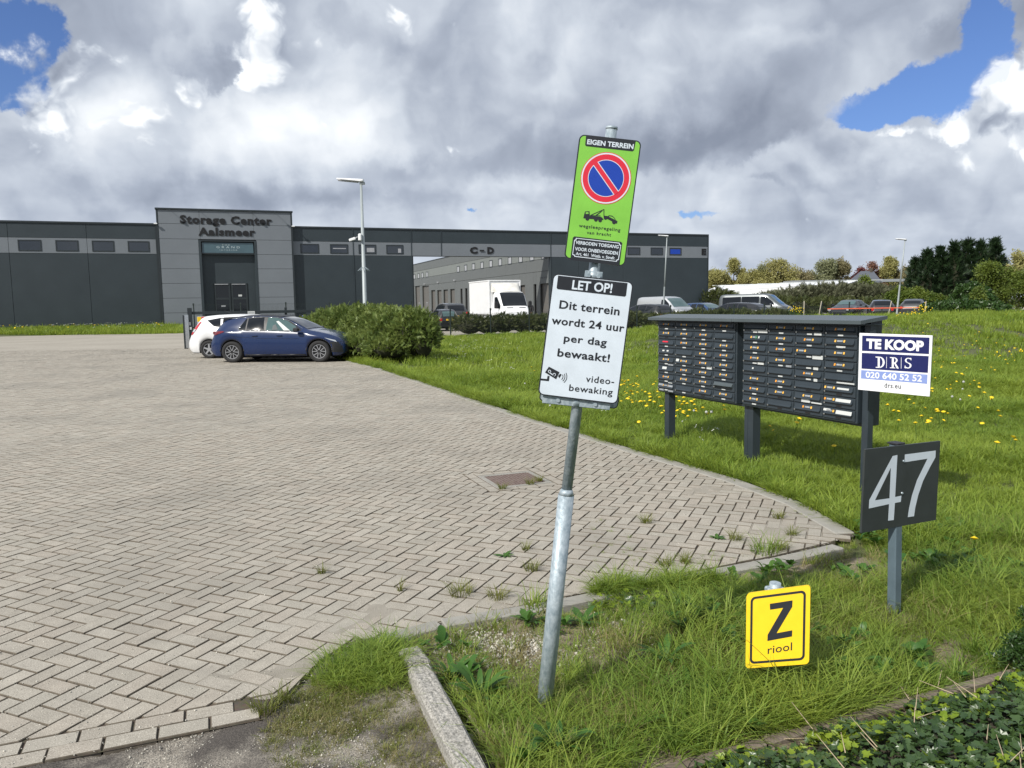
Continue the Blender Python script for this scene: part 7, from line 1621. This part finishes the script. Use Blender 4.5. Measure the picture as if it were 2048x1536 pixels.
# long fringe on the concrete kerb right of the pole
q = np.array([gp(1190+250*t, 1186-24*t) for t in rng.uniform(0, 1, 150)])+rng.normal(0, .025, (150, 2)); n = len(q); s = rng.uniform(.5, .95, n)
scatter('kerb_fringe', np.stack([q[:, 0], q[:, 1], np.full(n, 0.)], 1), np.stack([rng.normal(0, .3, n), rng.normal(0, .3, n), rng.uniform(0, 6.28, n)], 1), np.stack([s, s, s*.8], 1), NEAR, rng.integers(0, 8, n), **tagd('long grass fringe along the concrete kerb right of the pole'))
# moss/weeds in joints of the right corner: flat small tufts
P_ = [gp(a, b) for a, b in zip(rng.uniform(1180, 1640, 420), rng.uniform(1015, 1140, 420))]; P_ = np.array([p for p in P_ if inside(np.array([p[0]]), np.array([p[1]]))[0]]); P_ = P_[lump(P_[:, 0], P_[:, 1], 4, 3) > .3]; n = len(P_)
scatter('joint_moss', np.stack([P_[:, 0], P_[:, 1], np.full(n, -.004)], 1), np.stack([np.zeros(n), np.zeros(n), rng.uniform(0, 6.28, n)], 1), np.repeat(rng.uniform(.12, .28, n)[:, None], 3, 1), NEAR[5:]+DRY, rng.integers(0, 6, n), **tagd('moss and tiny weeds in the joints of the right paving corner'))
# broad-leaved weeds in the bed
for i, (a_, b_, L_, n_, up__, lab) in enumerate(((960, 1392, .135, 24, 1.3, 'largest dock plant, right of the aggregate kerb'), (905, 1350, .11, 16, 1.3, 'leafy dock plant at the head of the aggregate kerb'), (1330, 1320, .15, 14, .9, 'broad-leaved plant left of the yellow marker sign'), (1380, 1370, .14, 14, .6, 'dark leafy weed in front of the yellow marker sign'), (1470, 1410, .12, 12, .6, 'lobed leafy weed near the plank edging'),
        (1120, 1500, .14, 20, 1.2, 'tall-leaved weed at the bottom right of the aggregate kerb'), (1270, 1450, .12, 11, .6, 'small broad weed in the lush grass at the bottom'), (1060, 1240, .13, 10, .5, 'flat leafy weed behind the leaning pole on the gravel'), (1165, 1240, .15, 12, .5, 'rosette weed right of the pole on the bare gravel'), (1700, 1330, .14, 9, .8, 'leafy weed between the marker sign and the box hedge'), (1740, 1060, .12, 9, .5, 'flat weed at the paving corner below the 47 board'), (1560, 960, .14, 10, .4, 'flat weed on the lawn edge under the middle mailbox post'))):
    g0 = ground(a_, b_); o = link('weed', rosette(300+i, L_, n_, up__, wk=.11)); o.location = (g0[0], g0[1], -.02); setp(o, lab, 'weed', 'broad-leaved weeds')

# ---- pebbles
def pebbles(name, N_, fx, label, z=.0, smin=.0012, smax=.0045):
    P_ = fx(N_); n = len(P_); bm = bmesh.new(); bmesh.ops.create_icosphere(bm, subdivisions=1, radius=1); me = bpy.data.meshes.new('pebble'); bm.to_mesh(me); bm.free(); me.materials.append(MT['pebble'])
    s = rng.uniform(smin, smax, n)*rng.choice([1, 1, 1, 1.8], n)
    return scatter(name, np.stack([P_[:, 0], P_[:, 1], np.full(n, z)], 1), rng.uniform(0, 6.28, (n, 3)), np.stack([s, s*.8, s*.6], 1), [me], np.zeros(n, int), kind='stuff', label=label, cat='gravel')
def fpav(N_):
    y = 2.4+rng.exponential(1.6, N_); x = rng.uniform(-1, 1, N_)*.8*y; k = inside(x, y) & (y < 9); return np.stack([x[k], y[k]], 1)
pebbles('paving_grit', 9000, fpav, 'pale grit scattered over the nearest paving', .001, .001, .0032)
def fgr(N_): 
    q_ = np.array([gp(a, b) for a, b in zip(rng.uniform(250, 900, N_), rng.uniform(1340, 1560, N_))]); return q_
pebbles('roadside_grit', 5200, fgr, 'pale grit on the asphalt strip and weed patch', -.014, .0008, .0028)
def fbd(N_): c = np.array(gp(1090, 1280)); return c+rng.normal(0, 1, (N_, 2))*np.array([.42, .16])
pebbles('bed_gravel', 2800, fbd, 'pale gravel on the bare part of the bed behind the pole', -.022, .0025, .008)
k_ = link('brick_chip', MB().bbox(-.018, .018, -.011, .011, 0, .012, .002).mesh('brick_chip', mat('red_brick', (.30, .085, .05), .8))); g0 = ground(742, 1466); k_.location = (g0[0], g0[1], -.026); setp(k_, 'small red brick chip lying in the grit left of the aggregate kerb', 'brick chip')

# ---- conifer sprays and leaf clouds as real meshes
def spray_template(L, w_, n, droop=.3, seed=0):
    """a feathery conifer spray: a fan of narrow leaflets"""
    r = np.random.default_rng(seed); V, Fq = [], []
    for i in range(n):
        t = (i+.5)/n; sgn_ = 1 if i % 2 else -1; a = sgn_*(.75-.35*t)+r.normal(0, .12); x0 = L*t*.8; z0 = -droop*L*t*t; l = L*(.50-.22*t); dx_, dy_ = math.cos(a)*l, math.sin(a)*l; b0 = len(V); z1 = z0-droop*l*.4+r.normal(0, .03)*L
        px_, py_ = -math.sin(a)*w_, math.cos(a)*w_
        V += [(x0-px_, -py_, z0), (x0+px_, py_, z0), (x0+dx_+px_*.2, dy_+py_*.2, z1), (x0+dx_-px_*.2, dy_-py_*.2, z1)]; Fq.append((b0, b0+1, b0+2, b0+3))
    return np.array(V), np.array(Fq)
def leaf_template(n, rad, size, seed=0):
    r = np.random.default_rng(seed); V, Fq = [], []
    for i in range(n):
        c = r.normal(0, rad*.55, 3); R3 = rot_rand(1, 1.0)[0]; s_ = size*r.uniform(.6, 1.3); b0 = len(V)
        for p in ((-.5, 0, 0), (0, -.32, .06), (.6, 0, 0), (0, .32, .06)): V.append(tuple(c+R3@(np.array(p)*s_)))
        Fq.append((b0, b0+1, b0+2, b0+3))
    return np.array(V), np.array(Fq)
def cloud(name, pts, outw, m, tmpl, scale, parent, tilt=.5, seed=0, follow=True):
    """template copies at pts, their x axis turned towards outw"""
    n = len(pts); d = outw/np.maximum(1e-6, np.linalg.norm(outw, axis=1, keepdims=True)); d = d+rng.normal(0, tilt, (n, 3)); d /= np.linalg.norm(d, axis=1, keepdims=True)
    t = np.cross(d, rng.normal(0, 1, (n, 3))+np.array([0, 0, .0])); t /= np.linalg.norm(t, axis=1, keepdims=True); b_ = np.cross(d, t)
    Rm = np.stack([d, t, b_], axis=2); V, Fq = replicate(tmpl[0], tmpl[1], pts, Rm, scale)
    o = link(name, mesh_np(name, V, Fq, MT[m], False, attr=np.repeat(rng.uniform(0, 1, n), len(tmpl[0]))), parent); o['kind'] = 'stuff'; return o
SPR = [spray_template(1, .045, 14, .25, 1), spray_template(1, .05, 12, .4, 2)]
# big hedge: a row of lumpy mounds
def hedge(label, blobs, m, n, scl, tmpl, core=True, cat='hedge', name='hedge', tilt=.45, depth=.18):
    x0, y0 = blobs[0][0], blobs[0][1]; r = thing(name, label, cat, (x0, y0, 0)); PP, OO = [], []; vol = np.array([b[3]*b[4]+b[3]*b[5]+b[4]*b[5] for b in blobs]); vol = vol/vol.sum(); mbc = MB()
    for (bx, by, bz, rx_, ry_, rz__), v_ in zip(blobs, vol):
        k = int(n*v_)+1; d = rng.normal(0, 1, (k, 3)); d /= np.linalg.norm(d, axis=1, keepdims=True); d[:, 2] = np.where(d[:, 2] < -.3, -d[:, 2], d[:, 2])
        lum = 1+.26*np.sin(d[:, 0]*5+bx*3)*np.sin(d[:, 1]*4+by*2)*np.cos(d[:, 2]*6)
        rr = (lum*(1-depth*rng.uniform(0, 1, k)**1.5))[:, None]; p = np.array([bx-x0, by-y0, bz])+d*rr*np.array([rx_, ry_, rz__]); ok = p[:, 2] > .02
        # drop sprays buried inside another mound
        for (cx__, cy__, cz__, ax, ay, az_) in blobs:
            if (cx__, cy__, cz__) != (bx, by, bz): ok &= (((p[:, 0]+x0-cx__)/ax)**2+((p[:, 1]+y0-cy__)/ay)**2+((p[:, 2]-cz__)/az_)**2) > .55
        PP.append(p[ok]); o_ = d[ok]/np.array([rx_, ry_, rz__]); OO.append(o_/np.linalg.norm(o_, axis=1, keepdims=True)+np.array([0, 0, .25]))
        if core:
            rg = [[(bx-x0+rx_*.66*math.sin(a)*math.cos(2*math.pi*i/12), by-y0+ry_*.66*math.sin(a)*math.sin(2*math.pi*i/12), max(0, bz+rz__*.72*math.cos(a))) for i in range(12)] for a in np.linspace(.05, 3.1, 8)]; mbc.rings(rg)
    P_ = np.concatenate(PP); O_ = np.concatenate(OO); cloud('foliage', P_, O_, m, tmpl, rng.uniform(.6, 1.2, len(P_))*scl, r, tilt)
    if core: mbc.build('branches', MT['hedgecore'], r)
    return r
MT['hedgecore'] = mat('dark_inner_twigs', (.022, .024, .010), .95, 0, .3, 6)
hb = []
for i, (a_, b_, Y, w_, t_) in enumerate(((640, 700, 31.5, 1.3, 628), (672, 715, 29.6, 1.2, 613), (708, 720, 27.8, 1.15, 607), (742, 722, 26.2, 1.1, 606), (772, 722, 25., 1.05, 612), (796, 722, 24., .95, 618), (828, 724, 23.3, .72, 613), (846, 724, 23.0, .42, 634), (700, 722, 25.6, .85, 655), (740, 722, 24.2, .85, 660), (780, 722, 23.3, .8, 668), (630, 700, 33.5, 1.0, 640))):
    p = at_depth(a_, t_, Y); hz_ = p[2]; hb.append((p[0], Y, hz_*.45, w_, w_, hz_*.50))
hedge('bushy yellow-green conifer hedge at the nose of the blue hatchback', hb, 'conifer', 30000, .15, SPR[0], tilt=.6, depth=.30)
hroot = bpy.data.objects['hedge']; PH, OH = [], []
for (bx_, by_, bz_, rx_, ry_, rz__) in hb:
    k = 110; d = rng.normal(0, 1, (k, 3)); d[:, 2] = np.abs(d[:, 2]); d /= np.linalg.norm(d, axis=1, keepdims=True); PH.append(np.array([bx_-hb[0][0], by_-hb[0][1], bz_])+d*np.array([rx_, ry_, rz__])*rng.uniform(.95, 1.07, (k, 1))); OH.append(d+np.array([0, 0, .7]))
cloud('shoots', np.concatenate(PH), np.concatenate(OH), 'conifer', SPR[1], rng.uniform(.12, .24, 110*len(hb)), hroot, .35)
# low hedge behind the mesh fence
def row_blobs(u0, u1, v, z, r_, step, jit=.2): 
    out = []; u = u0
    while u < u1: x_, y_, _ = W2(u, v+rng.normal(0, jit)); h_ = z*rng.uniform(.82, 1.15); out.append((x_, y_, h_*.45, r_*rng.uniform(.85, 1.2), r_, h_*.58)); u += step*rng.uniform(.8, 1.2)
    return out
ua = UVof(*at_depth(935, 650, 43.5)[:2])[0]
hedge('low dark hedge behind the mesh fence in front of the box truck', row_blobs(ua, ua+8.6, v1_+1.2, 1.05, .95, 1.0), 'juniper', 5200, .24, SPR[1])
hedge('long low hedge between the lawn and the parked vans', row_blobs(ua+9.2, ua+24.3, v1_+1.6, .92, 1.0, 1.15), 'juniper', 9500, .26, SPR[1])
LT = [leaf_template(9, .8, .55, 1), leaf_template(12, .8, .45, 2)]
def px_blobs(lst, gap=1.0):
    out = []
    for (a_, t_, Y, rx_, hk) in lst: p = at_depth(a_, t_, Y); h_ = p[2]; out.append((p[0], Y, h_*.5, rx_, rx_*.8, h_*.52))
    return out
hedge('long grey-green bush bank in front of the white greenhouse roof', px_blobs([(1490+26*i, t, 88, 2.6, 1) for i, t in enumerate((604, 598, 592, 586, 580, 576, 574, 573, 573, 573, 576, 580, 586))]), 'greybush', 6500, .62, SPR[1])
hedge('dull green bush beside the building end, behind the parked cars', px_blobs([(1432, 584, 84, 2.0, 1), (1452, 588, 84, 1.6, 1)]), 'juniper', 900, .6, SPR[1])
hedge('rough dark undergrowth strip behind the three parked cars', px_blobs([(1560+34*i, 598+(i % 3), 80, 2.4, 1) for i in range(10)]), 'juniper', 3200, .5, SPR[1])
hedge('mid green bush right of the rightmost lamp, below the dark conifers', px_blobs([(1806, 580, 76, 1.5, 1), (1832, 582, 75, 1.4, 1), (1858, 590, 74, 1.3, 1), (1890, 598, 74, 1.3, 1)]), 'shrubleaf', 2200, .42, LT[0])
hedge('dark bush with pale bare stems at the foot of the conifers', px_blobs([(1940, 570, 66, 1.6, 1), (1962, 588, 64, 1.4, 1), (1905, 606, 58, 2.2, 1), (1950, 604, 56, 2.4, 1)]), 'boxleaf', 1800, .4, LT[0])
# ---- trees
def limb_tube(mb, p0, p1, r0, r1, n=5): mb.tube(p0, p1, r0, r1, n=n, caps=False)
def tree(label, px_, ty, Y, wpx, m, kind='round', n=900, size=.5, gaps=.3, group='spring trees on the horizon', cat='tree', name='tree', trunk_h=.25):
    p = at_depth(px_, ty, Y); h_ = p[2]; w_ = wpx/F*Y/2; r = thing(name, label, cat, (p[0], Y, 0), 0, group); rr = np.random.default_rng(int(px_*3+ty)); mb = MB(); limb_tube(mb, (0, 0, -.2), (w_*.05, 0, h_*.5), h_*.022, h_*.012, 8); limb_tube(mb, (w_*.05, 0, h_*.5), (0, 0, h_*.93), h_*.012, h_*.002)
    cs_ = []; nb = 13 if kind != 'cone' else 9
    for i in range(nb):
        a = i*2.4+rr.uniform(0, .6); z0 = h_*(trunk_h+.55*rr.uniform(0, 1)); z1 = min(h_*.96, z0+h_*rr.uniform(.12, .34)); k = 1 if kind != 'cone' else .5; rad_ = w_*rr.uniform(.35, .85)*k*(1.15-.75*abs((z1/h_)-.55)); q_ = (math.cos(a)*rad_, math.sin(a)*rad_*.8, z1); limb_tube(mb, (0, 0, z0), q_, h_*.008, h_*.002, 4); cs_.append((q_, w_*rr.uniform(.25, .45)*(1.1 if kind != 'cone' else .7)))
        for j in range(3): e_ = (q_[0]+rr.normal(0, w_*.22), q_[1]+rr.normal(0, w_*.2), q_[2]+rr.uniform(0, h_*.14)); limb_tube(mb, q_, e_, h_*.003, h_*.0008, 3)
    cs_.append(((0, 0, h_*.84), w_*.34)); mb.build('trunk', MT['bark'], r, fix=False)
    P_, O_ = [], []
    for (c, rd) in cs_:
        k = int(n/len(cs_)); d = rr.normal(0, 1, (k, 3)); d /= np.linalg.norm(d, axis=1, keepdims=True); q_ = np.array(c)+d*(rd*rr.uniform(.35, 1.0, (k, 1)))*np.array([1, .9, 1.15 if kind != 'cone' else 1.6]); q_[:, 2] = np.minimum(q_[:, 2], h_*1.0); P_.append(q_); O_.append(d)
    P_ = np.concatenate(P_); O_ = np.concatenate(O_); cloud('crown', P_, O_, m, LT[1], rr.uniform(.6, 1.3, len(P_))*size, r, .8)
    return r
MT['redleaf'] = leafmat('reddish_spring_leaf', (.17, .075, .060), (.24, .13, .08), .25, wscale=.2); MT['paleleaf'] = leafmat('grey_green_spring_leaf', (.16, .18, .095), (.27, .28, .15), .3, wscale=.2); MT['brownleaf'] = leafmat('brownish_spring_leaf', (.18, .165, .085), (.28, .25, .13), .3, wscale=.2); MT['purple'] = leafmat('dark_red_leaf', (.10, .022, .024), (.16, .045, .035), .2, wscale=.2)
for (a_, t_, w_, m, k, n, lab) in ((1428, 536, 50, 'springleaf', 'round', 500, 'yellow-green tree touching the end of the dark building'), (1467, 514, 40, 'springleaf', 'cone', 480, 'tall narrow yellow-green tree, second right of the building end'), (1505, 536, 48, 'springleaf', 'round', 460, 'low yellow-green tree between the two tall ones'), (1523, 524, 26, 'paleleaf', 'cone', 300, 'thin pale green tree left of the broad golden willow'), (1562, 517, 62, 'springleaf', 'round', 760, 'broad golden-green willow behind the greenhouse'),
    (1600, 536, 44, 'brownleaf', 'round', 380, 'brownish low tree right of the golden willow'), (1645, 517, 54, 'paleleaf', 'round', 560, 'round grey-green tree in the middle of the horizon row'), (1682, 515, 40, 'brownleaf', 'cone', 440, 'pointed brownish tree left of the dark red tree'), (1722, 530, 34, 'purple', 'round', 330, 'dark red-leaved tree over the grey house roof'), (1745, 517, 36, 'redleaf', 'round', 330, 'pale reddish tree right behind the dark red one'), (1779, 508, 36, 'springleaf', 'cone', 460, 'tall yellow-green birch left of the rightmost lamp'), (1812, 530, 40, 'brownleaf', 'round', 320, 'brownish tree right behind the rightmost lamp')):
    tree(lab, a_, t_+2, 190, w_*1.5, m, k, int(n*3.4), .80, trunk_h=.03)
for (a_, t_, Y, w_, m, k, n, sz, lab) in ((1735, 552, 120, 30, 'shrubleaf', 'round', 260, .7, 'small green tree in front of the grey house roof'), (1990, 528, 70, 84, 'shrubleaf', 'round', 900, .42, 'loose olive-green shrub tree right of the dark conifers'), (2042, 505, 78, 60, 'springleaf', 'round', 700, .45, 'yellow-green shrub tree at the right picture edge'), (2075, 540, 66, 90, 'shrubleaf', 'round', 700, .42, 'green shrub just beyond the right picture edge'), (1960, 572, 62, 34, 'shrubleaf', 'round', 260, .35, 'small bright bush between the conifers and the olive shrub')):
    tree(lab, a_, t_, Y, w_, m, k, n, sz, group=None, trunk_h=.08)
# dark conifers, one by one
def conifer(label, px_, ty, Y, wpx, n=900):
    p = at_depth(px_, ty, Y); h_ = p[2]; w_ = wpx/F*Y/2; r = thing('conifer_tree', label, 'tree', (p[0], Y, 0), 0, 'dark cypress trees'); mb = MB(); limb_tube(mb, (0, 0, -.2), (0, 0, h_*.95), h_*.03, .02, 7); mb.build('trunk', MT['bark'], r, fix=False)
    t = rng.uniform(0, 1, n)**.85; a = rng.uniform(0, 6.283, n); rad_ = w_*(1-t**1.7)*(.55+.45*rng.uniform(0, 1, n))*(1+.22*np.sin(a*3+t*14)); P_ = np.stack([np.cos(a)*rad_, np.sin(a)*rad_, h_*(.03+.97*t)], 1); O_ = np.stack([np.cos(a), np.sin(a), np.full(n, .9)+t], 1)
    # tufted leaders
    k = rng.integers(0, 5, n) == 0; P_[k, 2] += h_*.05*rng.uniform(0, 1, k.sum())
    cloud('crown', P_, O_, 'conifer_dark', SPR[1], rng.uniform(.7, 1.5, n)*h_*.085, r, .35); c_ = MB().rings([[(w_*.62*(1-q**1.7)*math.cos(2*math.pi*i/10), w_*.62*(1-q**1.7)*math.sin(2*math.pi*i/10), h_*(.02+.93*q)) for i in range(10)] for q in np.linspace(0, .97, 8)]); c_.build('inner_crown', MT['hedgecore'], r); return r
for i, (a_, t_, w_, lab) in enumerate(((1832, 520, 58, 'leftmost dark cypress, sloping down to the lamp'), (1856, 507, 56, 'dark cypress second from the left'), (1882, 502, 56, 'dark cypress third from the left'), (1910, 492, 58, 'dark cypress left of the tallest pair'), (1936, 487, 58, 'tall dark cypress in the middle right of the group'), (1962, 492, 56, 'dark cypress right of the middle with a ragged tip'), (1990, 486, 50, 'rightmost and tallest dark cypress'), (2006, 520, 34, 'narrow dark cypress tucked in behind the olive shrub'))):
    conifer(lab, a_, t_, 84+rng.uniform(-2, 2), w_, 760)
# ---- greenhouse and house far away
gl, gr = at_depth(1412, 590, 150), at_depth(1712, 566, 140)
gh = thing('greenhouse', 'long low white greenhouse roof beyond the bushes', 'greenhouse', (gl[0], 150, 0)); MT['whitewash'] = mat('whitewashed_glass', (.72, .74, .76), .5, 0, .06, .3)
def gpt(px_, py_, Y): p = at_depth(px_, py_, Y); return (p[0]-gl[0], p[1]-150, p[2])
mb = MB(); a1_, a2_, a3_, a4_ = gpt(1405, 584, 150), gpt(1438, 571, 158), gpt(1716, 560.5, 158), gpt(1700, 566, 146); mb.add([a1_, a2_, a3_, a4_], [(0, 1, 2, 3)]); b1_, b4_ = gpt(1480, 590, 146), gpt(1690, 574, 140)
mb.add([gpt(1405, 584, 150), gpt(1700, 567, 146), gpt(1700, 596, 146), gpt(1405, 600, 150)], [(0, 1, 2, 3)]); mb.build('glass_roof', MT['whitewash'], gh)
for t in range(7): q0, q1 = gpt(1425+45*t, 572-t*1.7, 156), gpt(1445+44*t, 570.5-t*1.6, 157.5); MB().box(min(q0[0], q1[0]), max(q0[0], q1[0])+5, q0[1], q0[1]+.2, q0[2]+.05, q0[2]+.16).build('ridge_vent', MT['paper'], gh)
r2 = MB(); z0 = gpt(1585, 562, 175); z1 = gpt(1810, 553, 175); r2.box(z0[0], z1[0], z0[1], z0[1]+6, z0[2]-.5, z0[2]+.1); r2.build('rear_roof', MT['greyfilm'], gh)
s_ = gpt(1420, 588, 130); e_ = gpt(1478, 596, 130)
MB().add([s_, gpt(1452, 584, 130), gpt(1480, 597, 128), (gpt(1480, 597, 128)[0], gpt(1480, 597, 128)[1], 0), (s_[0], s_[1], 0)], [(0, 1, 2, 3, 4)]).add([gpt(1452, 584, 130), gpt(1480, 597, 128), gpt(1492, 596, 140), gpt(1462, 583, 140)], [(0, 1, 2, 3)]).build('annex', MT['paper'], gh)
hs0 = at_depth(1724, 566, 165); hs = thing('house', 'small house with a steep grey roof between the horizon trees', 'house', (hs0[0], 165, 0)); rp = at_depth(1735, 541, 165); w_ = 3.6; zb_ = hs0[2]; zt_r = rp[2]
MB().box(-.5, 4, 0, 6, 0, zb_).build('wall', mat('pale_brick_wall', (.30, .24, .19), .8), hs); MB().add([(-.8, -.3, zb_), (4.3, -.3, zb_), (3.7, 3, zt_r), (1.0, 3, zt_r), (-.8, 6.3, zb_), (4.3, 6.3, zb_)], [(0, 1, 2, 3), (5, 4, 3, 2), (0, 3, 4), (1, 5, 2)]).build('roof', mat('slate_grey_roof', (.085, .095, .115), .6), hs)
MB().bbox(2.9, 3.4, 2.6, 3.2, zt_r-.6, zt_r+.6, .02).build('chimney', MT['bark'], hs)

# ---- plank edging, ivy bed, box hedge at the right bottom corner
MT['plank'] = mat('weathered_plank', (.105, .080, .060), .8, 0, .25, 4, bump=.4, bscale=60, col2=(.19, .155, .125), stretch=(.3, 3, 3))
pk = thing('plank_edging', 'weathered brown plank edging between grass and ivy', 'edging', (pl0[0], pl0[1], 0), math.atan2(pd[1], pd[0])); Lp = np.linalg.norm(pl1-pl0)
for i in range(3): MB().bbox(-.62+i*.74, .11+i*.74, -.022, .022, -.08, .012, .006).build('plank', MT['plank'], pk)
def ivy_leaf(seed, m):
    pts = [(0, -.5), (.28, -.55), (.5, -.28), (.34, -.05), (.42, .22), (.16, .22), (0, .62), (-.16, .22), (-.42, .22), (-.34, -.05), (-.5, -.28), (-.28, -.55)]; V = [(0, -.02, -.05)]+[(x_, y_, .10*abs(x_)) for x_, y_ in pts]; n = len(pts)
    me = bpy.data.meshes.new('leaf'); me.from_pydata(V, [], [(0, 1+i, 1+(i+1) % n) for i in range(n)]); me.materials.append(MT[m]); return me
iv = [ivy_leaf(0, 'ivyleaf'), ivy_leaf(1, 'ivylight')]
MT['mulch'] = mat('dark_leaf_litter', (.018, .017, .010), .95, 0, 0, 30, bump=.8, bscale=80, col2=(.05, .042, .026))
ip_ = [tuple(pl0-pd*1.2-pn*.03), tuple(pl0+pd*3.2-pn*.03), tuple(pl0+pd*3.2-pn*2.2), tuple(pl0-pd*1.2-pn*2.2)]
terrain_patch('ivy_soil', min(p[0] for p in ip_), max(p[0] for p in ip_), min(p[1] for p in ip_), max(p[1] for p in ip_), 130, ip_, lambda X, Y: .0+.075*np.clip(-((X-pl0[0])*pn[0]+(Y-pl0[1])*pn[1])/.25, 0, 1)-.03, MT['mulch'], kind='structure', label='dark leaf litter under the ivy')
ib = thing('ivy_bed', 'dense ivy spreading below the plank edging', 'ivy', (pl0[0], pl0[1], 0))
def ivy_h(x, y): 
    s = -((x-pl0[0])*pn[0]+(y-pl0[1])*pn[1]); return .0+.10*np.clip(s/.25, 0, 1)+.02*np.sin(x*11+y*7)
N_ = 23000; s_ = rng.uniform(-.9, 3.15, N_); t_ = np.abs(rng.uniform(0, 1.5, N_)); x = pl0[0]+pd[0]*s_-pn[0]*(t_+.02); y = pl0[1]+pd[1]*s_-pn[1]*(t_+.02); k = (y > 1.3) & (x < 1.5*y+1.2); x, y, t_ = x[k], y[k], t_[k]
z = ivy_h(x, y)-rng.uniform(0, .05, len(x)); d_ = np.hypot(x-0, y-0)+rng.uniform(0, .4, len(x)); od = np.argsort(d_)
young = (rng.uniform(0, 1, len(x)) < np.clip(.42-t_*1.1, .05, .5))
for i in od[:270]:
    o = bpy.data.objects.new('leaf', iv[int(young[i])]); COL.objects.link(o); o.parent = ib; s = rng.uniform(.022, .042); o.location = (x[i]-pl0[0], y[i]-pl0[1], z[i]); o.scale = (s, s, s); o.rotation_euler = (rng.normal(.25, .4), rng.normal(0, .4), rng.uniform(0, 6.28))
i = od[270:]; n = len(i); s = rng.uniform(.020, .042, n)
scatter('foliage', np.stack([x[i]-pl0[0], y[i]-pl0[1], z[i]], 1), np.stack([rng.normal(.25, .45, n), rng.normal(0, .45, n), rng.uniform(0, 6.28, n)], 1), np.repeat(s[:, None], 3, 1), iv, young[i].astype(int), parent=ib, kind='stuff')
tw = MB()
for _ in range(46):
    a = rng.uniform(.1, 1.6); b_ = rng.uniform(-.05, .75); p = pl0+pd*a-pn*b_; an = rng.normal(1.2, .7); l = rng.uniform(.04, .15); q_ = p+np.array([math.cos(an), math.sin(an)])*l; zz_ = float(ivy_h(p[0], p[1]))+.02; tw.tube((p[0]-pl0[0], p[1]-pl0[1], zz_), (q_[0]-pl0[0], q_[1]-pl0[1], zz_+rng.uniform(-.01, .06)), .0022, .001, n=4, caps=False)
o = tw.build('dry_stems', MT['twig'], ib, fix=False); o['kind'] = 'stuff'
# small ivy behind the pole kerb
q = np.array([gp(a, b) for a, b in zip(rng.uniform(1180, 1400, 170), rng.uniform(1192, 1222, 170))]); n = len(q); ib2 = scatter('ivy_strands', np.stack([q[:, 0], q[:, 1], rng.uniform(-.02, .04, n)], 1), np.stack([rng.normal(.4, .4, n), rng.normal(0, .4, n), rng.uniform(0, 6.28, n)], 1), np.repeat(rng.uniform(.02, .036, n)[:, None], 3, 1), iv, (rng.uniform(0, 1, n) < .6).astype(int), kind='stuff', label='bright ivy strands along the near side of the concrete kerb', cat='ivy')
bx = [gp(2040, 1270), gp(2000, 1340), gp(2060, 1400), gp(2040, 1500), gp(2120, 1480), gp(2130, 1330)]
hedge('clipped dark box hedge in the bottom right corner', [(b[0]+.22, b[1]-.05, .05, .22, .20, .13) for b in bx], 'boxleaf', 6000, .026, LT[0], name='box_hedge', tilt=.9, depth=.25)
